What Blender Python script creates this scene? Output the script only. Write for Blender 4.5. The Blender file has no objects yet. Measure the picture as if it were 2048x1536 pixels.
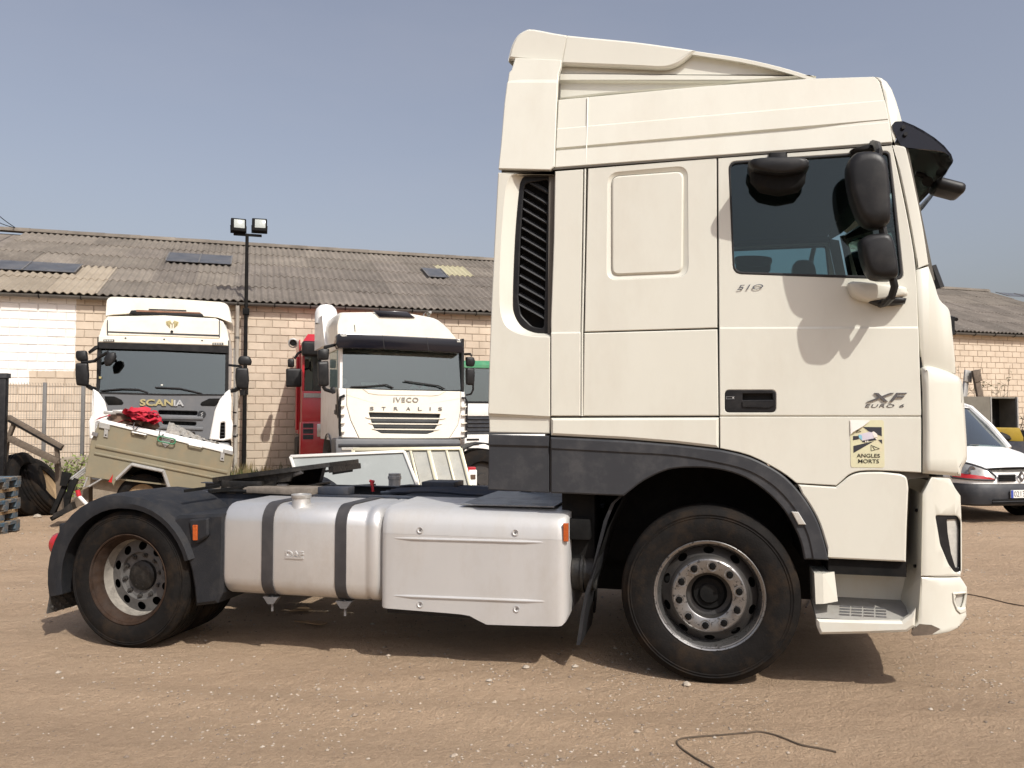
import bpy, bmesh, math, random
from mathutils import Vector, Matrix, noise
R = math.radians
random.seed(7)
scn = bpy.context.scene
COL = scn.collection

# ---------------------------------------------------------------- camera, sky, sun, exposure
FPX, HZ, CAMH = 1600.0, 835.0, 1.5          # focal length in pixels of a 2048 px wide frame, horizon row, eye height
PITCH = math.atan((HZ - 768) / FPX)
cd = bpy.data.cameras.new('camera'); cam = bpy.data.objects.new('camera', cd); COL.objects.link(cam)
cd.sensor_width = 36; cd.lens = 36 * FPX / 2048; cd.clip_end = 2000; cd.clip_start = 0.05
cam.location = (0, 0, CAMH); cam.rotation_euler = (R(90) + PITCH, 0, 0)
scn.camera = cam
SUN = Vector((0.743, -1.122, 1.42)).normalized()     # direction towards the sun
w = bpy.data.worlds.new('World'); scn.world = w; w.use_nodes = True
nt = w.node_tree; bg = nt.nodes['Background']
sky = nt.nodes.new('ShaderNodeTexSky'); sky.sky_type = 'NISHITA'; sky.sun_disc = False
sky.sun_elevation = math.asin(SUN.z); sky.sun_rotation = math.atan2(SUN.x, SUN.y)
sky.air_density = 1.4; sky.dust_density = 4.5; sky.ozone_density = 3.0; sky.altitude = 20
hs = nt.nodes.new('ShaderNodeHueSaturation'); hs.inputs['Saturation'].default_value = 0.60
tint = nt.nodes.new('ShaderNodeMix'); tint.data_type = 'RGBA'; tint.blend_type = 'MULTIPLY'; tint.inputs['Factor'].default_value = 1.0; tint.inputs['B'].default_value = (1.035, .99, 1.03, 1)
nt.links.new(sky.outputs[0], hs.inputs['Color']); nt.links.new(hs.outputs[0], tint.inputs['A']); # faint high haze wisps
wtc = nt.nodes.new('ShaderNodeTexCoord'); wmp = nt.nodes.new('ShaderNodeMapping'); wmp.inputs['Scale'].default_value = (1, 1, 3.2); nt.links.new(wtc.outputs['Generated'], wmp.inputs[0])
wn = nt.nodes.new('ShaderNodeTexNoise'); wn.inputs['Scale'].default_value = 2.1; wn.inputs['Detail'].default_value = 7; wn.inputs['Roughness'].default_value = .55; nt.links.new(wmp.outputs[0], wn.inputs['Vector'])
wr = nt.nodes.new('ShaderNodeMapRange'); wr.inputs[1].default_value = .45; wr.inputs[2].default_value = .8; wr.inputs[4].default_value = .16; nt.links.new(wn.outputs['Fac'], wr.inputs[0])
wm = nt.nodes.new('ShaderNodeMix'); wm.data_type = 'RGBA'; nt.links.new(wr.outputs[0], wm.inputs['Factor']); nt.links.new(tint.outputs['Result'], wm.inputs['A']); wm.inputs['B'].default_value = (4.2, 4.1, 4.4, 1)
nt.links.new(wm.outputs['Result'], bg.inputs[0])
bg.inputs[1].default_value = 0.135
sd = bpy.data.lights.new('sun', 'SUN'); sd.energy = 4.3; sd.angle = R(0.6); sd.color = (1.0, 0.965, 0.89)
so = bpy.data.objects.new('sun', sd); COL.objects.link(so); so.location = (6, -8, 12)
so.rotation_euler = (-SUN).to_track_quat('-Z', 'Y').to_euler()
scn.view_settings.view_transform = 'Standard'; scn.view_settings.look = 'None'
scn.view_settings.exposure = -0.06; scn.view_settings.gamma = 1.0; scn.view_settings.use_curve_mapping = False

# ---------------------------------------------------------------- frames: where a line of sight meets a real plane
FW = Vector((0, math.cos(PITCH), math.sin(PITCH))); UP = Vector((0, -math.sin(PITCH), math.cos(PITCH)))
def ray(px, py): return FW + Vector((1, 0, 0)) * ((px - 1024) / FPX) + UP * ((768 - py) / FPX)
EYE = Vector((0, 0, CAMH))
def ground_pt(px, py, z=0.0):
    d = ray(px, py); return EYE + d * ((z - CAMH) / d.z)
def at_depth(px, py, depth):
    d = ray(px, py); return EYE + d * (depth / d.y)
class Frame:
    def __init__(s, o, yaw):
        s.o = Vector(o); a = R(yaw); s.yaw = a
        s.u = Vector((math.cos(a), math.sin(a), 0)); s.v = Vector((-math.sin(a), math.cos(a), 0))
    def S(s, px, py, y=0.0):                     # local point on the vertical plane at local depth y
        d = ray(px, py); t = ((s.o - EYE).dot(s.v) + y) / d.dot(s.v); p = EYE + d * t - s.o
        return Vector((p.dot(s.u), p.dot(s.v), p.z))
    def loc(s, wp):
        p = Vector(wp) - s.o; return Vector((p.dot(s.u), p.dot(s.v), p.z))
CR = dict(A=(0, 0, 1), K1=(0, 420, 3.938), K2=(480, 560, 3.938), K3=(0, 740, 3.938), K4=(60, 920, 3.938), K5=(430, 900, 3.938),
          K6=(740, 900, 3.938), K7=(1200, 860, 2.954), K8=(1560, 860, 3.492), L1=(960, 30, 2.926), L2=(1400, 130, 3.134),
          L3=(960, 320, 3.938), L4=(1420, 540, 3.658), L5=(960, 680, 3.938), L6=(1860, 540, 2.952), L7=(420, 880, 3.793),
          M1=(0, 740, 4.52), M2=(160, 580, 4.8), M3=(560, 600, 4.517), M4=(1890, 720, 4.519), M5=(1680, 820, 11.82))
def P(c, *pts):
    ox, oy, k = CR[c]; return [(ox + a / k, oy + b / k) for a, b in pts]
def curve(pts, n=4):                             # Catmull-Rom through open list
    out = []
    for i in range(len(pts) - 1):
        p0 = pts[max(i - 1, 0)]; p1 = pts[i]; p2 = pts[i + 1]; p3 = pts[min(i + 2, len(pts) - 1)]
        for k in range(n):
            t = k / n
            out.append(tuple(0.5 * (2 * b + (c - a) * t + (2 * a - 5 * b + 4 * c - d) * t * t + (3 * b - a - 3 * c + d) * t ** 3)
                             for a, b, c, d in zip(p0, p1, p2, p3)))
    out.append(tuple(pts[-1])); return out
def rounded(pts, r, n=4):                        # closed polygon with rounded corners
    out = []; m = len(pts); rs = r if isinstance(r, (list, tuple)) else [r] * m
    for i in range(m):
        p = Vector(pts[i]); a = Vector(pts[i - 1]) - p; b = Vector(pts[(i + 1) % m]) - p
        rr = min(rs[i], a.length * .45, b.length * .45)
        if rr <= 0.01: out.append(tuple(p)); continue
        A = p + a.normalized() * rr; B = p + b.normalized() * rr
        for k in range(n + 1):
            t = k / n; q = A * (1 - t) ** 2 + p * 2 * t * (1 - t) + B * t * t; out.append(tuple(q))
    return out

# ---------------------------------------------------------------- materials
def mat(name, col, rough=.5, metal=0.0, var=.12, vscale=6.0, dirt=None, dirt_amt=0.0, dscale=3.0, bump=0.0, bscale=60.0, coat=0.0,
        alpha=None, spec=.5, emit=None, streak=1.0, dlo=.48, dhi=.72):
    m = bpy.data.materials.new(name); m.use_nodes = True; t = m.node_tree; b = t.nodes['Principled BSDF']
    b.inputs['Roughness'].default_value = rough; b.inputs['Metallic'].default_value = metal
    b.inputs['Specular IOR Level'].default_value = spec; b.inputs['Coat Weight'].default_value = coat; b.inputs['Coat Roughness'].default_value = .08
    tc = t.nodes.new('ShaderNodeTexCoord'); mp = t.nodes.new('ShaderNodeMapping'); t.links.new(tc.outputs['Object'], mp.inputs[0])
    mp.inputs['Scale'].default_value = (1, 1, streak)
    n = t.nodes.new('ShaderNodeTexNoise'); n.inputs['Scale'].default_value = vscale; n.inputs['Detail'].default_value = 6; n.inputs['Roughness'].default_value = .65
    t.links.new(mp.outputs[0], n.inputs['Vector'])
    r = t.nodes.new('ShaderNodeValToRGB'); t.links.new(n.outputs['Fac'], r.inputs[0])
    r.color_ramp.elements[0].position = .3; r.color_ramp.elements[1].position = .7
    r.color_ramp.elements[0].color = (*[c * (1 - var) for c in col], 1); r.color_ramp.elements[1].color = (*[min(1, c * (1 + var)) for c in col], 1)
    out = r.outputs[0]
    if dirt:
        n2 = t.nodes.new('ShaderNodeTexNoise'); n2.inputs['Scale'].default_value = dscale; n2.inputs['Detail'].default_value = 8; n2.inputs['Roughness'].default_value = .7
        t.links.new(mp.outputs[0], n2.inputs['Vector'])
        r2 = t.nodes.new('ShaderNodeMapRange'); r2.inputs[1].default_value = dlo; r2.inputs[2].default_value = dhi; r2.inputs[4].default_value = dirt_amt
        t.links.new(n2.outputs['Fac'], r2.inputs[0])
        mx = t.nodes.new('ShaderNodeMix'); mx.data_type = 'RGBA'; t.links.new(r2.outputs[0], mx.inputs['Factor'])
        t.links.new(out, mx.inputs['A']); mx.inputs['B'].default_value = (*dirt, 1); out = mx.outputs['Result']
        ad = t.nodes.new('ShaderNodeMath'); ad.operation = 'MULTIPLY_ADD'; t.links.new(r2.outputs[0], ad.inputs[0]); ad.inputs[1].default_value = .35; ad.inputs[2].default_value = rough
        t.links.new(ad.outputs[0], b.inputs['Roughness'])
    t.links.new(out, b.inputs['Base Color'])
    if bump:
        n3 = t.nodes.new('ShaderNodeTexNoise'); n3.inputs['Scale'].default_value = bscale; n3.inputs['Detail'].default_value = 4
        t.links.new(tc.outputs['Object'], n3.inputs['Vector'])
        bp = t.nodes.new('ShaderNodeBump'); bp.inputs['Strength'].default_value = bump; bp.inputs['Distance'].default_value = .01
        t.links.new(n3.outputs['Fac'], bp.inputs['Height']); t.links.new(bp.outputs[0], b.inputs['Normal'])
    if emit: b.inputs['Emission Color'].default_value = (*emit[0], 1); b.inputs['Emission Strength'].default_value = emit[1]
    return m
def glass(name, tint, refl=1.0, rough=0.01):
    m = bpy.data.materials.new(name); m.use_nodes = True; t = m.node_tree; t.nodes.remove(t.nodes['Principled BSDF'])
    tr = t.nodes.new('ShaderNodeBsdfTransparent'); tr.inputs[0].default_value = (*tint, 1)
    gl = t.nodes.new('ShaderNodeBsdfGlossy'); gl.inputs['Roughness'].default_value = rough; gl.inputs[0].default_value = (.95, 1, 1, 1)
    fr = t.nodes.new('ShaderNodeFresnel'); fr.inputs[0].default_value = 1.6
    mu = t.nodes.new('ShaderNodeMath'); mu.operation = 'MULTIPLY'; mu.inputs[1].default_value = refl; t.links.new(fr.outputs[0], mu.inputs[0])
    mx = t.nodes.new('ShaderNodeMixShader'); t.links.new(mu.outputs[0], mx.inputs[0]); t.links.new(tr.outputs[0], mx.inputs[1]); t.links.new(gl.outputs[0], mx.inputs[2])
    t.links.new(mx.outputs[0], t.nodes['Material Output'].inputs[0]); return m
DUST = (.36, .27, .18)
M = dict(
    cream=mat('cream_paint', (.635, .625, .55), .30, var=.025, vscale=2.2, dirt=(.52, .48, .40), dirt_amt=.45, dscale=1.6, coat=.4, streak=.45),
    cream_low=mat('cream_paint_dusty', (.61, .60, .53), .45, var=.03, vscale=4, dirt=(.52, .44, .33), dirt_amt=.5, dscale=4, streak=.5),
    greytrim=mat('grey_plastic_trim', (.036, .038, .043), .48, spec=.3, var=.08, vscale=5, dirt=(.16, .15, .14), dirt_amt=.25, dscale=5),
    blackp=mat('black_plastic', (.010, .010, .011), .42, spec=.3, var=.2, vscale=9, dirt=(.04, .036, .032), dirt_amt=.35, dscale=9, bump=.08, bscale=400),
    blackmat=mat('matt_black', (.008, .008, .008), .8, spec=.15, var=.3, vscale=12, dirt=(.028, .023, .019), dirt_amt=.5, dscale=8),
    seal=mat('rubber_seal', (.010, .010, .011), .6),
    visor=mat('smoked_visor', (.007, .007, .012), .16, var=.05, spec=.5),
    mudg=mat('mudguard_plastic', (.017, .018, .021), .62, spec=.25, var=.15, vscale=10, dirt=(.065, .058, .052), dirt_amt=.4, dscale=7, bump=.25, bscale=240),
    rubber=mat('tyre_rubber', (.010, .009, .0085), .75, var=.25, vscale=14, spec=.12, dirt=(.038, .026, .017), dirt_amt=.8, dscale=5, bump=.2, bscale=90),
    rim=mat('steel_rim', (.30, .29, .28), .42, .75, var=.2, vscale=20, dirt=(.05, .045, .04), dirt_amt=.85, dscale=28),
    rimchrome=mat('bright_rim', (.27, .265, .26), .34, .85, var=.15, vscale=15, dirt=(.035, .03, .028), dirt_amt=.9, dscale=45, dlo=.55, dhi=.62),
    rimdark=mat('dark_rim', (.065, .062, .06), .5, .6, var=.25, vscale=12, dirt=(.05, .04, .03), dirt_amt=.7, dscale=12),
    rust=mat('rusty_rim', (.036, .022, .015), .85, .0, spec=.12, var=.4, vscale=14, dirt=(.05, .04, .035), dirt_amt=.8, dscale=9),
    dustrim=mat('dusty_rim', (.24, .22, .19), .85, 0, var=.2, vscale=18, dirt=(.11, .10, .09), dirt_amt=.9, dscale=14),
    alu=mat('tank_aluminium', (.60, .595, .585), .38, .62, var=.06, vscale=2.5, dirt=(.44, .39, .33), dirt_amt=.6, dscale=3.2, bump=.02, bscale=220, streak=.6),
    alupaint=mat('silver_painted_cover', (.545, .54, .53), .45, .35, var=.04, vscale=2.5, dirt=(.44, .40, .35), dirt_amt=.5, dscale=3.0, streak=.5),
    steel=mat('worn_steel', (.20, .20, .205), .5, .6, var=.25, vscale=12, dirt=(.12, .085, .06), dirt_amt=.7, dscale=8),
    frame=mat('chassis_paint', (.030, .036, .050), .5, .1, var=.2, vscale=8, dirt=(.11, .09, .07), dirt_amt=.5, dscale=6),
    grease=mat('greasy_iron', (.012, .0115, .011), .45, .2, var=.4, vscale=10, dirt=(.06, .048, .036), dirt_amt=.6, dscale=9, bump=.4, bscale=40),
    rustbrown=mat('rusty_bracket', (.22, .11, .07), .8, 0, var=.3),
    amber=mat('amber_reflector', (.40, .075, .012), .25, var=.25, vscale=60, coat=.4),
    redlens=mat('red_lens', (.42, .012, .015), .25, var=.2, coat=.4),
    chrome=mat('chrome_badge', (.22, .22, .235), .25, .9, var=.1),
    lens=mat('clear_lens', (.52, .51, .47), .18, .2, var=.15, vscale=30, coat=.6),
    white=mat('white_paint', (.80, .79, .76), .35, var=.02, vscale=3, dirt=(.55, .49, .40), dirt_amt=.35, dscale=3.5, coat=.25),
    warmwhite=mat('warm_white_paint', (.80, .76, .66), .35, var=.02, vscale=3, dirt=(.6, .52, .40), dirt_amt=.3, dscale=3.5, coat=.25),
    red=mat('red_paint', (.44, .012, .022), .30, var=.06, dirt=(.25, .09, .07), dirt_amt=.3, coat=.4),
    green=mat('green_paint', (.06, .24, .12), .4, var=.12, dirt=(.3, .27, .2), dirt_amt=.3),
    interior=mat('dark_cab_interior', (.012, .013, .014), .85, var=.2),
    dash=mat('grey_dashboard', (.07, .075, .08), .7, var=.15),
    gold=mat('gold_lettering', (.50, .43, .22), .4, .5, var=.2),
    silverletter=mat('silver_lettering', (.55, .56, .56), .35, .5, var=.1),
    ink=mat('dark_print', (.025, .025, .035), .6),
    text=mat('black_print', (.03, .028, .015), .6),
    stick=mat('sticker_film', (.62, .60, .40), .45, var=.05, dirt=(.62, .52, .36), dirt_amt=.6, dscale=18),
    stickw=mat('sticker_back', (.78, .72, .66), .5, var=.03), stickb=mat('sticker_blue', (.24, .50, .62), .5), stickl=mat('sticker_lilac', (.58, .54, .60), .5),
    glass=glass('tinted_window_glass', (.62, .74, .75), .8), wglass=glass('windscreen_glass', (.50, .60, .58), 2.6),
    mirrorglass=mat('mirror_glass', (.6, .62, .65), .05, 1.0, var=0),
    olive=mat('olive_paint', (.195, .172, .115), .5, var=.08, vscale=4, dirt=(.27, .19, .10), dirt_amt=.6, dscale=3.5),
    zinc=mat('galvanised_steel', (.40, .39, .37), .45, .5, var=.15, vscale=25),
    strap=mat('red_strap', (.46, .014, .034), .7, var=.15, vscale=40), brown=mat('brown_cloth', (.12, .075, .05), .85, var=.3, vscale=20),
    wood=mat('pallet_wood', (.27, .185, .10), .8, var=.25, vscale=14, dirt=(.16, .12, .08), dirt_amt=.6, dscale=10, streak=.2),
    bluewood=mat('blue_painted_wood', (.04, .085, .125), .75, var=.3, vscale=10, dirt=(.22, .16, .10), dirt_amt=.9, dscale=6, dlo=.42, dhi=.66),
    oldwood=mat('weathered_wood', (.115, .088, .065), .85, var=.3, vscale=18, dirt=(.2, .16, .12), dirt_amt=.5, dscale=12),
    post=mat('grey_fence_post', (.16, .155, .15), .6, .2, var=.15), wire=mat('fence_wire', (.30, .28, .255), .6, .3, var=.1),
    concrete=mat('old_concrete', (.26, .22, .17), .9, var=.2, vscale=9, bump=.4, bscale=30),
    panelgrey=mat('grey_panel_sheet', (.30, .32, .31), .35, var=.06, vscale=3, dirt=(.50, .50, .49), dirt_amt=.55, dscale=4.5, dlo=.58, dhi=.8),
    alframe=mat('white_aluminium_frame', (.66, .64, .59), .4, .2, var=.06), creamframe=mat('cream_aluminium_frame', (.56, .52, .38), .4, .2, var=.08),
    pane=mat('dusty_pane', (.40, .39, .34), .25, var=.15, vscale=5, dirt=(.22, .24, .25), dirt_amt=.5, dscale=3),
    plast=mat('clear_plastic_sheet', (.30, .28, .245), .2, var=.25, vscale=25),
    card=mat('cardboard', (.34, .22, .12), .9, var=.2), pot=mat('flood_glass', (.38, .41, .39), .15, var=.15, vscale=30),
    yellow=mat('yellow_machine_paint', (.30, .205, .018), .45, var=.1, dirt=(.2, .15, .08), dirt_amt=.4),
    skip=mat('grey_green_steel', (.17, .155, .125), .6, .2, var=.15, vscale=5, dirt=(.12, .1, .08), dirt_amt=.5),
    leaf=mat('weed_leaf', (.085, .105, .030), .7, var=.4, vscale=3), dryleaf=mat('dry_weed_leaf', (.20, .16, .075), .8, var=.35, vscale=4),
    twig=mat('twig_bark', (.09, .07, .05), .9), stone=mat('loose_stone', (.36, .30, .235), .9, var=.35, vscale=9),
    rope=mat('old_rope', (.085, .062, .042), .9, var=.3, vscale=60), redplast=mat('red_plastic', (.45, .02, .03), .4), greenp=mat('green_plastic', (.03, .18, .09), .5),
    blueplate=mat('blue_plate_band', (.03, .06, .30), .5), platew=mat('number_plate', (.72, .72, .68), .5),
    teal=mat('teal_cloth', (.12, .42, .46), .7), paper=mat('paper_sheet', (.68, .68, .62), .8, var=.05),
)

# ---------------------------------------------------------------- mesh helpers
class MB:
    def __init__(s): s.v = []; s.f = []; s.mi = []; s.mats = []
    def _m(s, m):
        if m is None: return 0
        if m not in s.mats: s.mats.append(m)
        return s.mats.index(m)
    def add(s, vs, fs, m=None):
        b = len(s.v); s.v += [tuple(p) for p in vs]; i = s._m(m)
        for f in fs: s.f.append([b + k for k in f]); s.mi.append(i)
        return s
    def box(s, c, d, m=None, rot=None):
        c = Vector(c); hx, hy, hz = d[0] / 2, d[1] / 2, d[2] / 2
        vs = [Vector((x, y, z)) for x in (-hx, hx) for y in (-hy, hy) for z in (-hz, hz)]
        if rot is not None: vs = [rot @ q for q in vs]
        return s.add([c + q for q in vs], [(0, 1, 3, 2), (4, 6, 7, 5), (0, 4, 5, 1), (2, 3, 7, 6), (0, 2, 6, 4), (1, 5, 7, 3)], m)
    def bx(s, a, b, m=None): return s.box([(p + q) / 2 for p, q in zip(a, b)], [abs(q - p) for p, q in zip(a, b)], m)
    def prism(s, pts, ext, m=None):
        n = len(pts); ext = Vector(ext); vs = [Vector(p) for p in pts] + [Vector(p) + ext for p in pts]
        return s.add(vs, [list(range(n)), list(range(2 * n - 1, n - 1, -1))] + [(i, (i + 1) % n, n + (i + 1) % n, n + i) for i in range(n)], m)
    def beam(s, a, b, w, h, m=None, up=(0, 0, 1)):
        a = Vector(a); b = Vector(b); d = (b - a); L = d.length; d.normalize(); up = Vector(up)
        if abs(d.dot(up)) > .98: up = Vector((1, 0, 0))
        x = d.cross(up).normalized(); z = x.cross(d)
        return s.box((a + b) / 2, (w, L, h), m, Matrix((x, d, z)).transposed())
    def tube(s, path, r, seg=8, m=None, caps=True):
        path = [Vector(p) for p in path]; n = len(path); rs = r if isinstance(r, (list, tuple)) else [r] * n
        vs = []; ref = None
        for i, p in enumerate(path):
            d = (path[min(i + 1, n - 1)] - path[max(i - 1, 0)]).normalized()
            if ref is None: ref = d.orthogonal().normalized()
            ref = (ref - d * ref.dot(d)); ref = ref.normalized() if ref.length > 1e-6 else d.orthogonal().normalized()
            q = d.cross(ref)
            for k in range(seg): a = 2 * math.pi * k / seg; vs.append(p + (ref * math.cos(a) + q * math.sin(a)) * rs[i])
        fs = [(i * seg + k, i * seg + (k + 1) % seg, (i + 1) * seg + (k + 1) % seg, (i + 1) * seg + k) for i in range(n - 1) for k in range(seg)]
        if caps: fs += [list(range(seg)), list(range((n - 1) * seg, n * seg))[::-1]]
        return s.add(vs, fs, m)
    def lathe(s, prof, c, axis='y', seg=48, m=None, closed=False):       # prof = [(along, radius)]
        c = Vector(c); vs = []; n = len(prof)
        for h, r in prof:
            for k in range(seg):
                a = 2 * math.pi * k / seg; x, z = r * math.cos(a), r * math.sin(a)
                vs.append(c + (Vector((x, h, z)) if axis == 'y' else Vector((x, z, h)) if axis == 'z' else Vector((h, x, z))))
        fs = [(i * seg + k, i * seg + (k + 1) % seg, (i + 1) * seg + (k + 1) % seg, (i + 1) * seg + k) for i in range(n - 1) for k in range(seg)]
        if closed: fs += [((n - 1) * seg + k, (n - 1) * seg + (k + 1) % seg, (k + 1) % seg, k) for k in range(seg)]
        return s.add(vs, fs, m)
    def loft(s, secs, m=None, caps=True, ring=True):
        n = len(secs[0]); vs = [p for q in secs for p in q]; fs = []
        for i in range(len(secs) - 1):
            for k in range(n if ring else n - 1): fs.append((i * n + k, i * n + (k + 1) % n, (i + 1) * n + (k + 1) % n, (i + 1) * n + k))
        if caps: fs += [list(range(n)), list(range((len(secs) - 1) * n, len(secs) * n))[::-1]]
        return s.add(vs, fs, m)
    def mesh(s, name, bevel=0, bseg=2, smooth=40, normals=True):
        bm = bmesh.new(); bv = [bm.verts.new(p) for p in s.v]
        for f, i in zip(s.f, s.mi):
            try: q = bm.faces.new([bv[k] for k in f]); q.material_index = i
            except ValueError: pass
        return finish(bm, name, s.mats, bevel, bseg, smooth, normals)
def finish(bm, name, mats, bevel=0, bseg=2, smooth=40, normals=True):
    if normals: bmesh.ops.recalc_face_normals(bm, faces=bm.faces[:])
    if bevel:
        es = [e for e in bm.edges if len(e.link_faces) == 2 and e.calc_face_angle(0) > R(30)]
        bmesh.ops.bevel(bm, geom=es, offset=bevel, segments=bseg, profile=.5, affect='EDGES', clamp_overlap=True)
    me = bpy.data.meshes.new(name); bm.to_mesh(me); bm.free()
    for m in mats: me.materials.append(m)
    if smooth:
        me.polygons.foreach_set('use_smooth', [True] * len(me.polygons)); me.set_sharp_from_angle(angle=R(smooth))
    return me
def obj(name, mb, m=None, parent=None, loc=None, bevel=0, bseg=2, smooth=40, rot=None):
    me = mb.mesh(name, bevel, bseg, smooth) if isinstance(mb, MB) else mb
    if m is not None and not me.materials: me.materials.append(m)
    o = bpy.data.objects.new(name, me); COL.objects.link(o)
    if parent: o.parent = parent
    if loc is not None: o.location = loc
    if rot is not None: o.rotation_euler = rot
    return o
def tag(o, label=None, cat=None, group=None, kind=None):
    for k, v in (('label', label), ('category', cat), ('group', group), ('kind', kind)):
        if v: o[k] = v
    return o
def thing(name, label, cat, fr=None, loc=(0, 0, 0), yaw=0, group=None):
    o = bpy.data.objects.new(name, None); COL.objects.link(o); o.empty_display_size = .3
    if fr: o.location = fr.o; o.rotation_euler = (0, 0, fr.yaw)
    else: o.location = loc; o.rotation_euler = (0, 0, R(yaw))
    return tag(o, label, cat, group)
def rbox(c, d, r, seg=3, m=None, rot=None, smooth=60):
    return MB().box(c, d, m, rot).mesh('rounded', r, seg, smooth)
def panel(fr, name, pts, m, parent, y=0.0, th=.02, ch=.005, yf=None, grooves=(), steps=(), holes=(), nx=0, nz=0, smooth=22, mats=None):
    """A sheet with real thickness whose outline lies on the local plane y (or on the surface y + yf(x, z))."""
    def pt(p):
        q = fr.S(p[0], p[1], y)
        if yf:
            for _ in range(6): q = fr.S(p[0], p[1], y + yf(q.x, q.z))
        return q
    bm = bmesh.new()
    def loop(ps):
        vs = []
        for p in ps:
            q = pt(p)
            if not vs or (vs[-1].co - Vector((q.x, 0, q.z))).length > .0015: vs.append(bm.verts.new((q.x, 0, q.z)))
        return vs
    outer = loop(pts)
    if (outer[0].co - outer[-1].co).length < .0015: bm.verts.remove(outer.pop())
    if holes:
        es = [bm.edges.new((outer[i], outer[(i + 1) % len(outer)])) for i in range(len(outer))]
        for h in holes:
            hv = loop(h); es += [bm.edges.new((hv[i], hv[(i + 1) % len(hv)])) for i in range(len(hv))]
        bmesh.ops.triangle_fill(bm, use_beauty=True, use_dissolve=False, edges=es, normal=(0, -1, 0))
    else: bm.faces.new(outer)
    def cut(co, no): bmesh.ops.bisect_plane(bm, geom=bm.verts[:] + bm.edges[:] + bm.faces[:], dist=1e-5, plane_co=co, plane_no=no)
    xs = [v.co.x for v in bm.verts]; zs = [v.co.z for v in bm.verts]
    for k in range(1, nx): cut((min(xs) + (max(xs) - min(xs)) * k / nx, 0, 0), (1, 0, 0))
    for k in range(1, nz): cut((0, 0, min(zs) + (max(zs) - min(zs)) * k / nz), (0, 0, 1))
    lines = []
    for kind, lst in (('g', grooves), ('s', steps)):
        for a, b, wd, dp in lst:
            A = pt(a); B = pt(b); d = Vector((B.x - A.x, 0, B.z - A.z)).normalized(); no = Vector((d.z, 0, -d.x))
            if no.z > 0: no = -no                                  # points downwards
            c = Vector((A.x, 0, A.z)); wm = wd * .0027
            for o in ((-.5, -.25, .25, .5) if kind == 'g' else (-.5, .5)): cut(c + no * wm * o, no)
            lines.append((kind, c, no, wm, dp, min(A.x, B.x) - .01, max(A.x, B.x) + .01))
    base = {}
    for v in bm.verts: base[v] = (yf(v.co.x, v.co.z) if yf else 0)
    for kind, c, no, wm, dp, xa, xb in lines:
        for v in bm.verts:
            s = (v.co - c).dot(no)
            if kind == 'g' and abs(s) <= wm * .26 and xa <= v.co.x <= xb: base[v] += dp
            if kind == 's' and s >= wm * .49: base[v] += dp
    for v, yy in base.items(): v.co.y = y + yy
    faces = bm.faces[:]
    for f in faces:
        f.normal_update()
        if f.normal.y > 0: f.normal_flip()
    if ch:
        bmesh.ops.inset_region(bm, faces=faces, thickness=ch, depth=0, use_even_offset=True, use_boundary=True)
        for e in bm.edges:
            if e.is_boundary:
                for v in e.verts: v.tag = True
        for v in bm.verts:
            if v.tag: v.co.y += ch * .8
    if th:
        ret = bmesh.ops.extrude_face_region(bm, geom=bm.faces[:], use_keep_orig=True)
        for g in ret['geom']:
            if isinstance(g, bmesh.types.BMVert): g.co.y += th
    me = finish(bm, name, mats or [m], 0, 0, smooth)
    return obj(name, me, None, parent)
def poly3(name, faces, m, parent, th=None, smooth=30):            # faces: lists of local points
    mb = MB()
    for f in faces:
        if th: mb.prism(f, th)
        else: mb.add(f, [list(range(len(f)))])
    return obj(name, mb, m, parent, smooth=smooth)
def letters(name, s, box, m, parent, y, shear=0, bold=.0, depth=.004, space=1.0):
    """lettering standing on the local plane y inside box = (x0, z0, x1, z1)"""
    c = bpy.data.curves.new('f', 'FONT'); c.body = s; c.extrude = .02; c.offset = bold; c.shear = shear; c.space_character = space; c.resolution_u = 3
    o = bpy.data.objects.new('f', c); COL.objects.link(o); dg = bpy.context.evaluated_depsgraph_get()
    me = bpy.data.meshes.new_from_object(o.evaluated_get(dg)); bpy.data.objects.remove(o); bpy.data.curves.remove(c)
    xs = [v.co.x for v in me.vertices]; ys = [v.co.y for v in me.vertices]; x0, z0, x1, z1 = box
    for v in me.vertices:
        a = (v.co.x - min(xs)) / (max(xs) - min(xs)); b = (v.co.y - min(ys)) / (max(ys) - min(ys)); d = v.co.z
        v.co = (x0 + (x1 - x0) * a, y - (d / .02 + 1) * depth * .5, z0 + (z1 - z0) * b)
    me.name = name; me.materials.clear(); me.materials.append(m)
    return obj(name, me, None, parent)
def lbox(fr, y, a, b):
    p = fr.S(*a, y); q = fr.S(*b, y); return (min(p.x, q.x), min(p.z, q.z), max(p.x, q.x), max(p.z, q.z))

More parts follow.
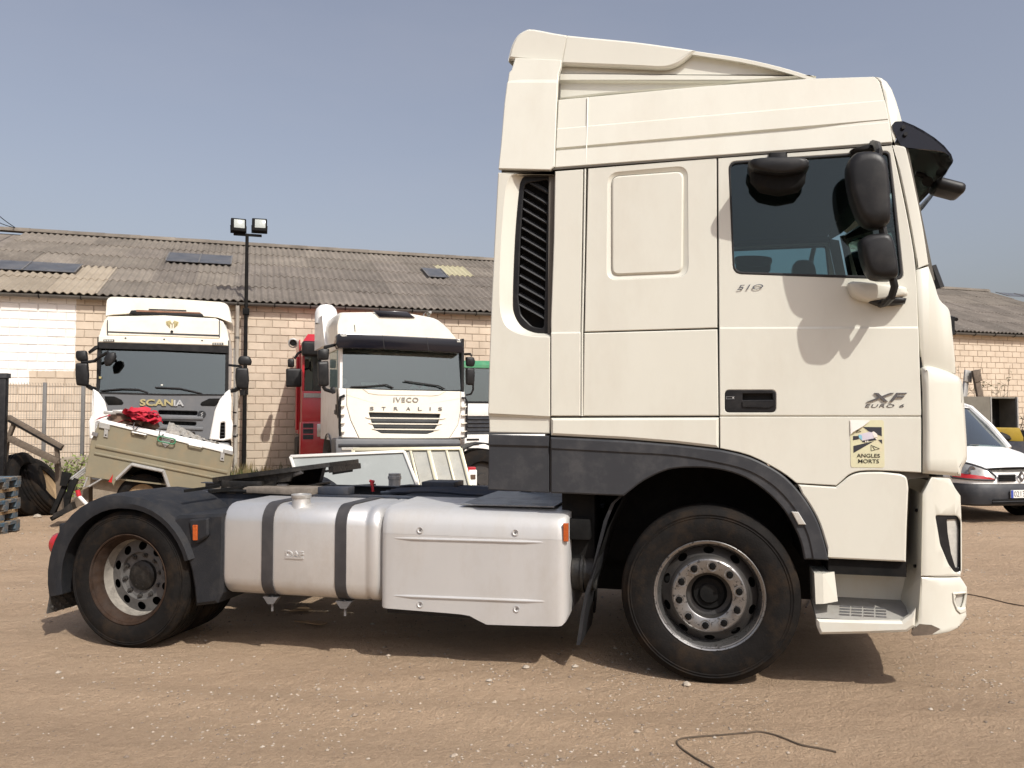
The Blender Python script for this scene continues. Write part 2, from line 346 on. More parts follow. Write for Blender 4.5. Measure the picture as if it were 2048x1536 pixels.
# ---------------------------------------------------------------- ground
G1 = ground_pt(1415, 1372)
TR = Frame(G1, -14.0)                    # tractor unit: x forward, y from its near side inwards, z up
def sm(a, b, x):
    t = max(0, min(1, (x - a) / (b - a))); return t * t * (3 - 2 * t)
def gz(x, y):
    p = TR.loc((x, y, 0)); lx, ly = p.x, p.y
    dip = -.066 * sm(-.4, -3.4, lx) * (1 - sm(-7, -14, lx)) * (1 - sm(4.5, 9, ly)) * sm(-5, -1.5, ly)
    q = Vector((x * .55, y * .55, 0)); near = 1 if abs(x) < 30 and y < 40 else 0
    rough = .03 * noise.noise(q) + .012 * noise.noise(q * 4.1) + .005 * noise.noise(q * 17)
    for tc_, tw, td in ((-.55, .16, .012), (-1.05, .2, .016), (-1.75, .18, .010), (-2.3, .22, .014), (4.4, .3, .02), (6.1, .3, .02)):
        u = ly + .12 * math.sin(lx * .33 + tc_ * 2) - tc_; rough += td * (-math.exp(-(u / tw) ** 2) + .6 * math.exp(-((abs(u) - tw * 1.7) / (tw * .5)) ** 2))
    under = sm(1.0, .2, abs(lx) if lx > -2 else abs(lx + 3.8)) * sm(-1.0, -.2, ly) * (1 - sm(2.8, 3.6, ly))
    return dip + near * rough * (1 - .93 * under)
def axis(lo, hi, a, b, fine):
    v = [a + fine * i for i in range(int((b - a) / fine) + 1)]; st = fine; x = a
    while x > lo: st *= 1.35; x -= st; v.insert(0, x)
    st = fine; x = v[-1]
    while x < hi: st *= 1.35; x += st; v.append(x)
    return v
gx = axis(-400, 400, -7.5, 7.5, .06); gy = axis(-200, 500, 2.2, 12.5, .06)
vs = [(x, y, gz(x, y)) for y in gy for x in gx]; nx_ = len(gx)
me = bpy.data.meshes.new('ground')
me.from_pydata(vs, [], [(j * nx_ + i, j * nx_ + i + 1, (j + 1) * nx_ + i + 1, (j + 1) * nx_ + i) for j in range(len(gy) - 1) for i in range(nx_ - 1)])
me.polygons.foreach_set('use_smooth', [True] * len(me.polygons))
def ground_mat():
    m = bpy.data.materials.new('dusty_earth'); m.use_nodes = True; t = m.node_tree; b = t.nodes['Principled BSDF']; L = t.links.new
    b.inputs['Roughness'].default_value = .95; b.inputs['Specular IOR Level'].default_value = .15
    tc = t.nodes.new('ShaderNodeTexCoord')
    def nz(sc, det=6, ro=.6, stretch=None):
        n = t.nodes.new('ShaderNodeTexNoise'); n.inputs['Scale'].default_value = sc; n.inputs['Detail'].default_value = det; n.inputs['Roughness'].default_value = ro
        if stretch:
            mp = t.nodes.new('ShaderNodeMapping'); mp.inputs['Scale'].default_value = stretch; mp.inputs['Rotation'].default_value = (0, 0, R(14)); L(tc.outputs['Object'], mp.inputs[0]); L(mp.outputs[0], n.inputs['Vector'])
        else: L(tc.outputs['Object'], n.inputs['Vector'])
        return n.outputs['Fac']
    def ramp(fac, stops):
        r = t.nodes.new('ShaderNodeValToRGB'); L(fac, r.inputs[0]); e = r.color_ramp.elements
        while len(e) < len(stops): e.new(.5)
        for k, (p, c) in enumerate(stops): e[k].position = p; e[k].color = (*c, 1)
        return r.outputs[0]
    def mix(f, a, bb, typ='MIX'):
        x = t.nodes.new('ShaderNodeMix'); x.data_type = 'RGBA'; x.blend_type = typ
        if isinstance(f, float): x.inputs['Factor'].default_value = f
        else: L(f, x.inputs['Factor'])
        L(a, x.inputs['A']); L(bb, x.inputs['B']); return x.outputs['Result']
    big = ramp(nz(.45, 5, .55), [(.30, (0.342, 0.237, 0.156)), (.50, (0.497, 0.352, 0.235)), (.72, (0.584, 0.431, 0.298))])
    trk = ramp(nz(1.0, 7, .65, (.35, 2.6, 1)), [(.36, (0.249, 0.168, 0.109)), (.52, (0.509, 0.364, 0.243)), (.75, (0.621, 0.460, 0.324))])
    fine = ramp(nz(28, 8, .75), [(.28, (0.249, 0.172, 0.113)), (.5, (0.479, 0.342, 0.226)), (.78, (0.621, 0.472, 0.340))])
    grit = ramp(nz(95, 6, .8), [(.30, (0.186, 0.131, 0.091)), (.5, (0.472, 0.342, 0.230)), (.70, (0.647, 0.504, 0.373))])
    c = mix(.5, big, trk); c = mix(.42, c, fine); c = mix(.34, c, grit)
    vo = t.nodes.new('ShaderNodeTexVoronoi'); vo.inputs['Scale'].default_value = 46; vo.feature = 'F1'; L(tc.outputs['Object'], vo.inputs['Vector'])
    sp = t.nodes.new('ShaderNodeMapRange'); sp.inputs[1].default_value = .16; sp.inputs[2].default_value = .08; L(vo.outputs['Distance'], sp.inputs[0])
    sel = t.nodes.new('ShaderNodeMath'); sel.operation = 'GREATER_THAN'; sel.inputs[1].default_value = .80; sx = t.nodes.new('ShaderNodeSeparateColor'); L(vo.outputs['Color'], sx.inputs[0]); L(sx.outputs[0], sel.inputs[0])
    mm = t.nodes.new('ShaderNodeMath'); mm.operation = 'MULTIPLY'; L(sp.outputs[0], mm.inputs[0]); L(sel.outputs[0], mm.inputs[1])
    st = ramp(sx.outputs[1], [(0, (.20, .155, .11)), (.55, (.46, .39, .31)), (1, (.55, .49, .41))])
    c = mix(mm.outputs[0], c, st); L(c, b.inputs['Base Color'])
    h1 = nz(60, 8, .75); h2 = nz(9, 6, .65); a1 = t.nodes.new('ShaderNodeMath'); a1.operation = 'MULTIPLY_ADD'; L(h2, a1.inputs[0]); a1.inputs[1].default_value = 1.6; L(h1, a1.inputs[2])
    a2 = t.nodes.new('ShaderNodeMath'); a2.operation = 'MULTIPLY_ADD'; L(mm.outputs[0], a2.inputs[0]); a2.inputs[1].default_value = .5; L(a1.outputs[0], a2.inputs[2])
    bp = t.nodes.new('ShaderNodeBump'); bp.inputs['Strength'].default_value = 1.0; bp.inputs['Distance'].default_value = .03; L(a2.outputs[0], bp.inputs['Height']); L(bp.outputs[0], b.inputs['Normal'])
    return m
M['earth'] = ground_mat(); me.materials.append(M['earth'])
g = bpy.data.objects.new('ground', me); COL.objects.link(g); tag(g, 'dusty brown earth yard strewn with small stones', kind='structure')

# loose stones (uncountable)
mb = MB(); rs = random.Random(3)
def add_stone(mb, x, y, r, m):
    a = rs.random() * 6.28; vs = []
    k = [(1, 0, 0), (.3, .95, 0), (-.8, .6, 0), (-.85, -.5, 0), (.3, -.9, 0), (0.1, 0, .75), (0, 0, -.6)]
    for p in k:
        q = Vector(p) * r * (1 + rs.uniform(-.3, .3)); vs.append((x + q.x * math.cos(a) - q.y * math.sin(a), y + q.x * math.sin(a) + q.y * math.cos(a), gz(x, y) + q.z * .8 + r * .15))
    mb.add(vs, [(i, (i + 1) % 5, 5) for i in range(5)] + [((i + 1) % 5, i, 6) for i in range(5)], m)
stone2 = mat('pale_stone', (.37, .32, .26), .9, var=.25, vscale=9); stone3 = mat('dark_stone', (.20, .155, .115), .9, var=.3, vscale=9)
for i in range(20000):
    y = 2.4 + 11 * rs.random() ** 1.9; x = rs.uniform(-.75, .75) * y
    if noise.noise(Vector((x * .8, y * .8, 5))) < rs.uniform(-.35, .3): continue
    r = .0025 + .006 * rs.random() ** 2 + (.012 * rs.random() ** 2 if rs.random() < .06 else 0)
    add_stone(mb, x, y, r * (1 + y * .05), (M['stone'], M['stone'], M['stone'], stone2, stone3, stone3)[rs.randrange(6)])
so_ = obj('loose_gravel', mb, smooth=0); tag(so_, 'small loose stones scattered over the dusty yard', 'gravel', kind='stuff')

# ---------------------------------------------------------------- warehouse
wb = at_depth(510, 835, 20.7); B = Frame((wb.x, wb.y, 0), 17.8)
WH = thing('warehouse', 'long low block warehouse with grey corrugated roof behind the parked trucks', 'building', B)
EAVE = B.S(510, 608, 0).z; SL = R(22.3); RUN = 6.85
X0, X1 = -9.0, 32.0
pa = B.S(151, 680).x; pb = B.S(58, 752).x; pz = B.S(100, 742).z; pz2 = B.S(30, 768).z
def block_mat(name='block_wall', dark=1.0):
    m = bpy.data.materials.new(name); m.use_nodes = True; t = m.node_tree; b = t.nodes['Principled BSDF']; L = t.links.new
    b.inputs['Roughness'].default_value = .92
    tc = t.nodes.new('ShaderNodeTexCoord'); tc.object = WH
    def nz(sc, d=6, ro=.65, scl=None):
        n = t.nodes.new('ShaderNodeTexNoise'); n.inputs['Scale'].default_value = sc; n.inputs['Detail'].default_value = d; n.inputs['Roughness'].default_value = ro
        if scl:
            mp = t.nodes.new('ShaderNodeMapping'); mp.inputs['Scale'].default_value = scl; L(tc.outputs['Object'], mp.inputs[0]); L(mp.outputs[0], n.inputs['Vector'])
        else: L(tc.outputs['Object'], n.inputs['Vector'])
        return n.outputs['Fac']
    def M2(op, a, bb):
        x = t.nodes.new('ShaderNodeMath'); x.operation = op
        for i, q in enumerate((a, bb)):
            if isinstance(q, (int, float)): x.inputs[i].default_value = q
            else: L(q, x.inputs[i])
        return x.outputs[0]
    r = t.nodes.new('ShaderNodeValToRGB'); L(nz(1.3), r.inputs[0]); e = r.color_ramp.elements
    e[0].position = .3; e[0].color = (.47, .388, .298, 1); e[1].position = .7; e[1].color = (.60, .508, .402, 1)
    oi = t.nodes.new('ShaderNodeObjectInfo'); mr = t.nodes.new('ShaderNodeMapRange'); L(oi.outputs['Random'], mr.inputs[0]); mr.inputs[3].default_value = .9 * dark; mr.inputs[4].default_value = 1.08 * dark
    hv = t.nodes.new('ShaderNodeHueSaturation'); L(r.outputs[0], hv.inputs['Color']); L(mr.outputs[0], hv.inputs['Value'])
    # stains
    stn = t.nodes.new('ShaderNodeMapRange'); L(nz(2.2, 9, .75, (1.6, 1, .5)), stn.inputs[0]); stn.inputs[1].default_value = .60; stn.inputs[2].default_value = .78; stn.inputs[4].default_value = .65
    mx = t.nodes.new('ShaderNodeMix'); mx.data_type = 'RGBA'; L(stn.outputs[0], mx.inputs['Factor']); L(hv.outputs[0], mx.inputs['A']); mx.inputs['B'].default_value = (.17, .12, .085, 1)
    # fresh white paint patch with a straight rolled edge
    sp = t.nodes.new('ShaderNodeSeparateXYZ'); L(tc.outputs['Object'], sp.inputs[0])
    xx = M2('ADD', sp.outputs[0], M2('MULTIPLY', M2('SUBTRACT', nz(9), .5), .07)); zz = M2('ADD', sp.outputs[2], M2('MULTIPLY', M2('SUBTRACT', nz(7), .5), .10))
    a1 = M2('MULTIPLY', M2('LESS_THAN', xx, pa), M2('GREATER_THAN', zz, pz)); a2 = M2('MULTIPLY', M2('LESS_THAN', xx, pb), M2('GREATER_THAN', zz, pz2))
    pm = M2('MAXIMUM', a1, a2); thin = M2('MULTIPLY', pm, M2('SUBTRACT', 1.0, M2('MULTIPLY', nz(5, 8), .16)))
    # old painted scrawl low on the wall
    mx2 = t.nodes.new('ShaderNodeMix'); mx2.data_type = 'RGBA'; L(thin, mx2.inputs['Factor']); L(mx.outputs['Result'], mx2.inputs['A']); mx2.inputs['B'].default_value = (.80, .775, .74, 1)
    L(mx2.outputs['Result'], b.inputs['Base Color'])
    bp = t.nodes.new('ShaderNodeBump'); bp.inputs['Strength'].default_value = .4; bp.inputs['Distance'].default_value = .012; L(nz(22, 8, .7), bp.inputs['Height']); L(bp.outputs[0], b.inputs['Normal'])
    return m
BM_ = block_mat()
mort = block_mat('mortar', .80)
mb = MB(); mb.bx((X0, .02, -.3), (X1, .25, EAVE + .02)); mb.bx((X0, .251, -.3), (X0 + .25, 13.4, EAVE)); mb.bx((X1 - .25, .251, -.3), (X1, 13.4, EAVE)); mb.bx((X0 + .251, 13.15, -.3), (X1 - .251, 13.4, EAVE))
for xx in (X0, X1 - .25): mb.prism([(xx, .1, EAVE + .021), (xx, 13.3, EAVE + .021), (xx, 6.7, EAVE + 2.6)], (.25, 0, 0))
wall = obj('wall', mb, mort, WH, smooth=0)
BW, BH = .40, .2
blk = []
for k in range(3):
    rr = random.Random(k); q = MB(); h = (BW - .012) / 2; v = (BH - .012) / 2
    q.add([(-h, 0, -v), (h, 0, -v), (h, 0, v), (-h, 0, v), (-h + .008, -.016 - rr.random() * .004, -v + .008), (h - .008, -.018, -v + .008), (h - .008, -.016 - rr.random() * .004, v - .008), (-h + .008, -.018, v - .008)],
          [(4, 5, 6, 7), (0, 1, 5, 4), (1, 2, 6, 5), (2, 3, 7, 6), (3, 0, 4, 7)]); blk.append(q)
cells = []
rb_ = random.Random(11)
for j in range(int(EAVE / BH) + 1):
    zc = EAVE + .0 - BH * (j + .5)
    if zc < -.05: continue
    n0 = int((X1 - X0) / BW)
    for i in range(n0 + 1):
        xc = X0 + BW * (i + .5 * (j % 2))
        if xc - BW / 2 < X0 - .01 or xc + BW / 2 > X1: continue
        wp = B.o + B.u * xc; d = Vector((wp.x, wp.y, zc)) - EYE; yv = d.dot(FW); px = 1024 + FPX * d.x / yv; py = 768 - FPX * d.dot(UP) / yv
        vis = (-20 < px < 985 or 1885 < px < 2070) and py < 930
        if 205 < px < 462 and py > 610: vis = False
        if 635 < px < 930 and py > 640: vis = False
        if px > 1880 and py > 800: vis = False
        if px < 165 and py > 905: vis = False
        cells.append((not vis, yv, xc, zc))
cells.sort(); bmeshes = []
for q in blk:
    me_ = q.mesh('block', smooth=0); me_.materials.append(BM_); bmeshes.append(me_)
rest = MB()
for n_, (hid, yv, xc, zc) in enumerate(cells):
    k = rb_.randrange(3); dy = rb_.uniform(-.004, .004)
    if n_ < 300 and not hid:
        o = bpy.data.objects.new('block', bmeshes[k]); COL.objects.link(o); o.parent = wall; o.location = (xc + rb_.uniform(-.004, .004), .02 + dy, zc); o.rotation_euler = (0, rb_.uniform(-.006, .006), 0)
    else: rest.add([(a + xc, b_ + .02 + dy, c + zc) for a, b_, c in blk[k].v], blk[k].f)
o = obj('block_courses', rest, BM_, wall, smooth=0); o['kind'] = 'stuff'

def roof_mat(name, lo, hi, lich, amt):
    m = bpy.data.materials.new(name); m.use_nodes = True; t = m.node_tree; b = t.nodes['Principled BSDF']; L = t.links.new
    b.inputs['Roughness'].default_value = .95; tc = t.nodes.new('ShaderNodeTexCoord'); tc.object = WH
    def nz(sc, d=6, ro=.65):
        n = t.nodes.new('ShaderNodeTexNoise'); n.inputs['Scale'].default_value = sc; n.inputs['Detail'].default_value = d; n.inputs['Roughness'].default_value = ro; L(tc.outputs['Object'], n.inputs['Vector']); return n.outputs['Fac']
    r = t.nodes.new('ShaderNodeValToRGB'); L(nz(1.6, 8), r.inputs[0]); e = r.color_ramp.elements; e[0].position = .3; e[0].color = (*lo, 1); e[1].position = .7; e[1].color = (*hi, 1)
    oi = t.nodes.new('ShaderNodeObjectInfo'); mr = t.nodes.new('ShaderNodeMapRange'); L(oi.outputs['Random'], mr.inputs[0]); mr.inputs[3].default_value = .82; mr.inputs[4].default_value = 1.15
    hv = t.nodes.new('ShaderNodeHueSaturation'); L(r.outputs[0], hv.inputs['Color']); L(mr.outputs[0], hv.inputs['Value'])
    ln = t.nodes.new('ShaderNodeMapRange'); L(nz(9, 9, .75), ln.inputs[0]); ln.inputs[1].default_value = .58; ln.inputs[2].default_value = .68; ln.inputs[4].default_value = amt
    mx = t.nodes.new('ShaderNodeMix'); mx.data_type = 'RGBA'; L(ln.outputs[0], mx.inputs['Factor']); L(hv.outputs[0], mx.inputs['A']); mx.inputs['B'].default_value = (*lich, 1)
    L(mx.outputs['Result'], b.inputs['Base Color'])
    bp = t.nodes.new('ShaderNodeBump'); bp.inputs['Strength'].default_value = .5; bp.inputs['Distance'].default_value = .01; L(nz(40), bp.inputs['Height']); L(bp.outputs[0], b.inputs['Normal'])
    return m
roofo = roof_mat('old_fibre_cement', (.115, .098, .082), (.20, .172, .145), (.42, .40, .36), .55)
roofn = roof_mat('newer_fibre_cement', (.235, .195, .145), (.33, .28, .215), (.15, .125, .10), .45)
roofm = roof_mat('mid_fibre_cement', (.130, .111, .091), (.215, .186, .153), (.36, .34, .30), .5)
yel = mat('yellowed_translucent_sheet', (.40, .365, .235), .6, var=.12)
SW, SLN, NR = .177 * 6, 1.62, 5
def sheet_mesh():
    q = MB(); n = 36; amp = .027; th = .009
    top = [(SW * 1.03 * i / n, amp * math.cos(2 * math.pi * 6.18 * i / n)) for i in range(n + 1)]; vs = []
    for (x, z) in top: vs += [(x, 0, z), (x, SLN, z), (x, 0, z - th * 2), (x, SLN, z - th)]
    fs = []
    for i in range(n): a = 4 * i; b = a + 4; fs += [(a, b, b + 1, a + 1), (a + 2, a, b, b + 2)[::-1]]
    q.add(vs, fs); return q
sm_ = {}
for nm, mm in (('o', roofo), ('n', roofn), ('m', roofm), ('y', yel)):
    me_ = sheet_mesh().mesh('roof_sheet', smooth=70, normals=False); me_.materials.append(mm); sm_[nm] = me_
mb = MB(); L_ = RUN / math.cos(SL)
mb.prism([(X0 - .1, -.15, EAVE - .06), (X0 - .1, RUN, EAVE - .06 + (RUN + .15) * math.tan(SL)), (X0 - .1, 2 * RUN + .15, EAVE - .06), (X0 - .1, 2 * RUN + .15, EAVE - .01), (X0 - .1, RUN, EAVE + .0 + (RUN + .15) * math.tan(SL) - .05), (X0 - .1, -.15, EAVE - .01)], (X1 - X0 + .2, 0, 0))
roof = obj('roof', mb, roofo, WH, smooth=0)
def rp(x, t, h=0.0):               # point on the roof slope, t metres up from the eave
    return Vector((x, -.2 + t * math.cos(SL) - h * math.sin(SL), EAVE + .03 + t * math.sin(SL) + h * math.cos(SL)))
def on_roof(px, py):
    d = ray(px, py); n = (-B.v * math.sin(SL) + Vector((0, 0, 1)) * math.cos(SL)); p0 = B.o + B.v * (-.2) + Vector((0, 0, EAVE + .03)); t = (p0 - EYE).dot(n) / d.dot(n)
    p = EYE + d * t - B.o; return p.dot(B.u), (p.dot(B.v) + .2) / math.cos(SL)
YS = [on_roof(4, 494), on_roof(925, 549)]
xl = B.S(232, 560).x; rr = random.Random(5); EXP = (L_ + .2) / NR
for r_ in range(NR):
    n0 = int((X1 - X0) / SW) + 1
    for i in range(n0):
        x = X0 + SW * i - .05
        wp = B.o + B.u * (x + .5); px = 1024 + FPX * wp.x / wp.y
        if not (-120 < px < 1120 or 1780 < px < 2300): continue
        k = 'o'
        if r_ <= 1 and x + .5 < xl: k = 'n'
        elif r_ >= 3 or x < xl + 2: k = 'm' if rr.random() < .75 else 'o'
        if r_ == 4 and rr.random() < .5: k = 'm'
        if any(x <= yx < x + SW and int(yt / EXP) == r_ for yx, yt in YS): k = 'y'
        o = bpy.data.objects.new('roof_sheet', sm_[k]); COL.objects.link(o); o.parent = roof
        o.location = rp(x + rr.uniform(-.012, .012), r_ * EXP + rr.uniform(-.025, .02), .028 + rr.uniform(0, .006)); o.rotation_euler = (SL - .012, 0, rr.uniform(-.006, .006))
qc = MB(); cap = []
for i in range(9): a = math.pi * (i / 8); cap.append((.16 * math.cos(a) * -1, .13 * math.sin(a) - .07))
qc.loft([[(0, a, b) for a, b in cap], [(1.1, a * 1.1, b * 1.15) for a, b in cap]], caps=False, ring=False)
mc = qc.mesh('ridge_cap', smooth=60); mc.materials.append(roofm)
for i in range(int((X1 - X0) / SW) + 1):
    o = bpy.data.objects.new('ridge_cap', mc); COL.objects.link(o); o.parent = roof; o.location = rp(X0 + SW * i, L_ + .2, .06); o.rotation_euler = (rr.uniform(-.02, .02), 0, 0)
# flat dark rooflights
dl = mat('dirty_rooflight', (.075, .077, .082), .45, var=.3, vscale=3, dirt=(.20, .18, .16), dirt_amt=.5, dscale=2.5, coat=.2); lead = mat('rooflight_bar', (.17, .165, .16), .6, .3)
for (a, b, nb) in (((340, 510), (462, 534), 2), ((-40, 524), (150, 551), 2), ((842, 540), (897, 560), 1), ((1990, 588), (2090, 600), 2)):
    (xa, ta) = on_roof(*a); (xb, tb) = on_roof(*b); t0, t1 = min(ta, tb), max(ta, tb)
    q = MB(); q.prism([rp(xa, t0, .075), rp(xb, t0, .075), rp(xb, t1, .075), rp(xa, t1, .075)], rp(0, 0, .012) - rp(0, 0, 0)); s_ = obj('rooflight', q, dl, roof, smooth=0)
    for i in range(nb + 1):
        xx = xa + (xb - xa) * i / nb; q = MB(); q.beam(rp(xx, t0, .095), rp(xx, t1, .095), .035, .02); obj('glazing_bar', q, lead, s_, smooth=0)
# gutter, brackets, downpipe
gut = mat('grey_gutter', (.115, .11, .10), .6, .2, var=.2); pipe_m = mat('pale_pipe', (.42, .39, .34), .6, var=.1)
sec = [(-.075 * math.cos(math.pi * i / 8), -.075 * math.sin(math.pi * i / 8)) for i in range(9)]; sec += [(a * .88, b * .88) for a, b in sec[::-1]]
q = MB(); q.loft([[(x, -.19 + a, EAVE - .01 + b) for a, b in sec] for x in (X0, X1)]); gt = obj('gutter', q, gut, WH)
bmq = MB(); bmq.tube([(0, -.19 - .085 * math.cos(math.pi * i / 6), EAVE - .01 - .085 * math.sin(math.pi * i / 6)) for i in range(7)], .012, 5); bme = bmq.mesh('gutter_bracket'); bme.materials.append(M['blackmat'])
for i in range(46):
    x = X0 + .45 + .9 * i
    o = bpy.data.objects.new('gutter_bracket', bme); COL.objects.link(o); o.parent = gt; o.location = (x, 0, 0)
def downpipe(px):
    x = B.S(px, 700, -.1).x; q = MB(); q.tube([(x, -.19, EAVE - .08), (x, -.17, EAVE - .2), (x, -.09, EAVE - .35), (x, -.085, .05)], .05, 10); dp = obj('downpipe', q, pipe_m, WH)
    for z in (EAVE - .9, EAVE - 2.2, EAVE - 3.4): q = MB(); q.lathe([(-.03, .058), (.03, .058)], (x, -.085, z), 'z', 10); obj('pipe_clip', q, gut, dp)
downpipe(474)

# ---------------------------------------------------------------- floodlight mast at the wall
LP = Frame(B.o + B.u * B.S(491, 700, -.25).x + B.v * -.25, 17.8)
ml = thing('floodlight_mast', 'black pole carrying two square floodlights against the warehouse wall', 'lamp post', LP)
top = LP.S(496, 470).z; dk = M['blackmat']
q = MB(); q.tube([(0, 0, 0), (0, 0, 2.2), (.0, 0, top)], [.055, .05, .042], 10); obj('pole', q, dk, ml)
q = MB(); q.beam((-.33, 0, top), (.36, 0, top), .07, .06); obj('crossbar', q, dk, ml, bevel=.006)
for z in (LP.S(491, 623).z, LP.S(491, 783).z): q = MB(); q.box((0, .04, z), (.16, .22, .16)); obj('wall_bracket', q, dk, ml, bevel=.01)
for px, tilt in ((477, .10), (519, -.05)):
    c = LP.S(px, 452); f = obj('floodlight', rbox((0, 0, 0), (.37, .15, .35), .02), dk, ml, (c.x, -.03, c.z), rot=(R(-12), 0, tilt))
    q = MB(); q.box((.015 if px < 490 else .02, -.081, .02), (.26, .012, .23)); obj('lamp_glass', q, M['pot'], f, bevel=.004)
    q = MB(); q.tube([(-.19, 0, 0), (-.19, .02, -.2), (.19, .02, -.2), (.19, 0, 0)], .012, 6); obj('yoke', q, dk, f)
    q = MB(); [q.box((-.15 + .06 * k, .09, 0), (.012, .05, .3)) for k in range(6)]; obj('cooling_fins', q, dk, f)
# overhead wires at the far left
for k, (a, b) in enumerate((((-30, 405), (32, 470)), ((-30, 430), (30, 471)))):
    p1 = at_depth(*a, 22); p2 = B.o + B.u * rp(B.S(31, 470, RUN).x, L_, .1).x + B.v * RUN + Vector((0, 0, rp(0, L_ + .2, .12).z))
    q = MB(); pts = [p1.lerp(p2, i / 8) - Vector((0, 0, .05 * math.sin(math.pi * i / 8))) for i in range(9)]; q.tube(pts, .012, 5)
    tag(obj('overhead_wire', q, dk), ('upper' if k == 0 else 'lower') + ' of two thin dark wires reaching the roof ridge at left', 'wire', 'wires at the roof ridge')

# ================================================================ the tractor unit in the foreground
T = thing('tractor_truck', 'large cream white tractor unit with dark grey skirts parked side-on in the foreground', 'truck', TR)
S = TR.S
CB = M['cream']; W = 2.5
def yr(x, z): return max(0.0, z - 2.99) * .16                       # roof sides lean in
def yc(x, z): t = max(0.0, x - 1.04); return min(.12, 1.0 * t * t)  # front corner turns in
def pa_(c, *p): return P(c, *p)
M['gapm'] = mat('seam_shadow_rubber', (.11, .10, .085), .8)  # dark tone behind panel gaps, also the painted shadow line at the drip
near = []                                                          # parts repeated on the far side
def pn(name, pts, m=CB, parent=None, **k):
    o = panel(TR, name, pts, m, parent or T, **k)
    if parent is None: near.append(o)
    return o
# --- rear side fairing with its vent
M['slatm'] = mat('grey_vent_slat', (.062, .063, .066), .55, var=.15)
A_ = [(578, 100), (300, 112), (232, 150), (200, 300), (170, 700), (160, 1050), (175, 1230), (240, 1330), (370, 1378), (552, 1390)]
Bv = [(574, 112), (380, 122), (328, 155), (305, 260), (275, 620), (258, 1090), (272, 1220), (330, 1312), (430, 1360), (547, 1366)]
Aq = curve(P('L3', *A_), 4); Bq = curve(P('L3', *Bv), 4)
sf = pn('side_fairing', [(996, 345), (1107, 347.5)] + Aq + [(1100, 700), (1100, 832), (1098.5, 867.5), (977, 865), (976, 830), (978, 740), (983, 600), (990, 460)],
        th=.03, ch=.006, steps=(((976, 829), (1098, 835), 6, .018),))
q = MB(); va = [S(*p, .004) for p in Aq]; vb = [S(*p, .055) for p in Bq]; n = len(va)
q.add(va + vb, [(i, i + 1, n + i + 1, n + i) for i in range(n - 1)]); obj('vent_recess', q, CB, sf, smooth=60)
inn = P('L3', *rounded([(352, 185), (538, 150), (502, 1328), (410, 1312), (320, 1220), (300, 1090), (318, 600), (340, 280)], 30))
gr = panel(TR, 'vent_grille', Bq, M['blackp'], T, y=.05, th=.03, ch=.006, holes=[inn])
near.append(gr)
q = MB(); q.prism([S(*p, .12) for p in Bq], (0, .01, 0)); obj('grille_backing', q, M['blackmat'], gr)
for k in range(15):
    yl = 205 - 75 + 75 * k; xl_ = 352 - .047 * max(0, yl - 180); xr_ = 535 - .03 * (yl - 100)
    if yl > 1130: xl_ = 300 + (yl - 1130) * .55
    p = P('L3', (xl_ - 6, yl), (xr_ + 4, yl + 118), (xr_ + 4, yl + 148), (xl_ - 6, yl + 34))
    if k == 0: p = P('L3', (445, 168), (xr_ + 4, 225), (xr_ + 4, 262), (375, 172))
    if k == 14: continue
    a, b, c, d = [S(*s_, .062) for s_ in p]; q = MB(); off = Vector((0, .045, .0)); lo = Vector((0, -.012, 0))
    q.add([a + off, b + off, c + lo, d + lo, a + off + Vector((0, .02, 0)), b + off + Vector((0, .02, 0)), c + Vector((0, .03, -.004)), d + Vector((0, .03, -.004))],
          [(0, 1, 2, 3), (4, 7, 6, 5), (0, 4, 5, 1), (3, 2, 6, 7), (0, 3, 7, 4), (1, 5, 6, 2)]); obj('slat', q, M['slatm'], gr, smooth=0)
# --- upper rear fairing, roof sides, roof deflector
uf = pn('upper_side_fairing', P('L1', (205, 250), (185, 320), (170, 335), (160, 400), (145, 520), (125, 760), (110, 903), (412, 910), (438, 890), (458, 345), (474, 300), (476, 262)), yf=yr, nz=5, th=.03,
        grooves=(), steps=(((1013, 163), (1116, 163), 10, -.012),))
rs_ = pn('roof_side', [(1116.5, 199.5), (1177, 194), (1400, 173), (1620, 157)] + curve([(1748, 153), (1760, 165), (1770, 203), (1778, 242), (1784, 278)], 3) + [(1784, 285.5), (1110, 336)], yf=yr, nz=4, nx=4, th=.02,
         grooves=(((1114, 300), (1756, 244), 9, .016),), steps=(((1115, 258), (1770, 201), 3, -.006),))
pn('roof_corner', P('L2', (1100, 73), (1135, 80), (1170, 104), (1200, 148), (1226, 214), (1248, 285), (1266, 352), (1240, 420), (1222, 484), (1207, 480), (1187, 350), (1164, 230), (1134, 110)), yf=lambda x, z: yr(x, z) + max(0, x - .98) * .35 + .002, nx=4, nz=4, th=.03, ch=.004, smooth=50)
def bead(pts, parent, yf=None, w=.016, h=.014, m=CB, name='seam_bead'):
    q = MB(); q.tube([S(p[0], p[1], (yf(0, S(p[0], p[1]).z) if yf else 0) - .002) for p in pts], w / 2, 8); o = obj(name, q, m, T); near.append(o); return o
bead([(1175.5, 195), (1174, 260), (1172, 326)], None, yr, .009)
bead([(1170.5, 338), (1168, 500), (1164.5, 665), (1164, 832)], None, None, .011)
q = MB(); q.prism([S(1106, 337, -.004), S(1784, 286.3, -.004), S(1784, 288.2, -.004), S(1106, 339, -.004)], (0, .05, 0)); o = obj('drip_rail_shadow', q, M['gapm'], T); near.append(o)  # drip rail strip coloured dark to stand in for its shadow line
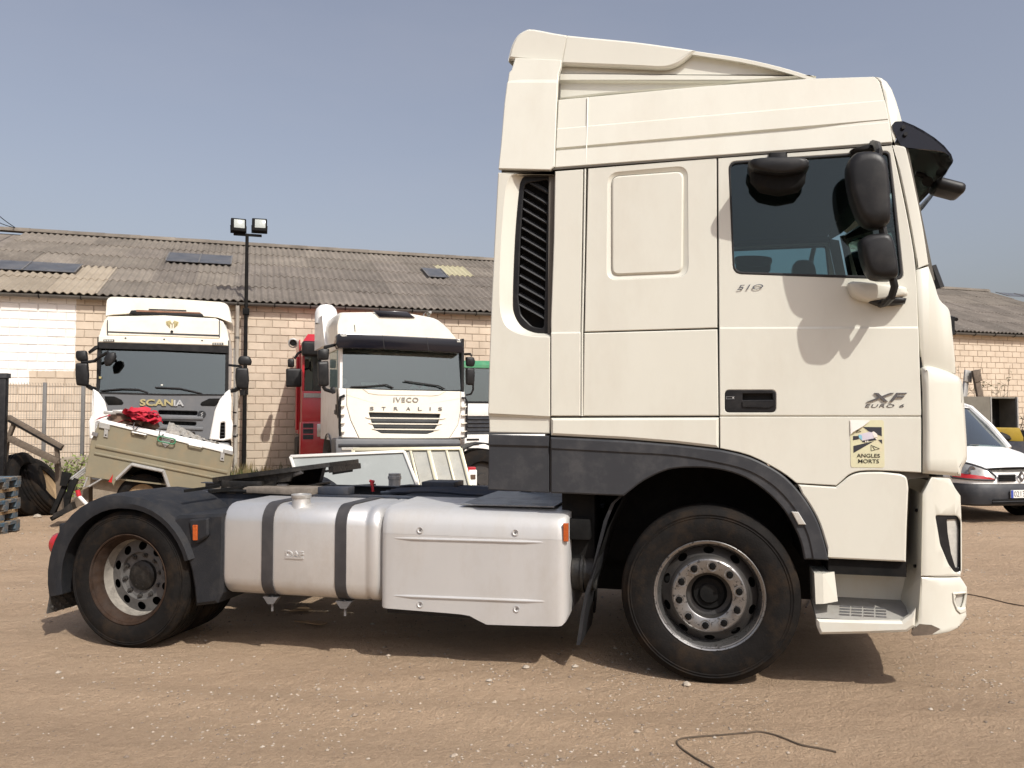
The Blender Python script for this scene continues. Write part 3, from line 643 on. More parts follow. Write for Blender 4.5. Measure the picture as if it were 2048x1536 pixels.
# roof deflector: lofted shells across the width
cap_top = [(1017, 116), (1024, 90), (1035, 70), (1050, 60), (1068, 58), (1136, 70), (1260, 82), (1340, 92.5), (1391, 100)]
cap_low = [(1387, 104.5), (1365, 122), (1345, 132), (1322, 136), (1280, 134), (1124, 127.5)]
YD = .16
def shell(name, pts, m, y0, ins=.10, edge=.06, th=.02):
    """closed side outline carried across the cab with rounded shoulders"""
    loc = [S(*p, y0) for p in pts]; q = MB(); cz = sum(p.z for p in loc) / len(loc)
    secs = []
    for yy, f in ((y0, 0), (y0 + .04, .35), (y0 + .14, .8), (y0 + .35, 1.0), (W / 2, 1.05), (W - y0 - .35, 1.0), (W - y0 - .14, .8), (W - y0 - .04, .35), (W - y0, 0)):
        secs.append([Vector((p.x, yy, p.z + (edge * f if p.z > cz else 0))) for p in loc])
    q.loft(secs); return obj(name, q, m, T, smooth=55)
dcap = panel(TR, 'deflector_cap', curve(cap_top, 3) + curve(cap_low, 3), CB, T, y=YD, th=.03, ch=.012, grooves=(((1136, 60), (1122, 140), 3, .006),))
near.append(dcap)
dbody = panel(TR, 'deflector_side', P('L1', (462, 488), (466, 345), (482, 292), (900, 305), (1060, 314), (1120, 300), (1180, 255), (1225, 228), (1262, 210)) + curve([(1395, 102), (1480, 115), (1560, 133), (1632, 154.5)], 3) + P('L1', (1460, 402), (1000, 437), (735, 456)), CB, T, y=YD + .05, th=.03, ch=.008,
              steps=(((1116, 148), (1540, 150), 6, -.02), ((1116, 164), (1460, 167), 4, .03)))
near.append(dbody)
ptsT = [S(*p, YD + .01) for p in curve([(1017, 116), (1024, 90), (1035, 70), (1050, 60), (1068, 58), (1136, 70), (1260, 82), (1340, 93), (1395, 102), (1480, 115), (1560, 133), (1632, 155)], 3)]
q = MB(); secs = []
for k in range(13):
    t = k / 12; yy = YD + .01 + (W - 2 * YD - .02) * t; up = .05 * (1 - (2 * t - 1) ** 6) - .006
    secs.append([Vector((p.x, yy, p.z + up)) for p in ptsT] + [Vector((p.x, yy, p.z + up - .02)) for p in ptsT[::-1]])
q.loft(secs); obj('deflector_top', q, CB, T, smooth=50)
q = MB(); q.bx((S(1215, 186, .3).x, .3, 3.27), (S(1330, 180, .3).x, W - .3, 3.30)); obj('deflector_bracket', q, M['blackmat'], T)
# roof top sheet and back wall
tp = [S(*p, yr(0, S(*p).z)) for p in [(1117, 200), (1400, 173), (1620, 157), (1748, 153), (1762, 168), (1772, 207), (1780, 250), (1788, 283)]]
q = MB(); secs = []
for k in range(11):
    t = k / 10; b = 1 - (2 * t - 1) ** 4
    secs.append([Vector((p.x + .10 * b * max(0, i - 3) / 4, p.y + .004 + (W - 2 * p.y - .008) * t, p.z + (.035 * b if i < 4 else 0) - .004)) for i, p in enumerate(tp)])
q.loft(secs, caps=False, ring=False); obj('roof', q, CB, T, smooth=60)
XB = S(1108, 600).x
q = MB(); q.bx((XB - .03, .10, 1.09), (XB, W - .10, S(1112, 200, .05).z - .01)); obj('back_wall', q, CB, T)
# --- cab side panels
pn('rear_column', [(1110, 342.5), (1166.5, 338), (1163.5, 500), (1161.5, 663), (1161, 832), (1102, 832), (1102, 640), (1107.5, 480)], steps=(((1100, 666), (1168, 665), 4, -.006),))
ring = P('L3', *rounded([(1008, 105), (1632, 48), (1638, 915), (1000, 945)], 85, 5)); ring2 = P('L3', *rounded([(1036, 128), (1604, 86), (1596, 885), (1036, 908)], 62, 5))
sp_ = pn('sleeper_panel', [(1176, 337), (1433, 316), (1434.6, 655.5), (1169, 663.5)], holes=[ring], ch=.004)
panel(TR, 'window_blank', ring2, CB, sp_, y=-.001, th=.02, ch=.010)
q = MB(); va = [S(*p, .003) for p in ring]; vb = [S(*p, .014) for p in ring2]; n = len(va); q.add(va + vb, [(i, (i + 1) % n, n + (i + 1) % n, n + i) for i in range(n)]); obj('blank_recess', q, CB, sp_, smooth=60)
pn('lower_sleeper_panel', [(1168, 666), (1434.8, 658.5), (1437, 831.5), (1165.5, 832)], ch=.006)
pn('locker_flap', [(1101.5, 836), (1437.5, 835), (1437.5, 896), (1350, 886), (1250, 878), (1101.5, 870.5)], y=-.008, ch=.014)
sk = pn('rear_skirt', [(977, 869), (1097.5, 872), (1097.5, 986), (975, 979)], M['greytrim'], steps=(((977, 891), (1098, 894), 5, .010),))
arch_o = curve([(1440, 899.5), (1500, 914.5), (1560, 946), (1602, 988), (1632, 1036), (1649, 1085), (1657, 1119)], 4)
arch_i = curve([(1609, 1119), (1600, 1080), (1576, 1032), (1540, 990), (1490, 955), (1437, 939), (1385, 935), (1335, 940), (1290, 960), (1262, 980), (1247, 992)], 4)
wa = pn('wheel_arch_skirt', [(1101, 874), (1250, 881.5), (1350, 889.5), (1438, 899.5)] + arch_o + arch_i + [(1101, 986)], M['greytrim'], y=-.004, th=.05, ch=.008)
archm = curve([(1101, 898), (1250, 906), (1350, 912), (1440, 927), (1500, 944), (1550, 975), (1590, 1020), (1615, 1070), (1626, 1119)], 4)
panel(TR, 'arch_lip', [(1101, 875.5), (1250, 883), (1350, 891), (1438, 901)] + [(a, b + 1.5) for a, b in arch_o] + archm[::-1], M['greytrim'], wa, y=-.012, th=.012, ch=.006)
panel(TR, 'side_reflector', P('K7', (1132, 483), (1172, 484), (1218, 560), (1172, 560)), M['lens'], wa, y=-.02, th=.02, ch=.004)
# --- door
dfe = curve(P('L2', (1203, 494), (1225, 600), (1285, 880), (1340, 1180), (1358, 1380)), 3) + [(1836, 640), (1840, 760), (1842, 820), (1842, 945)]
door_pts = [(1436, 316), (1783, 290.5)] + dfe + curve([(1838, 945), (1760, 941), (1720, 942), (1698, 949), (1684, 961), (1672, 971)], 3) + [(1594, 966.5)] + curve([(1590, 964), (1560, 942), (1500, 911), (1440, 896.5)], 3)
win_o = rounded(P('L2', (178, 606), (1186, 538), (1222, 830), (1276, 1345), (208, 1308)), [16, 10, 30, 14, 18], 5)
win_i = rounded(P('L2', (190, 618), (1178, 551), (1208, 830), (1258, 1328), (218, 1294)), [14, 9, 30, 12, 16], 5)
hnd = rounded(P('L4', (108, 878), (482, 878), (482, 1042), (108, 1042)), 9, 4)
door = pn('door', door_pts, holes=[win_o, hnd], th=.03, ch=.004, grooves=(((1436, 832.5), (1843, 833), 6, .008),), steps=(((1437, 656), (1843, 655), 4, -.005),))
panel(TR, 'window_seal', win_o, M['seal'], door, y=-.003, th=.02, ch=.003, holes=[win_i])
q = MB(); q.prism([S(*p, .012) for p in win_o], (0, .005, 0)); dg_ = obj('window_glass', q, M['glass'], door, smooth=0)
dh = panel(TR, 'door_handle', hnd, M['blackp'], door, y=-.006, th=.03, ch=.004, holes=[P('L4', (238, 905), (455, 905), (460, 950), (238, 952))])
q = MB(); q.prism([S(*p, .045) for p in hnd], (0, .004, 0)); q.prism([S(*p, -.014) for p in P('L4', (236, 962), (462, 962), (470, 990), (430, 1008), (240, 1000))], (0, .02, 0)); q.tube([S(*P('L4', (194, 968))[0], -.002), S(*P('L4', (194, 968))[0], .01)], .005, 10); obj('handle_grip', q, M['blackp'], dh, smooth=30)
b_ = lbox(TR, -.003, P('L4', (118, 944))[0], P('L4', (180, 926))[0]); q = MB(); [q.bx(a, b) for a, b in (((b_[0], -.0085, b_[1]), (b_[2], -.0065, b_[1] + .0012)), ((b_[0], -.0085, b_[3] - .0012), (b_[2], -.0065, b_[3])), ((b_[0], -.0085, b_[1] + .0013), (b_[0] + .0012, -.0065, b_[3] - .0013)), ((b_[2] - .012, -.0085, b_[1] + .003), (b_[2] - .004, -.0065, b_[3] - .003)))]; obj('handle_mark', q, M['silverletter'], dh, smooth=0)
letters('badge_number', '51O', lbox(TR, -.002, P('L4', (198, 148))[0], P('L4', (388, 104))[0]), M['chrome'], door, -.006, shear=.3, bold=.0, depth=.002)
letters('badge_model', 'XF', lbox(TR, -.002, P('L4', (1145, 964))[0], P('L4', (1440, 898))[0]), M['chrome'], door, -.006, shear=.35, bold=.01, depth=.008)
letters('badge_emission', 'EURO 6', lbox(TR, -.002, P('L4', (1132, 1006))[0], P('L4', (1418, 981))[0]), M['chrome'], door, -.006, shear=.25, bold=.0, depth=.002, space=1.15)
# blind-spot sticker
st = panel(TR, 'sticker', rounded(P('M5', (238, 240), (1035, 240), (1055, 1362), (255, 1355)), 5, 4), M['stick'], door, y=-.0068, th=.002, ch=0)
def flat(bits, name, par, y):
    q = MB()
    for pts, m in bits: q.prism([S(*p, y) for p in pts], (0, .0006, 0), m)
    return obj(name, q, None, par, smooth=0)
q = MB()
for pts, m in ((P('M5', (545, 400), (985, 405), (990, 620), (700, 520)), M['ink']), (P('M5', (310, 615), (445, 615), (445, 690), (310, 715)), M['ink']), (P('M5', (318, 850), (805, 735), (320, 1015)), M['ink']), (P('M5', (905, 710), (995, 700), (998, 800)), M['ink']),
               (P('M5', (520, 740), (805, 660), (870, 690), (860, 710), (540, 765)), M['ink'])): q.prism([S(*p, -.0082) for p in pts], (0, .001, 0), m)
for pts, m in ((P('M5', (440, 580), (520, 600), (525, 725), (445, 650)), M['stickb']), (P('M5', (440, 580), (690, 515), (770, 530), (800, 670), (525, 725), (520, 600)), M['stickl']), (P('M5', (760, 520), (800, 505), (880, 570), (890, 640), (810, 655)), M['stickw'])): q.prism([S(*p, -.0095) for p in pts], (0, .001, 0), m)
for x0_, y0_ in ((600, 740), (645, 735), (850, 680)): q.lathe([(-.0112, .0001), (-.0112, .0038)], S(*P('M5', (x0_, y0_))[0], 0), 'y', 10, M['stickw'])
def outline(pts, w, m, y):
    ps = [S(*p, y) for p in pts]
    for i in range(len(ps)): q.beam(ps[i], ps[(i + 1) % len(ps)], w, .0012, m, up=(0, -1, 0))
outline(P('M5', (735, 830), (935, 915), (738, 965)), .0022, M['text'], -.008); outline(P('M5', (770, 865), (825, 935)), .0022, M['text'], -.008)
outline(P('M5', (390, 465), (500, 512), (392, 538)), .0016, M['text'], -.008); outline(P('M5', (405, 470), (435, 530)), .0016, M['text'], -.008)
obj('sticker_print', q, None, st, smooth=0)
letters('sticker_words', 'ANGLES', lbox(TR, -.003, P('M5', (393, 1120))[0], P('M5', (940, 1035))[0]), M['text'], st, -.008, bold=.004, depth=.001)
letters('sticker_words', 'MORTS', lbox(TR, -.003, P('M5', (430, 1252))[0], P('M5', (918, 1165))[0]), M['text'], st, -.008, bold=.004, depth=.001)
q = MB(); fl = P('M5', (240, 235), (720, 245), (560, 375), (430, 450), (310, 520), (250, 585)); dy_ = [0, -.002, -.012, -.016, -.012, -.002]
q.add([S(*p, -.0095 + d) for p, d in zip(fl, dy_)] + [S(*p, -.0085 + d) for p, d in zip(fl, dy_)], [(0, 1, 2, 3, 4, 5), (11, 10, 9, 8, 7, 6)]); obj('peeled_corner', q, M['stickw'], st)
# --- front pillar, corner panels
pil_o = curve(P('L2', (1290, 520), (1312, 610), (1345, 760), (1395, 1010), (1432, 1250)), 3)
pil = pn('front_pillar', [(1787, 289)] + [(1808, 293)] + pil_o + P('L2', (1352, 1275)) + [(a + 3.5, b) for a, b in curve(P('L2', (1203, 494), (1225, 600), (1285, 880), (1340, 1180), (1352, 1270)), 3)][::-1], yf=lambda x, z: yc(x, z), nx=6, th=.03)
corner_o = curve(P('L2', (1432, 1262), (1470, 1370)) + P('L4', (1680, 215), (1740, 275), (1760, 330), (1772, 440), (1788, 600), (1800, 760)), 3)
cu = pn('corner_panel', P('L2', (1356, 1283)) + corner_o + P('L4', (1558, 712), (1536, 570), (1520, 300)), yf=yc, nx=7, th=.03, smooth=60)
def ycb(x, z): return yc(x, z) - .035
cl = pn('corner_deflector', curve(P('L4', (1556, 716), (1600, 700), (1700, 725), (1800, 765), (1845, 805), (1862, 900), (1880, 1150), (1890, 1350), (1882, 1400), (1852, 1450), (1842, 1512)), 3) + P('L4', (1700, 1500), (1568, 1490), (1570, 1200), (1566, 900)), yf=ycb, nx=7, nz=6, th=.05, ch=.025, smooth=60)
q = MB(); q.prism([S(1843.5, 300, .03), S(1846, 640, .03), S(1846, 946, .03)] and [S(1842, 600, .015), S(1850, 600, .015), S(1853, 947, .015), S(1842, 947, .015)], (0, .03, 0)); o = obj('door_gap_seal', q, M['seal'], T); near.append(o)
# --- lower front: skirt panel, bumper corner, lamps, step
pn('lower_skirt', [(1596, 969)] + [(1672, 974)] + curve([(1686, 963), (1700, 952), (1722, 945), (1762, 944)], 3) + curve([(1800, 948), (1813, 955), (1817, 975)], 3) + P('K8', (885, 700), (880, 922), (346, 897)) + [(a + 2, b) for a, b in arch_o[::-1] if b > 985], M['cream'], y=-.004, th=.03, ch=.008)
def yb(x, z): t = max(0.0, x - 1.06); return min(.12, 1.2 * t * t)
bo = P('K8', (998, 445), (1060, 328), (1185, 330), (1225, 408), (1262, 460), (1268, 600), (1270, 985), (1262, 1022), (985, 1022))
lampo = P('K8', *rounded([(1085, 595), (1240, 598), (1264, 640), (1264, 990), (1225, 1000), (1178, 940), (1120, 800)], 18, 3))
bc = pn('bumper_corner', bo, CB, yf=yb, nx=6, nz=4, th=.04, ch=.006, holes=[lampo], smooth=45)
hb = panel(TR, 'headlamp_bezel', lampo, M['blackp'], T, y=.012, yf=yb, nx=4, th=.03, ch=.003, holes=[P('K8', *rounded([(1165, 625), (1238, 622), (1252, 700), (1248, 962), (1226, 962), (1195, 860), (1172, 720)], 8, 3))]); near.append(hb)
panel(TR, 'headlamp_lens', P('K8', *rounded([(1163, 623), (1240, 620), (1255, 700), (1251, 966), (1224, 966), (1192, 860), (1169, 720)], 8, 3)), M['lens'], hb, y=.025, yf=yb, nx=3, th=.01, ch=0)
fogo = P('K8', *rounded([(1240, 1148), (1296, 1142), (1285, 1200), (1270, 1245), (1245, 1240), (1222, 1190)], 8, 3))
bl = pn('lower_bumper', P('K8', (986, 1030), (1262, 1030), (1308, 1098), (1310, 1140), (1300, 1245), (1305, 1300), (1280, 1345), (1245, 1385), (1180, 1412), (1080, 1432), (930, 1440), (938, 1370), (965, 1330), (975, 1200)), CB, yf=lambda x, z: yb(x, z) + max(0, .34 - z) * .7, nx=6, nz=6, th=.04, ch=.008, holes=[fogo], smooth=45)
panel(TR, 'fog_lamp', fogo, M['lens'], bl, y=.02, yf=yb, nx=2, th=.01, ch=0)
panel(TR, 'fog_surround', P('K8', (1208, 1138), (1300, 1130), (1308, 1142), (1222, 1152), (1222, 1190), (1246, 1245), (1268, 1250), (1298, 1240), (1302, 1268), (1262, 1285), (1236, 1262), (1212, 1200)), CB, bl, y=-.008, yf=yb, nx=4, th=.02, ch=.004)
panel(TR, 'scuffed_lip', P('K8', (918, 1405), (975, 1355), (1060, 1362), (1120, 1390), (1060, 1428), (930, 1438)), M['oldwood'], bl, y=-.0035, yf=lambda x, z: yb(x, z) + max(0, .34 - z) * .7, nx=4, nz=3, th=.003, ch=0)
# step well
a0 = [S(*p, 0) for p in P('K8', (996, 447), (985, 1022), (965, 1335), (938, 1375))]; a1 = [S(*p, .30) for p in P('K8', (905, 405), (880, 960), (826, 1180), (818, 1182))]
q = MB(); q.add(a0 + a1, [(0, 1, 5, 4), (1, 2, 6, 5), (2, 3, 7, 6)]); o = obj('step_side_wall', q, M['cream_low'], T, smooth=0); near.append(o)
for p in ((962, 560), (950, 950), (960, 1135)):
    t = .32 if p[1] < 1000 else .3; c = S(*P('K8', p)[0], .10 if p[1] < 1000 else .09); q = MB(); q.tube([c + Vector((-.012, -.004, 0)), c + Vector((.02, 0, 0))], .009, 10); obj('screw', q, M['blackmat'], o)
sw = pn('step_lip', P('K8', (255, 1322), (600, 1332), (852, 1337), (920, 1290), (952, 1245), (945, 1372), (888, 1412), (600, 1424), (282, 1430), (258, 1375)), M['cream_low'], y=-.01, th=.03, ch=.014, nz=3)
z_t = S(*P('K8', (600, 1334))[0], -.01).z; xa_, xb_ = S(*P('K8', (255, 1322))[0], 0).x, S(*P('K8', (945, 1300))[0], 0).x
stepm = mat('grey_step_plastic', (.30, .29, .265), .6, var=.1, vscale=8, dirt=(.20, .17, .14), dirt_amt=.5, dscale=12)
zt = S(*P('K8', (600, 1178))[0], .25).z
q = MB(); q.add([(xa_, .0, z_t), (xb_ - .05, .0, z_t), (xb_ + .01, .10, z_t + .004), (xb_ + .01, .26, zt), (xa_, .26, zt), (xa_, .0, z_t - .03), (xb_ - .05, 0, z_t - .03), (xb_ + .01, .10, z_t - .03), (xb_ + .01, .26, zt - .03), (xa_, .26, zt - .03)], [(0, 1, 2, 3, 4), (9, 8, 7, 6, 5), (0, 4, 9, 5), (3, 4, 9, 8)]); tr_ = obj('step_tread', q, stepm, T, smooth=0); near.append(tr_)
for i in range(4):
    for j in range(4):
        f = (j + .5) / 4; xx = xa_ + (xb_ - xa_) * (.34 + .125 * i - .012 * j); yy = .03 + .13 * (1 - f); zz = z_t + (zt - z_t) * yy / .26
        q = MB(); q.box((xx, yy, zz + .0035), (.05, .011, .006)); obj('tread_bar', q, M['steel'], tr_, smooth=0)
q = MB(); q.bx((xa_ + .12, .261, zt - .02), (xb_ + .03, .28, S(*P('K8', (600, 985))[0], .26).z)); o = obj('step_back_wall', q, M['cream_low'], T); near.append(o)
po = [S(*p, -.006) for p in P('K8', (240, 1000), (300, 1004), (305, 1214), (250, 1216))]; pb_ = [S(*p, -.006) for p in P('K8', (300, 1004), (385, 997), (410, 1205), (305, 1214))]
q = MB(); q.prism(po, (0, .24, 0)); pb_[1].y += .03; pb_[2].y += .03; q.prism(pb_, (0, .22, 0)); o = obj('step_post', q, CB, T, smooth=20); near.append(o)
q = MB(); q.bx((S(1657, 1120, .02).x, .03, S(1700, 1150, .02).z), (S(1815, 1120).x, .32, S(1700, 1118).z)); o = obj('step_gap_trim', q, M['blackmat'], T); near.append(o)
# --- windscreen, front face, bumper front
wl = [S(*p, .12) for p in P('L2', (1300, 520), (1330, 650), (1372, 860), (1412, 1060), (1446, 1270))]
q = MB(); secs = []
for k in range(13):
    t = k / 12; b = 1 - (2 * t - 1) ** 2; secs.append([Vector((p.x - .01 + .12 * (1 - (2 * t - 1) ** 2), .16 + (W - .32) * t, p.z)) for p in wl])
q.loft(secs, caps=False, ring=False); wsn = obj('windscreen', q, M['wglass'], T, smooth=60)
for s_ in (0, 12):
    ed = secs[s_]; q = MB(); q.loft([[p + Vector((-.02, 0, 0)) for p in ed], [p + Vector((.012, .03 if s_ == 0 else -.03, 0)) for p in ed]], caps=False, ring=False); obj('windscreen_seal', q, M['seal'], wsn)
fl_ = [S(*p, .05) for p in P('L2', (1440, 1268), (1475, 1350), (1512, 1460)) + P('L4', (1745, 300), (1765, 440), (1795, 760), (1850, 830), (1885, 1200), (1880, 1400), (1842, 1512))]
q = MB(); q.loft([[Vector((p.x + .09 * (1 - (2 * k / 10 - 1) ** 2) - .065, .13 + (W - .26) * k / 10, p.z)) for p in fl_] for k in range(11)], caps=False, ring=False); fp = obj('front_panel', q, CB, T, smooth=50)
q = MB(); q.tube([S(*p, .55) for p in P('L2', (1448, 1262), (1470, 1320), (1500, 1400))], .03, 8); q.bx((S(1868, 560, .5).x, .4, 1.98), (S(1875, 560, .5).x + .06, W - .4, 2.08)); obj('wiper_cowl', q, M['blackp'], T)
for yy in (.45, 1.1, 1.75): q = MB(); q.tube([(S(1868, 545, .5).x + .10, yy, 2.07), (S(1862, 530, .5).x + .10, yy + .3, 2.14), (S(1862, 530, .5).x + .10, yy + .6, 2.16)], .012, 6); obj('wiper', q, M['blackp'], T)
q = MB()
for k in range(6): q.bx((1.30, .45, 1.12 + .10 * k), (1.335, W - .45, 1.17 + .10 * k))
obj('grille_bars', q, M['blackp'], T)
bf = [S(*p, .0) for p in P('K8', (1225, 410), (1264, 460), (1268, 985), (1308, 1100), (1305, 1300), (1245, 1390))]
q = MB(); q.loft([[Vector((p.x - .02 + .11 * (1 - (2 * k / 10 - 1) ** 2), .13 + (W - .26) * k / 10, p.z)) for p in bf] for k in range(11)], caps=False, ring=False); obj('front_bumper', q, CB, T, smooth=50)
# --- sun visor, ahead mirror
vt = [S(*p, .02) for p in P('L2', (1205, 375), (1222, 354), (1275, 352), (1340, 378), (1400, 410), (1470, 455), (1530, 505), (1575, 560), (1588, 600))]; vb_ = [S(*p, .02) for p in P('L2', (1208, 400), (1240, 470), (1260, 505), (1300, 518), (1400, 528), (1480, 535), (1530, 545), (1568, 572), (1586, 604))]
q = MB(); vs = vt + vb_; n = len(vt)
q.add([p for p in vt] + [p for p in vb_] + [p + Vector((0, .012, 0)) for p in vt] + [p + Vector((0, .012, 0)) for p in vb_], [(i, i + 1, n + i + 1, n + i) for i in range(n - 1)] + [(2 * n + i, 3 * n + i, 3 * n + i + 1, 2 * n + i + 1) for i in range(n - 1)] + [(i, 2 * n + i, 2 * n + i + 1, i + 1) for i in range(n - 1)] + [(n + i, n + i + 1, 3 * n + i + 1, 3 * n + i) for i in range(n - 1)])
secs = []
for k in range(11):
    t = k / 10; yy = .02 + (W - .04) * t; b = 1 - (2 * t - 1) ** 4; secs.append([p + Vector((.05 * b, yy - .02, .02 * b)) for p in vt[2:]] + [p + Vector((.05 * b - .004, yy - .02, .02 * b - .012)) for p in vt[2:][::-1]])
q.loft(secs)
l0 = vt[-1]; lips = []
for k in range(11):
    t = k / 10; b = 1 - (2 * t - 1) ** 4; lips.append([Vector((l0.x + .05 * b, l0.y + (W - .04) * t, l0.z)), Vector((l0.x + .05 * b - .075, l0.y + (W - .04) * t, l0.z - .13))])
q.loft(lips, caps=False, ring=False)
vis = obj('sun_visor', q, M['visor'], T, smooth=40)
for p in ((1276, 388), (1290, 430)): c = S(*P('L2', p)[0], .0); q = MB(); q.tube([c + Vector((0, .03, 0)), c], .011, 10); obj('visor_bolt', q, M['blackp'], vis)
am = obj('front_mirror', rbox((0, 0, 0), (.165, .2, .07), .03, 3), M['blackp'], T, S(*P('L2', (1548, 778))[0], .45), rot=(0, R(20), 0))
q = MB(); q.tube([S(*p, .45) for p in P('L2', (1350, 680), (1400, 690), (1432, 728), (1470, 760))], .016, 8); q.tube([S(*P('L2', (1425, 730))[0], .40), S(*P('L2', (1425, 730))[0], .5)], .03, 10); o = obj('mirror_arm', q, M['blackp'], T)
# --- side mirrors
def hull(pts, y, w, m, name, parent, bev=.05, taper=.82):
    ps = [S(*p, y) for p in pts]; c = sum(ps, Vector()) / len(ps); q = MB()
    def ring_(f, dy): return [c + (p - c) * f + Vector((0, dy, 0)) for p in ps]
    q.loft([ring_(.70, 0), ring_(.86, .005), ring_(.95, .018), ring_(.99, .04), ring_(1.0, .07), ring_(.99, w - .02), ring_(.93, w)]); return obj(name, q, m, parent, smooth=55)
mm1 = curve(P('L2', (985, 535), (1040, 525), (1110, 528), (1165, 562), (1190, 640), (1200, 780), (1206, 900), (1200, 970), (1160, 998), (1085, 1003), (1020, 965), (985, 900), (950, 790), (930, 660), (940, 580), (985, 535)), 2)[:-1]
mir = hull(mm1, -.30, .15, M['blackp'], 'main_mirror', T); near.append(mir)
mm2 = curve(P('L2', (1012, 1085), (1060, 1055), (1130, 1045), (1190, 1048), (1222, 1095), (1242, 1190), (1254, 1280), (1238, 1328), (1170, 1335), (1095, 1325), (1055, 1280), (1022, 1180), (1012, 1085)), 2)[:-1]
mir2 = hull(mm2, -.29, .15, M['blackp'], 'wide_angle_mirror', T); near.append(mir2)
for p_, o_ in ((mm1, mir), (mm2, mir2)):
    c = sum((S(*a, -.2) for a in p_), Vector()) / len(p_)
q = MB(); q.tube([S(*p, y) for p, y in zip(P('L2', (1080, 492), (1110, 500), (1120, 540), (1110, 650), (1110, 900), (1140, 1010), (1160, 1100), (1205, 1320), (1220, 1390), (1200, 1455), (1165, 1490), (1130, 1500)), (.02, -.12, -.2, -.2, -.2, -.2, -.2, -.2, -.2, -.18, -.12, -.03))], .020, 8); o = obj('mirror_arm', q, M['blackp'], T); near.append(o)
o = hull(P('L2', (1040, 496), (1115, 488), (1118, 520), (960, 545), (945, 525)), -.05, .07, M['blackp'], 'mirror_bracket', T); near.append(o)
pod = hull(curve(P('L2', (932, 1368), (955, 1350), (1100, 1362), (1290, 1385), (1308, 1405), (1310, 1440), (1200, 1465), (1060, 1478), (960, 1440), (932, 1368)), 2)[:-1], -.085, .09, CB, 'mirror_foot', T); near.append(pod)
o = hull(P('L2', (1065, 1478), (1180, 1440), (1306, 1458), (1296, 1490), (1220, 1500), (1120, 1500)), -.075, .09, M['blackp'], 'foot_cover', pod)
# kerb mirror
kh = hull(curve(P('L2', (303, 600), (325, 580), (430, 570), (560, 567), (670, 578), (690, 600), (682, 640), (600, 668), (500, 678), (400, 664), (320, 640), (303, 600)), 2)[:-1], -.21, .20, M['blackp'], 'kerb_mirror', T); near.append(kh)
o = hull(P('L2', (316, 640), (672, 645), (668, 720), (625, 775), (500, 800), (375, 775), (318, 715)), -.15, .10, M['blackmat'], 'mirror_shell', kh)
o = hull(P('L2', (432, 545), (548, 540), (552, 582), (428, 585)), -.03, .04, M['blackp'], 'kerb_bracket', kh)
# --- cab interior
q = MB(); xd0, xd1 = XB + .02, S(1842, 800, .1).x
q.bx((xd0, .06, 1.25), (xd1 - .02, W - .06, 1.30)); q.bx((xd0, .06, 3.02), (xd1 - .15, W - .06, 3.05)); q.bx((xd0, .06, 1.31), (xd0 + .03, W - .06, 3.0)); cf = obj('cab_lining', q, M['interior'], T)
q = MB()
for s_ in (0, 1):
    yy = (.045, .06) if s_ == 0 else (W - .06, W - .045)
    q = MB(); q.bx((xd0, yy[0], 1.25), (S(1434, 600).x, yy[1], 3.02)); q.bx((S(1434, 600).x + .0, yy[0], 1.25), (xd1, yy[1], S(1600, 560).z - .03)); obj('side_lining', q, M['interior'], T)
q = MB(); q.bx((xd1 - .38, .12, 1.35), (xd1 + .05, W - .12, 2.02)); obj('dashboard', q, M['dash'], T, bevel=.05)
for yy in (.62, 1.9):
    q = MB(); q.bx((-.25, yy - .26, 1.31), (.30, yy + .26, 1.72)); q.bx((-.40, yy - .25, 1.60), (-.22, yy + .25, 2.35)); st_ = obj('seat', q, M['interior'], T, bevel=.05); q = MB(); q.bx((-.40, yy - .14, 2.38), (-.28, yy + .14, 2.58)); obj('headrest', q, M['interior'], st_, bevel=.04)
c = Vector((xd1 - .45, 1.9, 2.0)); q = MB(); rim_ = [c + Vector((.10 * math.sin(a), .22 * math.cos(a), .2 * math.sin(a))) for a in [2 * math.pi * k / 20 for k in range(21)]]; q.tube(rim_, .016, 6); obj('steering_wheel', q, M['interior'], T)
for pts in ([(1003, 338), (1109, 332), (1108, 352), (1003, 352)], [(1090, 862), (1112, 862), (1112, 984), (1090, 984)], [(1098, 830), (1445, 828), (1445, 905), (1420, 930), (1100, 880)], [(1428, 312), (1442, 312), (1446, 905), (1430, 905)], [(1100, 655), (1440, 650), (1440, 672), (1100, 672)], [(1098, 340), (1114, 340), (1108, 870), (1094, 870)], [(1160, 335), (1182, 335), (1176, 836), (1156, 836)], [(1100, 328), (1790, 278), (1790, 296), (1100, 346)], [(1640, 940), (1850, 940), (1850, 955), (1690, 975), (1580, 975)], [(1825, 500), (1850, 500), (1858, 955), (1836, 955)], [(1780, 285), (1815, 290), (1870, 560), (1840, 560)]):
    q = MB(); q.prism([S(*p, .034) for p in pts], (0, .006, 0)); o = obj('seam_backing', q, M['gapm'], T, smooth=0); near.append(o)
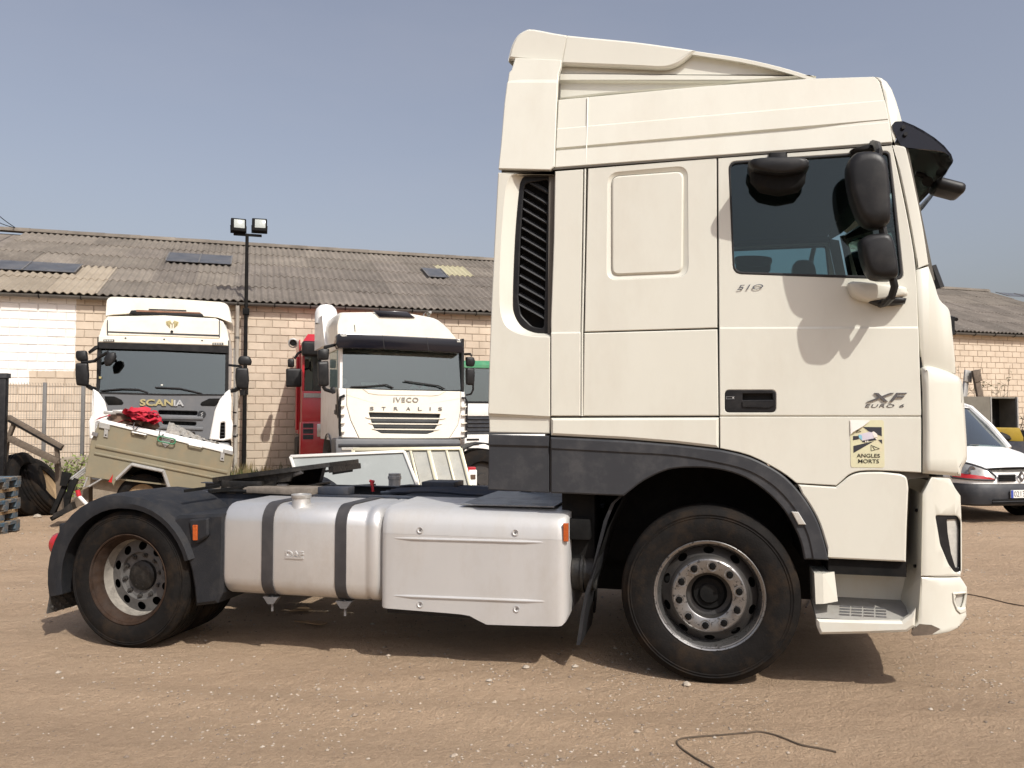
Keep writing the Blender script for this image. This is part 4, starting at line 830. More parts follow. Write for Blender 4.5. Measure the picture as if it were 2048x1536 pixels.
# --- wheels
def disc_with_holes(q, cx, cz, r0, y0, r1, y1, holes, m, hr, hp, n=60, squash=.6):
    bm = bmesh.new(); es = []
    def ring_(f): 
        v = [bm.verts.new(p) for p in f]; es.extend(bm.edges.new((v[i], v[(i + 1) % len(v)])) for i in range(len(v)))
    for r in (r0, r1): ring_([(r * math.cos(2 * math.pi * k / n), 0, r * math.sin(2 * math.pi * k / n)) for k in range(n)])
    for k in range(holes):
        a = 2 * math.pi * (k + .5) / holes; ring_([((hp + hr * squash * math.cos(b)) * math.cos(a) - hr * math.sin(b) * math.sin(a), 0, (hp + hr * squash * math.cos(b)) * math.sin(a) + hr * math.sin(b) * math.cos(a)) for b in [2 * math.pi * j / 12 for j in range(12)]])
    bmesh.ops.triangle_fill(bm, use_beauty=True, edges=es, normal=(0, -1, 0)); bm.verts.index_update()
    vs = []
    for v in bm.verts:
        r = math.hypot(v.co.x, v.co.z); t = (r - r0) / (r1 - r0); vs.append((cx + v.co.x, y0 + (y1 - y0) * t, cz + v.co.z))
    q.add(vs, [[v.index for v in f.verts] for f in bm.faces], m); bm.free()
def tyre(q, cx, cz, y0, rad, wdt=.315, bead=.292, n=64):
    h = rad - bead
    pr = [(.045, bead), (.018, bead + .012), (.010, bead + h * .18), (.0, bead + h * .42), (.002, bead + h * .58), (.009, bead + h * .70), (.006, bead + h * .715), (.006, bead + h * .73), (.011, bead + h * .745), (.011, bead + h * .78), (.008, bead + h * .795), (.009, bead + h * .81), (.020, bead + h * .83), (.028, bead + h * .93), (.042, rad - .004)]
    grooves = []
    for g in (.07, .125, .19, .245): grooves += [(g - .008, rad), (g - .005, rad - .012), (g + .005, rad - .012), (g + .008, rad)]
    pr += [(.052, rad)] + grooves + [(wdt - .052, rad)] + [(wdt - a, b) for a, b in pr[::-1]]
    q.lathe([(y0 + a, b) for a, b in pr], (cx, 0, cz), 'y', n, M['rubber'], closed=False)
def nuts(q, cx, cz, r, y, n, m, rn=.016, L=.03):
    for k in range(n):
        a = 2 * math.pi * (k + .3) / n; c = Vector((cx + r * math.cos(a), y, cz + r * math.sin(a))); q.lathe([(-L, .0), (-L, rn * .62), (-L * .55, rn * .7), (-L * .5, rn), (-.002, rn), (0, rn * 1.25)], c, 'y', 8, m)
def nut_parts(e, r, y, n, m, rn, L, name='wheel_nut'):
    q = MB(); q.lathe([(-L, .0), (-L, rn * .62), (-L * .55, rn * .7), (-L * .5, rn), (-.002, rn), (0, rn * 1.25)], (0, 0, 0), 'y', 8); me = q.mesh(name); me.materials.append(m)
    for k in range(n):
        a = 2 * math.pi * (k + .3) / n; o = bpy.data.objects.new(name, me); COL.objects.link(o); o.parent = e; o.location = (r * math.cos(a), y, r * math.sin(a))
M['rimgrey'] = mat('dusty_grey_rim', (.115, .11, .105), .65, .1, var=.2, vscale=12, dirt=(.06, .055, .05), dirt_amt=.7, dscale=10)
NUT = mat('black_wheel_nut', (.004, .004, .004), .7, spec=.12)
FX, FZ, FR = S(1418, 1194, .03).x, .495, .497
def front_wheel(name, y0, flip=1):
    e = bpy.data.objects.new(name, None); COL.objects.link(e); e.parent = T; e.location = (FX, y0, FZ)
    if flip < 0: e.scale = (1, -1, 1)
    q = MB(); tyre(q, 0, 0, 0, FR); obj('tyre', q, None, e, smooth=50)
    q = MB(); q.lathe([(.05, .291), (.016, .298), (.012, .306), (.016, .310), (.026, .308), (.03, .29), (.06, .276), (.105, .268)], (0, 0, 0), 'y', 64, M['rimchrome'])
    q.lathe([(.105, .268), (.30, .262), (.30, .28), (.28, .30)], (0, 0, 0), 'y', 64, M['rimdark'])
    disc_with_holes(q, 0, 0, .225, .055, .268, .095, 10, M['rimdark'], .030, .247)
    q.lathe([(.055, .225), (.030, .215), (.022, .205)], (0, 0, 0), 'y', 64, M['rimdark']); q.lathe([(.022, .205), (.016, .198), (.016, .134), (.020, .128)], (0, 0, 0), 'y', 64, M['rimchrome'])
    q.lathe([(.020, .128), (.10, .124), (.105, .10)], (0, 0, 0), 'y', 48, M['rimdark']); q.lathe([(.105, .10), (.085, .085), (.085, .06), (.07, .05), (.07, .02), (.068, .0)], (0, 0, 0), 'y', 32, M['blackmat'])
    q.lathe([(.15, .0), (.15, .268)], (0, 0, 0), 'y', 32, M['blackmat']); rm = obj('rim', q, None, e, smooth=40)
    q = MB()
    for k in range(10):
        a = 2 * math.pi * (k + .3) / 10; q.lathe([(.013, .031), (.0125, .0285), (.0145, .0245), (.026, .0235)], (.1675 * math.cos(a), 0, .1675 * math.sin(a)), 'y', 14, M['rim'])
    obj('nut_seats', q, None, rm)['kind'] = 'stuff'; nut_parts(e, .1675, .018, 10, NUT, .0195, .024)
    return e
front_wheel('front_wheel', .01); front_wheel('front_wheel', W - .01, -1)
RX, RZ, RR = S(253.5, 1155, .03).x, S(253.5, 1156, .03).z - .012, .472
def rear_wheel(name, y0, flip=1):
    e = bpy.data.objects.new(name, None); COL.objects.link(e); e.parent = T; e.location = (RX, y0, RZ)
    if flip < 0: e.scale = (1, -1, 1)
    q = MB(); tyre(q, 0, 0, 0, RR); tyre(q, 0, 0, .345, RR); obj('tyre', q, None, e, smooth=50)
    q = MB(); q.lathe([(.05, .291), (.014, .297), (.010, .305), (.014, .309), (.026, .306), (.03, .29)], (0, 0, 0), 'y', 64, M['rust'])
    q.lathe([(.03, .29), (.06, .268), (.10, .262)], (0, 0, 0), 'y', 64, M['rust']); q.lathe([(.10, .262), (.155, .262), (.178, .252)], (0, 0, 0), 'y', 64, M['dustrim'])
    disc_with_holes(q, 0, 0, .165, .150, .252, .178, 10, M['rimgrey'], .032, .208, squash=.95)
    q.lathe([(.150, .165), (.175, .160), (.18, .10)], (0, 0, 0), 'y', 64, M['rimgrey']); q.lathe([(.18, .105), (.158, .10), (.15, .088), (.148, .05), (.147, .0)], (0, 0, 0), 'y', 40, M['grease'])
    q.lathe([(.26, .0), (.26, .26)], (0, 0, 0), 'y', 32, M['blackmat']); obj('rim', q, None, e, smooth=40)
    nut_parts(e, .143, .178, 10, M['rimdark'], .016, .03); nut_parts(e, .074, .152, 8, M['grease'], .007, .006, 'hub_bolt')
    return e
rear_wheel('rear_wheel', .02); rear_wheel('rear_wheel', W - .02, -1)
q = MB(); q.tube([(RX, .3, RZ), (RX, W - .3, RZ)], .09, 12); q.lathe([(-.2, .05), (-.1, .2), (.1, .2), (.2, .05)], (RX, W / 2, RZ), 'y', 20); q.beam((FX, .4, .42), (FX, W - .4, .42), .12, .14); obj('axles', q, M['grease'], T)
# front wheel housing
q = MB(); arcl = [S(*p, .04) for p in [(1609, 1125), (1600, 1080), (1576, 1032), (1540, 990), (1490, 955), (1437, 939), (1385, 935), (1335, 940), (1290, 960), (1247, 992)]]
arcl = arcl + [Vector((-.56, .04, .85)), Vector((-.66, .04, .55))]
q.loft([arcl, [p + Vector((0, .62, 0)) for p in arcl]], caps=False, ring=False); q.add([p + Vector((0, .62, 0)) for p in arcl], [list(range(len(arcl)))]); o = obj('wheel_housing', q, M['blackmat'], T, smooth=40); near.append(o)
# --- rear mudguard
def arch_pts(n=22, a0=R(193), a1=R(18)): return [a0 + (a1 - a0) * k / n for k in range(n + 1)]
q = MB(); secs = []
for a in arch_pts():
    c, s_ = math.cos(a), math.sin(a); rx = .50 + (.10 * max(0, -c) ** 2); ri = .486 + .03 * max(0, -c); ro = ri + .078 + .055 * max(0, -c)
    px_ = RX + .01; pz_ = RZ + .0
    flatz = .60
    def pt(r, y): return Vector((px_ + r * c, y, min(pz_ + r * s_, pz_ + flatz)))
    secs.append([pt(ri, .0), pt(ri + .035, -.008), pt(ro, .02), pt(ro + .012, .08), pt(ro + .016, .30), pt(ro + .010, .64), pt(ro - .02, .64), pt(ri + .02, .05)])
q.loft(secs); mg = obj('rear_mudguard', q, M['mudg'], T, smooth=45); near.append(mg)
mf = panel(TR, 'mudguard_front', P('K4', (1110, 470), (1165, 438), (1530, 422), (1525, 700), (1512, 1050), (1470, 1130), (1300, 1152), (1285, 1000), (1265, 880), (1225, 740), (1165, 590)), M['mudg'], T, y=.015, th=.58, ch=.02); near.append(mf)
panel(TR, 'mudguard_boss', P('K4', *rounded([(1245, 470), (1400, 455), (1400, 600), (1300, 665), (1275, 640)], 20)), M['mudg'], mf, y=-.012, th=.03, ch=.012)
panel(TR, 'marker_lamp', P('K4', *rounded([(1278, 512), (1314, 512), (1314, 634), (1280, 634)], 6)), M['amber'], mf, y=-.022, th=.012, ch=.003)
q = MB(); zt_ = RZ + .60
for k in range(2): q.box((RX + .36 + .2 * k, .34, zt_ + .0), (.012, .40, .02))
obj('mudguard_lid_seams', q, M['blackmat'], mg)
fx_ = S(108, 1170, .03).x
flap = mat('diamond_mudflap', (.045, .043, .040), .8, var=.25, vscale=10, dirt=(.13, .11, .09), dirt_amt=.6, dscale=9)
q = MB(); p0 = Vector((RX - .59, .03, RZ + .06)); p1 = Vector((fx_ - .06, .03, .13)); q.prism([p0, p0 + Vector((.014, 0, 0)), p1 + Vector((.014, 0, 0)), p1], (0, .60, 0)); fo = obj('mudflap', q, flap, T); near.append(fo)
q = MB()
for i in range(12):
    for j in range(9):
        c = p0.lerp(p1, (i + .5) / 12) + Vector((.016, .035 + .066 * j + (.033 if i % 2 else 0), 0)); q.add([c + Vector((0, -.022, 0)), c + Vector((0, 0, .018)), c + Vector((0, .022, 0)), c + Vector((0, 0, -.018)), c + Vector((.008, 0, 0))], [(0, 1, 4), (1, 2, 4), (2, 3, 4), (3, 0, 4)])
obj('flap_diamonds', q, flap, fo, smooth=0)
q = MB(); q.lathe([(-.045, .0), (-.04, .055), (-.015, .078), (.03, .08)], (S(98, 1090, .06).x + .03, .12, S(98, 1090, .06).z), 'x', 24); rl = obj('tail_lamp', q, M['redlens'], T); near.append(rl)
q = MB(); q.bx((RX - .585, .05, RZ + .02), (RX - .54, .62, RZ + .36)); q.bx((RX - .56, .6, RZ + .1), (RX - .46, W - .6, RZ + .3)); obj('rear_crossbar', q, M['mudg'], T, bevel=.012)
# --- fuel tank
def rrect(y0, y1, z0, z1, r, x, n=5):
    out = []
    for cy, cz, a0 in ((y1 - r, z1 - r, 0), (y0 + r, z1 - r, 90), (y0 + r, z0 + r, 180), (y1 - r, z0 + r, 270)):
        for k in range(n + 1): a = R(a0 + 90 * k / n); out.append(Vector((x, cy + r * math.cos(a), cz + r * math.sin(a))))
    return out
tx0, tx1 = S(442, 1100, .02).x, S(766, 1100, .02).x; tz0, tz1 = .335, .935
q = MB(); q.loft([rrect(.02 + i, .68 - i, tz0 + i, tz1 - i, .12, x) for x, i in ((tx0, .05), (tx0 + .008, .02), (tx0 + .02, .006), (tx0 + .035, .0), (tx1 - .14, 0), (tx1 - .13, .006), (tx1 - .11, .006), (tx1 - .10, 0), (tx1 - .06, .0), (tx1 - .03, .02), (tx1, .07))]); tank = obj('fuel_tank', q, M['alu'], T, smooth=50)
strapm = mat('tank_strap', (.040, .038, .040), .55, .1, var=.15, dirt=(.10, .09, .08), dirt_amt=.4)
for a, b in ((521, 543), (668, 690)):
    x0_, x1_ = S(a, 1100, 0).x, S(b, 1100, 0).x; q = MB(); o1 = rrect(.012, .69, tz0 - .008, tz1 + .008, .125, x0_); i1 = rrect(.02, .68, tz0, tz1, .12, x0_); n = len(o1)
    vs = o1 + i1 + [p + Vector((x1_ - x0_, 0, 0)) for p in o1 + i1]; fs = []
    for k in range(n): j = (k + 1) % n; fs += [(k, j, 2 * n + j, 2 * n + k), (k, n + k, n + j, j), (2 * n + k, 2 * n + j, 3 * n + j, 3 * n + k)]
    q.add(vs, fs); so2 = obj('tank_strap', q, strapm, T, smooth=50)
    xm = (x0_ + x1_) / 2; q = MB(); q.prism([(xm - .055, .06, tz0 - .005), (xm + .055, .06, tz0 - .005), (xm + .02, .06, tz0 - .05), (xm - .02, .06, tz0 - .05)], (0, .05, 0)); q.tube([(xm, .085, tz0), (xm, .085, tz0 - .10)], .008, 8); obj('strap_bracket', q, M['steel'], so2)
fc = S(601, 1015, .12); zc = tz1 - .05
q = MB(); q.lathe([(0, .075), (.045, .060), (.085, .058)], (fc.x, .13, zc), 'z', 28, M['alu']); fn = obj('filler_neck', q, None, tank)
q = MB(); q.lathe([(.085, .058), (.086, .062), (.095, .066), (.108, .066), (.112, .062), (.112, .05), (.106, .045), (.106, 0)], (fc.x, .13, zc), 'z', 28); obj('filler_cap', q, M['zinc'], fn)
letters('embossed_letters', 'DAF', lbox(TR, .02, P('K5', (556, 838))[0], P('K5', (700, 798))[0]), M['alu'], tank, .021, shear=-.1, bold=.03, depth=.008)
q = MB(); b_ = lbox(TR, .02, P('K5', (556, 853))[0], P('K5', (698, 843))[0]); q.bx((b_[0], .013, b_[1]), (b_[2], .03, b_[3])); obj('embossed_bar', q, M['alu'], tank)
# --- side cover over battery and exhaust box
zt2 = S(770, 1022, .0).z; cxa, cxb = S(762, 1150).x, S(1134, 1150).x
cov = [(cxa, S(764, 1216).z), (S(892, 1226).x, S(892, 1226).z), (S(935, 1230).x, S(935, 1230).z), (S(952, 1237).x, S(952, 1237).z), (S(965, 1249).x, S(965, 1249).z), (S(1060, 1252).x, S(1060, 1252).z), (cxb - .02, S(1126, 1253).z), (cxb, S(1126, 1240).z)]
def zlow(x):
    for (a, za), (b, zb) in zip(cov, cov[1:]):
        if a <= x <= b: return za + (zb - za) * (x - a) / max(b - a, 1e-6)
    return cov[-1][1]
xs = [cxa, cxa + .015, cxa + .04] + [cxa + .04 + (cxb - cxa - .10) * k / 20 for k in range(1, 21)] + [cxb - .035, cxb - .012, cxb]
q = MB(); secs = []
for x in xs:
    e = .05 if x in (cxb,) else .022 if x == cxb - .012 else .006 if x == cxb - .035 else .02 if x == cxa else .005 if x == cxa + .015 else 0
    zl = zlow(x) + e * .3; prof = [(e, zl), (e - .0, zl + .02), (e, .45)]
    prof += [(e, .62), (e, .78)]
    prof += [(e + .0, zt2 - .14), (e + .006, zt2 - .08), (e + .03, zt2 - .025), (e + .075, zt2 + .005), (e + .16, zt2 + .02), (.62, zt2 + .03)]
    prof += [(.60, zt2 + .0), (.60, zl + .03)]
    secs.append([Vector((x, a, b)) for a, b in prof])
q.loft(secs); cv = obj('side_cover', q, M['alupaint'], T, smooth=40)
for pa1, pb1 in (((195, 695), (1362, 728)), ((192, 1148), (1375, 1194))):
    e0, e1 = [S(*p, 0) for p in P('K6', pa1, pb1)]; q = MB(); d_ = (e1 - e0) / 8; q.tube([e0 + Vector((0, .008, 0))] + [e0 + d_ * k for k in range(1, 8)] + [e1 + Vector((0, .008, 0))], .0095, 8); obj('pressed_rib', q, M['alupaint'], cv)
for p in ((397, 630), (1147, 648), (397, 1214), (1157, 1250)):
    c = S(*P('K6', p)[0], 0); q = MB(); q.lathe([(-.006, .020), (-.007, .017), (-.001, .012), (-.001, .0)], c, 'y', 18, M['alupaint']); q.lathe([(-.004, .0), (-.004, .007), (.0, .008)], c, 'y', 8, M['steel']); obj('cover_bolt', q, None, cv)
q = MB(); q.bx((cxa + .02, .06, S(800, 1232).z - .0), (S(945, 1238).x, .5, S(800, 1219).z - .012)); obj('under_rail', q, M['blackp'], T)
q = MB(); q.lathe([(0, .11), (.05, .11), (.055, .125), (.07, .125), (.075, .11), (.13, .11)], (cxb + .005, .22, .56), 'x', 24); obj('exhaust_pipe', q, M['grease'], T)
o = panel(TR, 'marker_lamp', P('K6', (1520, 578), (1560, 578), (1560, 722), (1522, 722)), M['amber'], T, y=.0, th=.02, ch=.003)
q = MB(); a = S(*P('K6', (1560, 540))[0], .10); b = S(*P('K6', (1735, 710))[0], .10); q.bx((a.x, .09, b.z), (b.x, .35, a.z)); q.bx((a.x - .05, .16, b.z - .25), (b.x + .02, .4, a.z + .18)); obj('air_dryer_box', q, M['blackmat'], T, bevel=.01)
q = MB()
for i in range(5): z = .75 - .07 * i; q.tube([(cxb + .03, .36, z), (cxb + .08, .33, z + .03), (cxb + .12, .37, z - .05), (cxb + .10, .42, z - .2)], .008, 6)
obj('air_hoses', q, M['blackmat'], T)
# mudflap behind the front wheel
fpts = [S(*p, .06) for p in P('K6', (1990, 340), (1900, 420), (1840, 560), (1790, 760), (1745, 960), (1690, 1140), (1660, 1300), (1625, 1536))]
q = MB(); q.loft([[p, p + Vector((0, .5, 0)), p + Vector((.02, .5, 0)), p + Vector((.02, 0, 0))] for p in fpts]); fo = obj('front_mudflap', q, M['mudg'], T, smooth=50); near.append(fo)
# --- chassis frame, deck plates
zf = .915
q = MB()
for yy in (.82, 1.68):
    q.bx((RX - .55, yy - .004, zf - .26), (1.1, yy + .004, zf)); q.bx((RX - .55, min(yy, yy - .07 * (1 if yy > 1.2 else -1)), zf), (1.1, max(yy, yy - .07 * (1 if yy > 1.2 else -1)), zf + .008)); q.bx((RX - .55, min(yy, yy - .07 * (1 if yy > 1.2 else -1)), zf - .27), (1.1, max(yy, yy - .07 * (1 if yy > 1.2 else -1)), zf - .262))
obj('chassis_rails', q, M['frame'], T, smooth=0)
q = MB(); [q.bx((x, .83, zf - .2), (x + .08, 1.67, zf - .05)) for x in (RX - .5, RX + .6, -2.6, -1.6, -.6)]; obj('crossmembers', q, M['frame'], T, smooth=0)
chk = mat('chequer_plate', (.27, .285, .30), .42, .6, var=.15, vscale=10, dirt=(.10, .09, .08), dirt_amt=.5, dscale=6, bump=.8, bscale=55)
q = MB(); q.bx((S(945, 975, .4).x, .14, zt2 + .034), (S(1112, 990, .2).x, 1.05, zt2 + .042)); obj('deck_plate', q, chk, T, smooth=0)
q = MB(); q.bx((-2.2, .7, zf - .02), (XB + .2, 1.95, zf + .004)); obj('walkway', q, M['frame'], T, smooth=0)
q = MB(); zz = zf + .02
q.bx((S(614, 1000, .72).x, .70, zf - .07), (S(690, 1000, .72).x, .80, zf + .0)); obj('rusty_bracket', q, M['rustbrown'], T)
q = MB(); q.bx((tx0 + .3, .70, zf - .01), (cxa + .4, .80, zf + .02)); q.bx((tx0 - .1, .69, zf - .12), (tx0 + .35, .78, zf - .02)); q.bx((S(640, 985, .76).x, .72, zf + .02), (S(700, 985, .76).x, .84, zf + .075)); obj('rail_cover', q, M['frame'], T, bevel=.006)
# fifth wheel
FY = 1.25
q = MB(); a = S(473, 958, FY); b = S(690, 930, FY)
ax = (b - a); ax.y = 0; L5 = ax.length; ax.normalize(); nz_ = Vector((-ax.z, 0, ax.x))
def fw(u, v, h): return a + ax * u + Vector((0, v, 0)) + nz_ * h
out = [(-.02, -.30), (-.05, -.14), (.12, -.07), (.30, -.07), (.36, 0), (.30, .07), (.12, .07), (-.05, .14), (-.02, .30), (.12, .42), (.45, .46), (.75, .40), (L5, .26), (L5 + .03, 0), (L5, -.26), (.75, -.40), (.45, -.46), (.12, -.42)]
q.prism([fw(u, v, .0) for u, v in out], nz_ * .035); 
for v in (-.36, .36): q.prism([fw(.22, v - .03, -.0), fw(.62, v - .03, 0), fw(.55, v - .03, -.16), fw(.30, v - .03, -.16)], (0, .06, 0))
q.prism([fw(.05, -.4, 0), fw(.75, -.38, 0), fw(.70, -.38, -.07), (fw(.10, -.4, -.05))], (0, .02, 0)); q.prism([fw(L5 - .02, -.25, 0), fw(L5 + .02, -.25, 0), fw(L5 + .02, -.25, -.045), fw(L5 - .02, -.25, -.045)], (0, .5, 0))
f5 = obj('fifth_wheel_plate', q, M['grease'], T, smooth=20)
q = MB(); zb_ = zf + .03; q.bx((a.x + .05, .78, zf + .01), (a.x + .62, 1.72, zf + .035))
for v in (.86, 1.64): q.bx((a.x + .15, v - .05, zf + .035), (a.x + .5, v + .05, zf + .10))
obj('fifth_wheel_mount', q, M['grease'], T, bevel=.01)
q = MB()
for k in range(4): q.box((a.x + .1 + .14 * k, .83, zf + .025), (.075, .05, .05))
q.prism([(a.x + .40, .76, zf + .012), (a.x + .95, .70, zf + .012), (a.x + 1.05, .95, zf + .012), (a.x + .55, .95, zf + .012)], (0, 0, .05)); obj('mount_angle', q, mat('dusty_iron', (.20, .17, .14), .8, .1, var=.35, vscale=14), T, bevel=.006)
q = MB(); hs = [S(*p, .9) for p in P('L7', (700, 235), (600, 268), (500, 300), (410, 320), (360, 335), (365, 362), (430, 355), (520, 345), (590, 352))]; q.tube(curve(hs, 4), .022, 8); obj('release_handle', q, M['steel'], T)
q = MB(); q.tube([S(*p, 1.3) for p in P('L7', (1235, 390), (1232, 345))], .012, 8); q.tube([S(*p, 1.3) for p in P('L7', (1230, 345), (1228, 318))], .016, 8, M['redplast']); q.tube([S(*p, 1.3) for p in P('L7', (1212, 310), (1245, 318))], .012, 8, M['redplast']); obj('coupling', q, None, T)
c = S(*P('L7', (1400, 350))[0], 2.2); q = MB(); q.lathe([(-.05, .055), (.06, .055), (.065, .062), (.09, .062), (.095, .056), (.115, .056), (.118, 0)], c, 'z', 24); obj('far_filler_cap', q, M['zinc'], T)
q = MB(); q.loft([rrect(W - .68, W - .02, tz0, tz1 - .09, .12, x) for x in (tx0, tx1)]); obj('far_tank', q, M['alu'], T, smooth=50)
q = MB(); a_ = S(*P('L7', (1620, 352))[0], 1.4); b_ = S(*P('L7', (1868, 318))[0], 1.4); q.bx((a_.x, 1.35, a_.z - .04), (b_.x, 1.6, b_.z)); q.tube([a_, S(*P('L7', (1520, 345))[0], 1.4), S(*P('L7', (1440, 352))[0], 1.4)], .012, 6); obj('valve_block', q, M['frame'], T, bevel=.008)
q = MB()
for i in range(6):
    y_ = 1.0 + .1 * i; q.tube(curve([(-2.4, y_, zf + .015), (-2.0, y_ + .04, zf + .03), (-1.6, y_ - .03, zf + .02), (-1.25, y_, zf + .05), (-1.0, y_ + .02, zf + .25)], 3), .013, 6)
obj('air_lines', q, M['frame'], T)
q = MB(); q.bx((-.75, .75, .35), (1.05, 1.75, 1.05)); q.bx((-2.4, .95, .40), (-.6, 1.55, .85)); q.bx((-1.95, .62, .4), (-.85, .82, .9)); q.bx((-2.9, 1.1, .6), (RX, 1.4, .75)); obj('engine_block', q, M['blackmat'], T)
# repeat the near-side parts on the far side
for o in near:
    c = o.copy(); COL.objects.link(c); c.parent = T; c.scale = (1, -1, 1); c.location = (0, W, 0)
    for ch in list(o.children):
        if ch.name.split('.')[0] in ('sticker', 'badge_number', 'badge_model', 'badge_emission'): continue
        d = ch.copy(); COL.objects.link(d); d.parent = c

# ================================================================ trucks parked along the warehouse
def simple_wheel(parent, c, rad=.5, w=.3, name='wheel'):
    q = MB(); pr = [(.04, .29), (0, .32), (0, rad * .85), (.03, rad), (w - .03, rad), (w, rad * .85), (w, .3)]; q.lathe(pr, (0, 0, 0), 'x', 32); o = obj(name, q, M['rubber'], parent, c)
    q = MB(); q.lathe([(.02, .30), (.05, .27), (.05, .2), (.02, .17), (.02, .1), (.08, .08), (.08, 0)], (0, 0, 0), 'x', 24); q.lathe([(w - .02, .3), (w - .08, .25), (w - .08, 0)], (0, 0, 0), 'x', 24); obj('rim', q, M['rimdark'], o); return o
def fpanel(fr, name, c, pts, m, par, **k): return panel(fr, name, P(c, *pts), m, par, **k)
def prism(fr, name, c, pts, m, par, y0, y1, bev=0, bseg=2, smooth=40):
    q = MB(); q.prism([fr.S(*p, y0) for p in P(c, *pts)], (0, y1 - y0, 0)); return obj(name, q, m, par, bevel=bev, bseg=bseg, smooth=smooth)
def taper(fr, name, c, pts, m, par, secs, smooth=50):     # secs: (y, scale x, scale z, dz) about the outline's foot
    ps = [fr.S(*p, secs[0][0]) for p in P(c, *pts)]; cx = sum(p.x for p in ps) / len(ps); z0 = min(p.z for p in ps); q = MB()
    q.loft([[Vector((cx + (p.x - cx) * sx, y, z0 + (p.z - z0) * sz + dz)) for p in ps] for y, sx, sz, dz in secs]); return obj(name, q, m, par, smooth=smooth)
def rect(x0, y0, x1, y1): return [(x0, y0), (x1, y0), (x1, y1), (x0, y1)]
def mirror_(fr, c, pts, par, y, w=.12, m=None): 
    ps = [fr.S(*p, y) for p in P(c, *pts)]; q = MB(); ce = sum(ps, Vector()) / len(ps)
    q.loft([[ce + (p - ce) * f + Vector((0, d, 0)) for p in ps] for f, d in ((.8, 0), (.95, .012), (1, .03), (1, w * .6), (.85, w))]); return obj('mirror', q, m or M['blackp'], par, smooth=50)
def arm_(fr, c, pts, par, ys, r=.02, name='mirror_arm'):
    q = MB(); q.tube([fr.S(*p, y) for p, y in zip(P(c, *pts), ys)], r, 7); return obj(name, q, M['blackp'], par)
def cab_box(fr, par, x0, x1, z0, z1, y0, y1, m):     # hollow cab: sides, back, roof, floor
    t = .05
    for nm, a, b in (('cab_side', (x0, y0, z0), (x0 + t, y1, z1)), ('cab_side', (x1 - t, y0, z0), (x1, y1, z1)), ('cab_back', (x0 + t, y1 - t, z0), (x1 - t, y1, z1)), ('cab_floor', (x0 + t, y0, z0), (x1 - t, y1 - t, z0 + t)), ('cab_ceiling', (x0 + t, y0, z1 - t), (x1 - t, y1 - t, z1))):
        q = MB(); q.bx(a, b, m if nm != 'cab_floor' else M['interior']); obj(nm, q, None, par)
    q = MB(); q.bx((x0 + t + .002, y0 + .9, z0 + t), (x1 - t - .002, y0 + .92, z1 - t - .002)); q.bx((x0 + t + .001, y0 + .06, z0 + t), (x0 + t + .01, y0 + .9, z1 - t)); q.bx((x1 - t - .01, y0 + .06, z0 + t), (x1 - t - .001, y0 + .9, z1 - t)); obj('cab_lining', q, M['interior'], par)
def chassis(par, x0, x1, y0, y1):
    q = MB(); q.bx((x0 + .8, y0, .6), (x0 + .9, y1, .85)); q.bx((x1 - .9, y0, .6), (x1 - .8, y1, .85)); q.bx((x0 + .9, y1 - .3, .62), (x1 - .9, y1 - .2, .8)); q.bx((x0 + .9, y0 + .2, .62), (x1 - .9, y0 + .3, .8)); obj('chassis', q, M['frame'], par, smooth=0)

# --- white truck with grey grille (left)
p_ = at_depth(330, 835, 15.05); SC = Frame((p_.x, p_.y, 0), 17.8)
t1 = thing('tractor_truck', 'white high-roof truck with grey grille and gold lettering, left, facing forward', 'truck', SC, group='trucks parked along the warehouse')
WM = M['warmwhite']; gg = mat('grey_grille_paint', (.125, .130, .138), .5, var=.06, dirt=(.2, .17, .14), dirt_amt=.25)
xL, xR = SC.S(*P('M2', (165, 900))[0], .12).x, SC.S(*P('M2', (1425, 900))[0], .12).x; zb = 1.15; zt_s = SC.S(*P('M2', (800, 470))[0], .1).z
cab_box(SC, t1, xL, xR, zb, zt_s, .14, 2.15, M['white'])
taper(SC, 'roof', 'M2', [(178, 500), (185, 440), (205, 360), (235, 275), (262, 250), (800, 240), (1300, 270), (1370, 300), (1412, 370), (1430, 480), (1422, 535)], WM, t1, [(.10, 1, .93, 0), (.16, 1, 1, 0), (.5, 1, 1.06, 0), (1.2, 1, 1.10, 0), (2.1, 1, 1.1, 0)])
fpanel(SC, 'roof_front', 'M2', [(262, 292), (800, 270), (1340, 290), (1340, 462), (800, 442), (262, 430)], WM, t1, y=.06, th=.06, ch=.01, grooves=(((P('M2', (262, 402))[0]), (P('M2', (1340, 440))[0]), 5, .02),))
prism(SC, 'front_seam', 'M2', [(262, 395), (1340, 430), (1340, 446), (262, 408)], M['greytrim'], t1, .052, .09)
for x in (264, 1338): prism(SC, 'edge_trim', 'M2', rect(x - 4, 288, x + 4, 455), M['greytrim'], t1, .05, .1)
df = taper(SC, 'roof_deflector', 'M2', rounded([(238, 250), (252, 62), (900, 82), (1425, 120), (1462, 318), (1330, 265), (1170, 250), (800, 235), (480, 225), (300, 238)], [3, 60, 3, 70, 3, 20, 3, 3, 3, 20], 4), WM, t1, [(.30, .985, .97, .01), (.34, 1, 1, 0), (1.5, 1.0, 1.04, 0), (1.9, .98, 1.0, 0)])
prism(SC, 'roof_lamp_bar', 'M2', [(470, 228), (490, 195), (540, 192), (1150, 215), (1180, 235), (1185, 262), (1150, 258), (800, 245), (500, 232)], M['blackp'], t1, .22, .30, .01)
prism(SC, 'lamp_bar_lens', 'M2', [(540, 190), (1150, 214), (1165, 226), (540, 208)], M['rustbrown'], t1, .21, .22)
prism(SC, 'roof_hatch', 'M2', [(660, 180), (1020, 192), (1022, 198), (660, 186)], M['blackp'], t1, .28, .8)
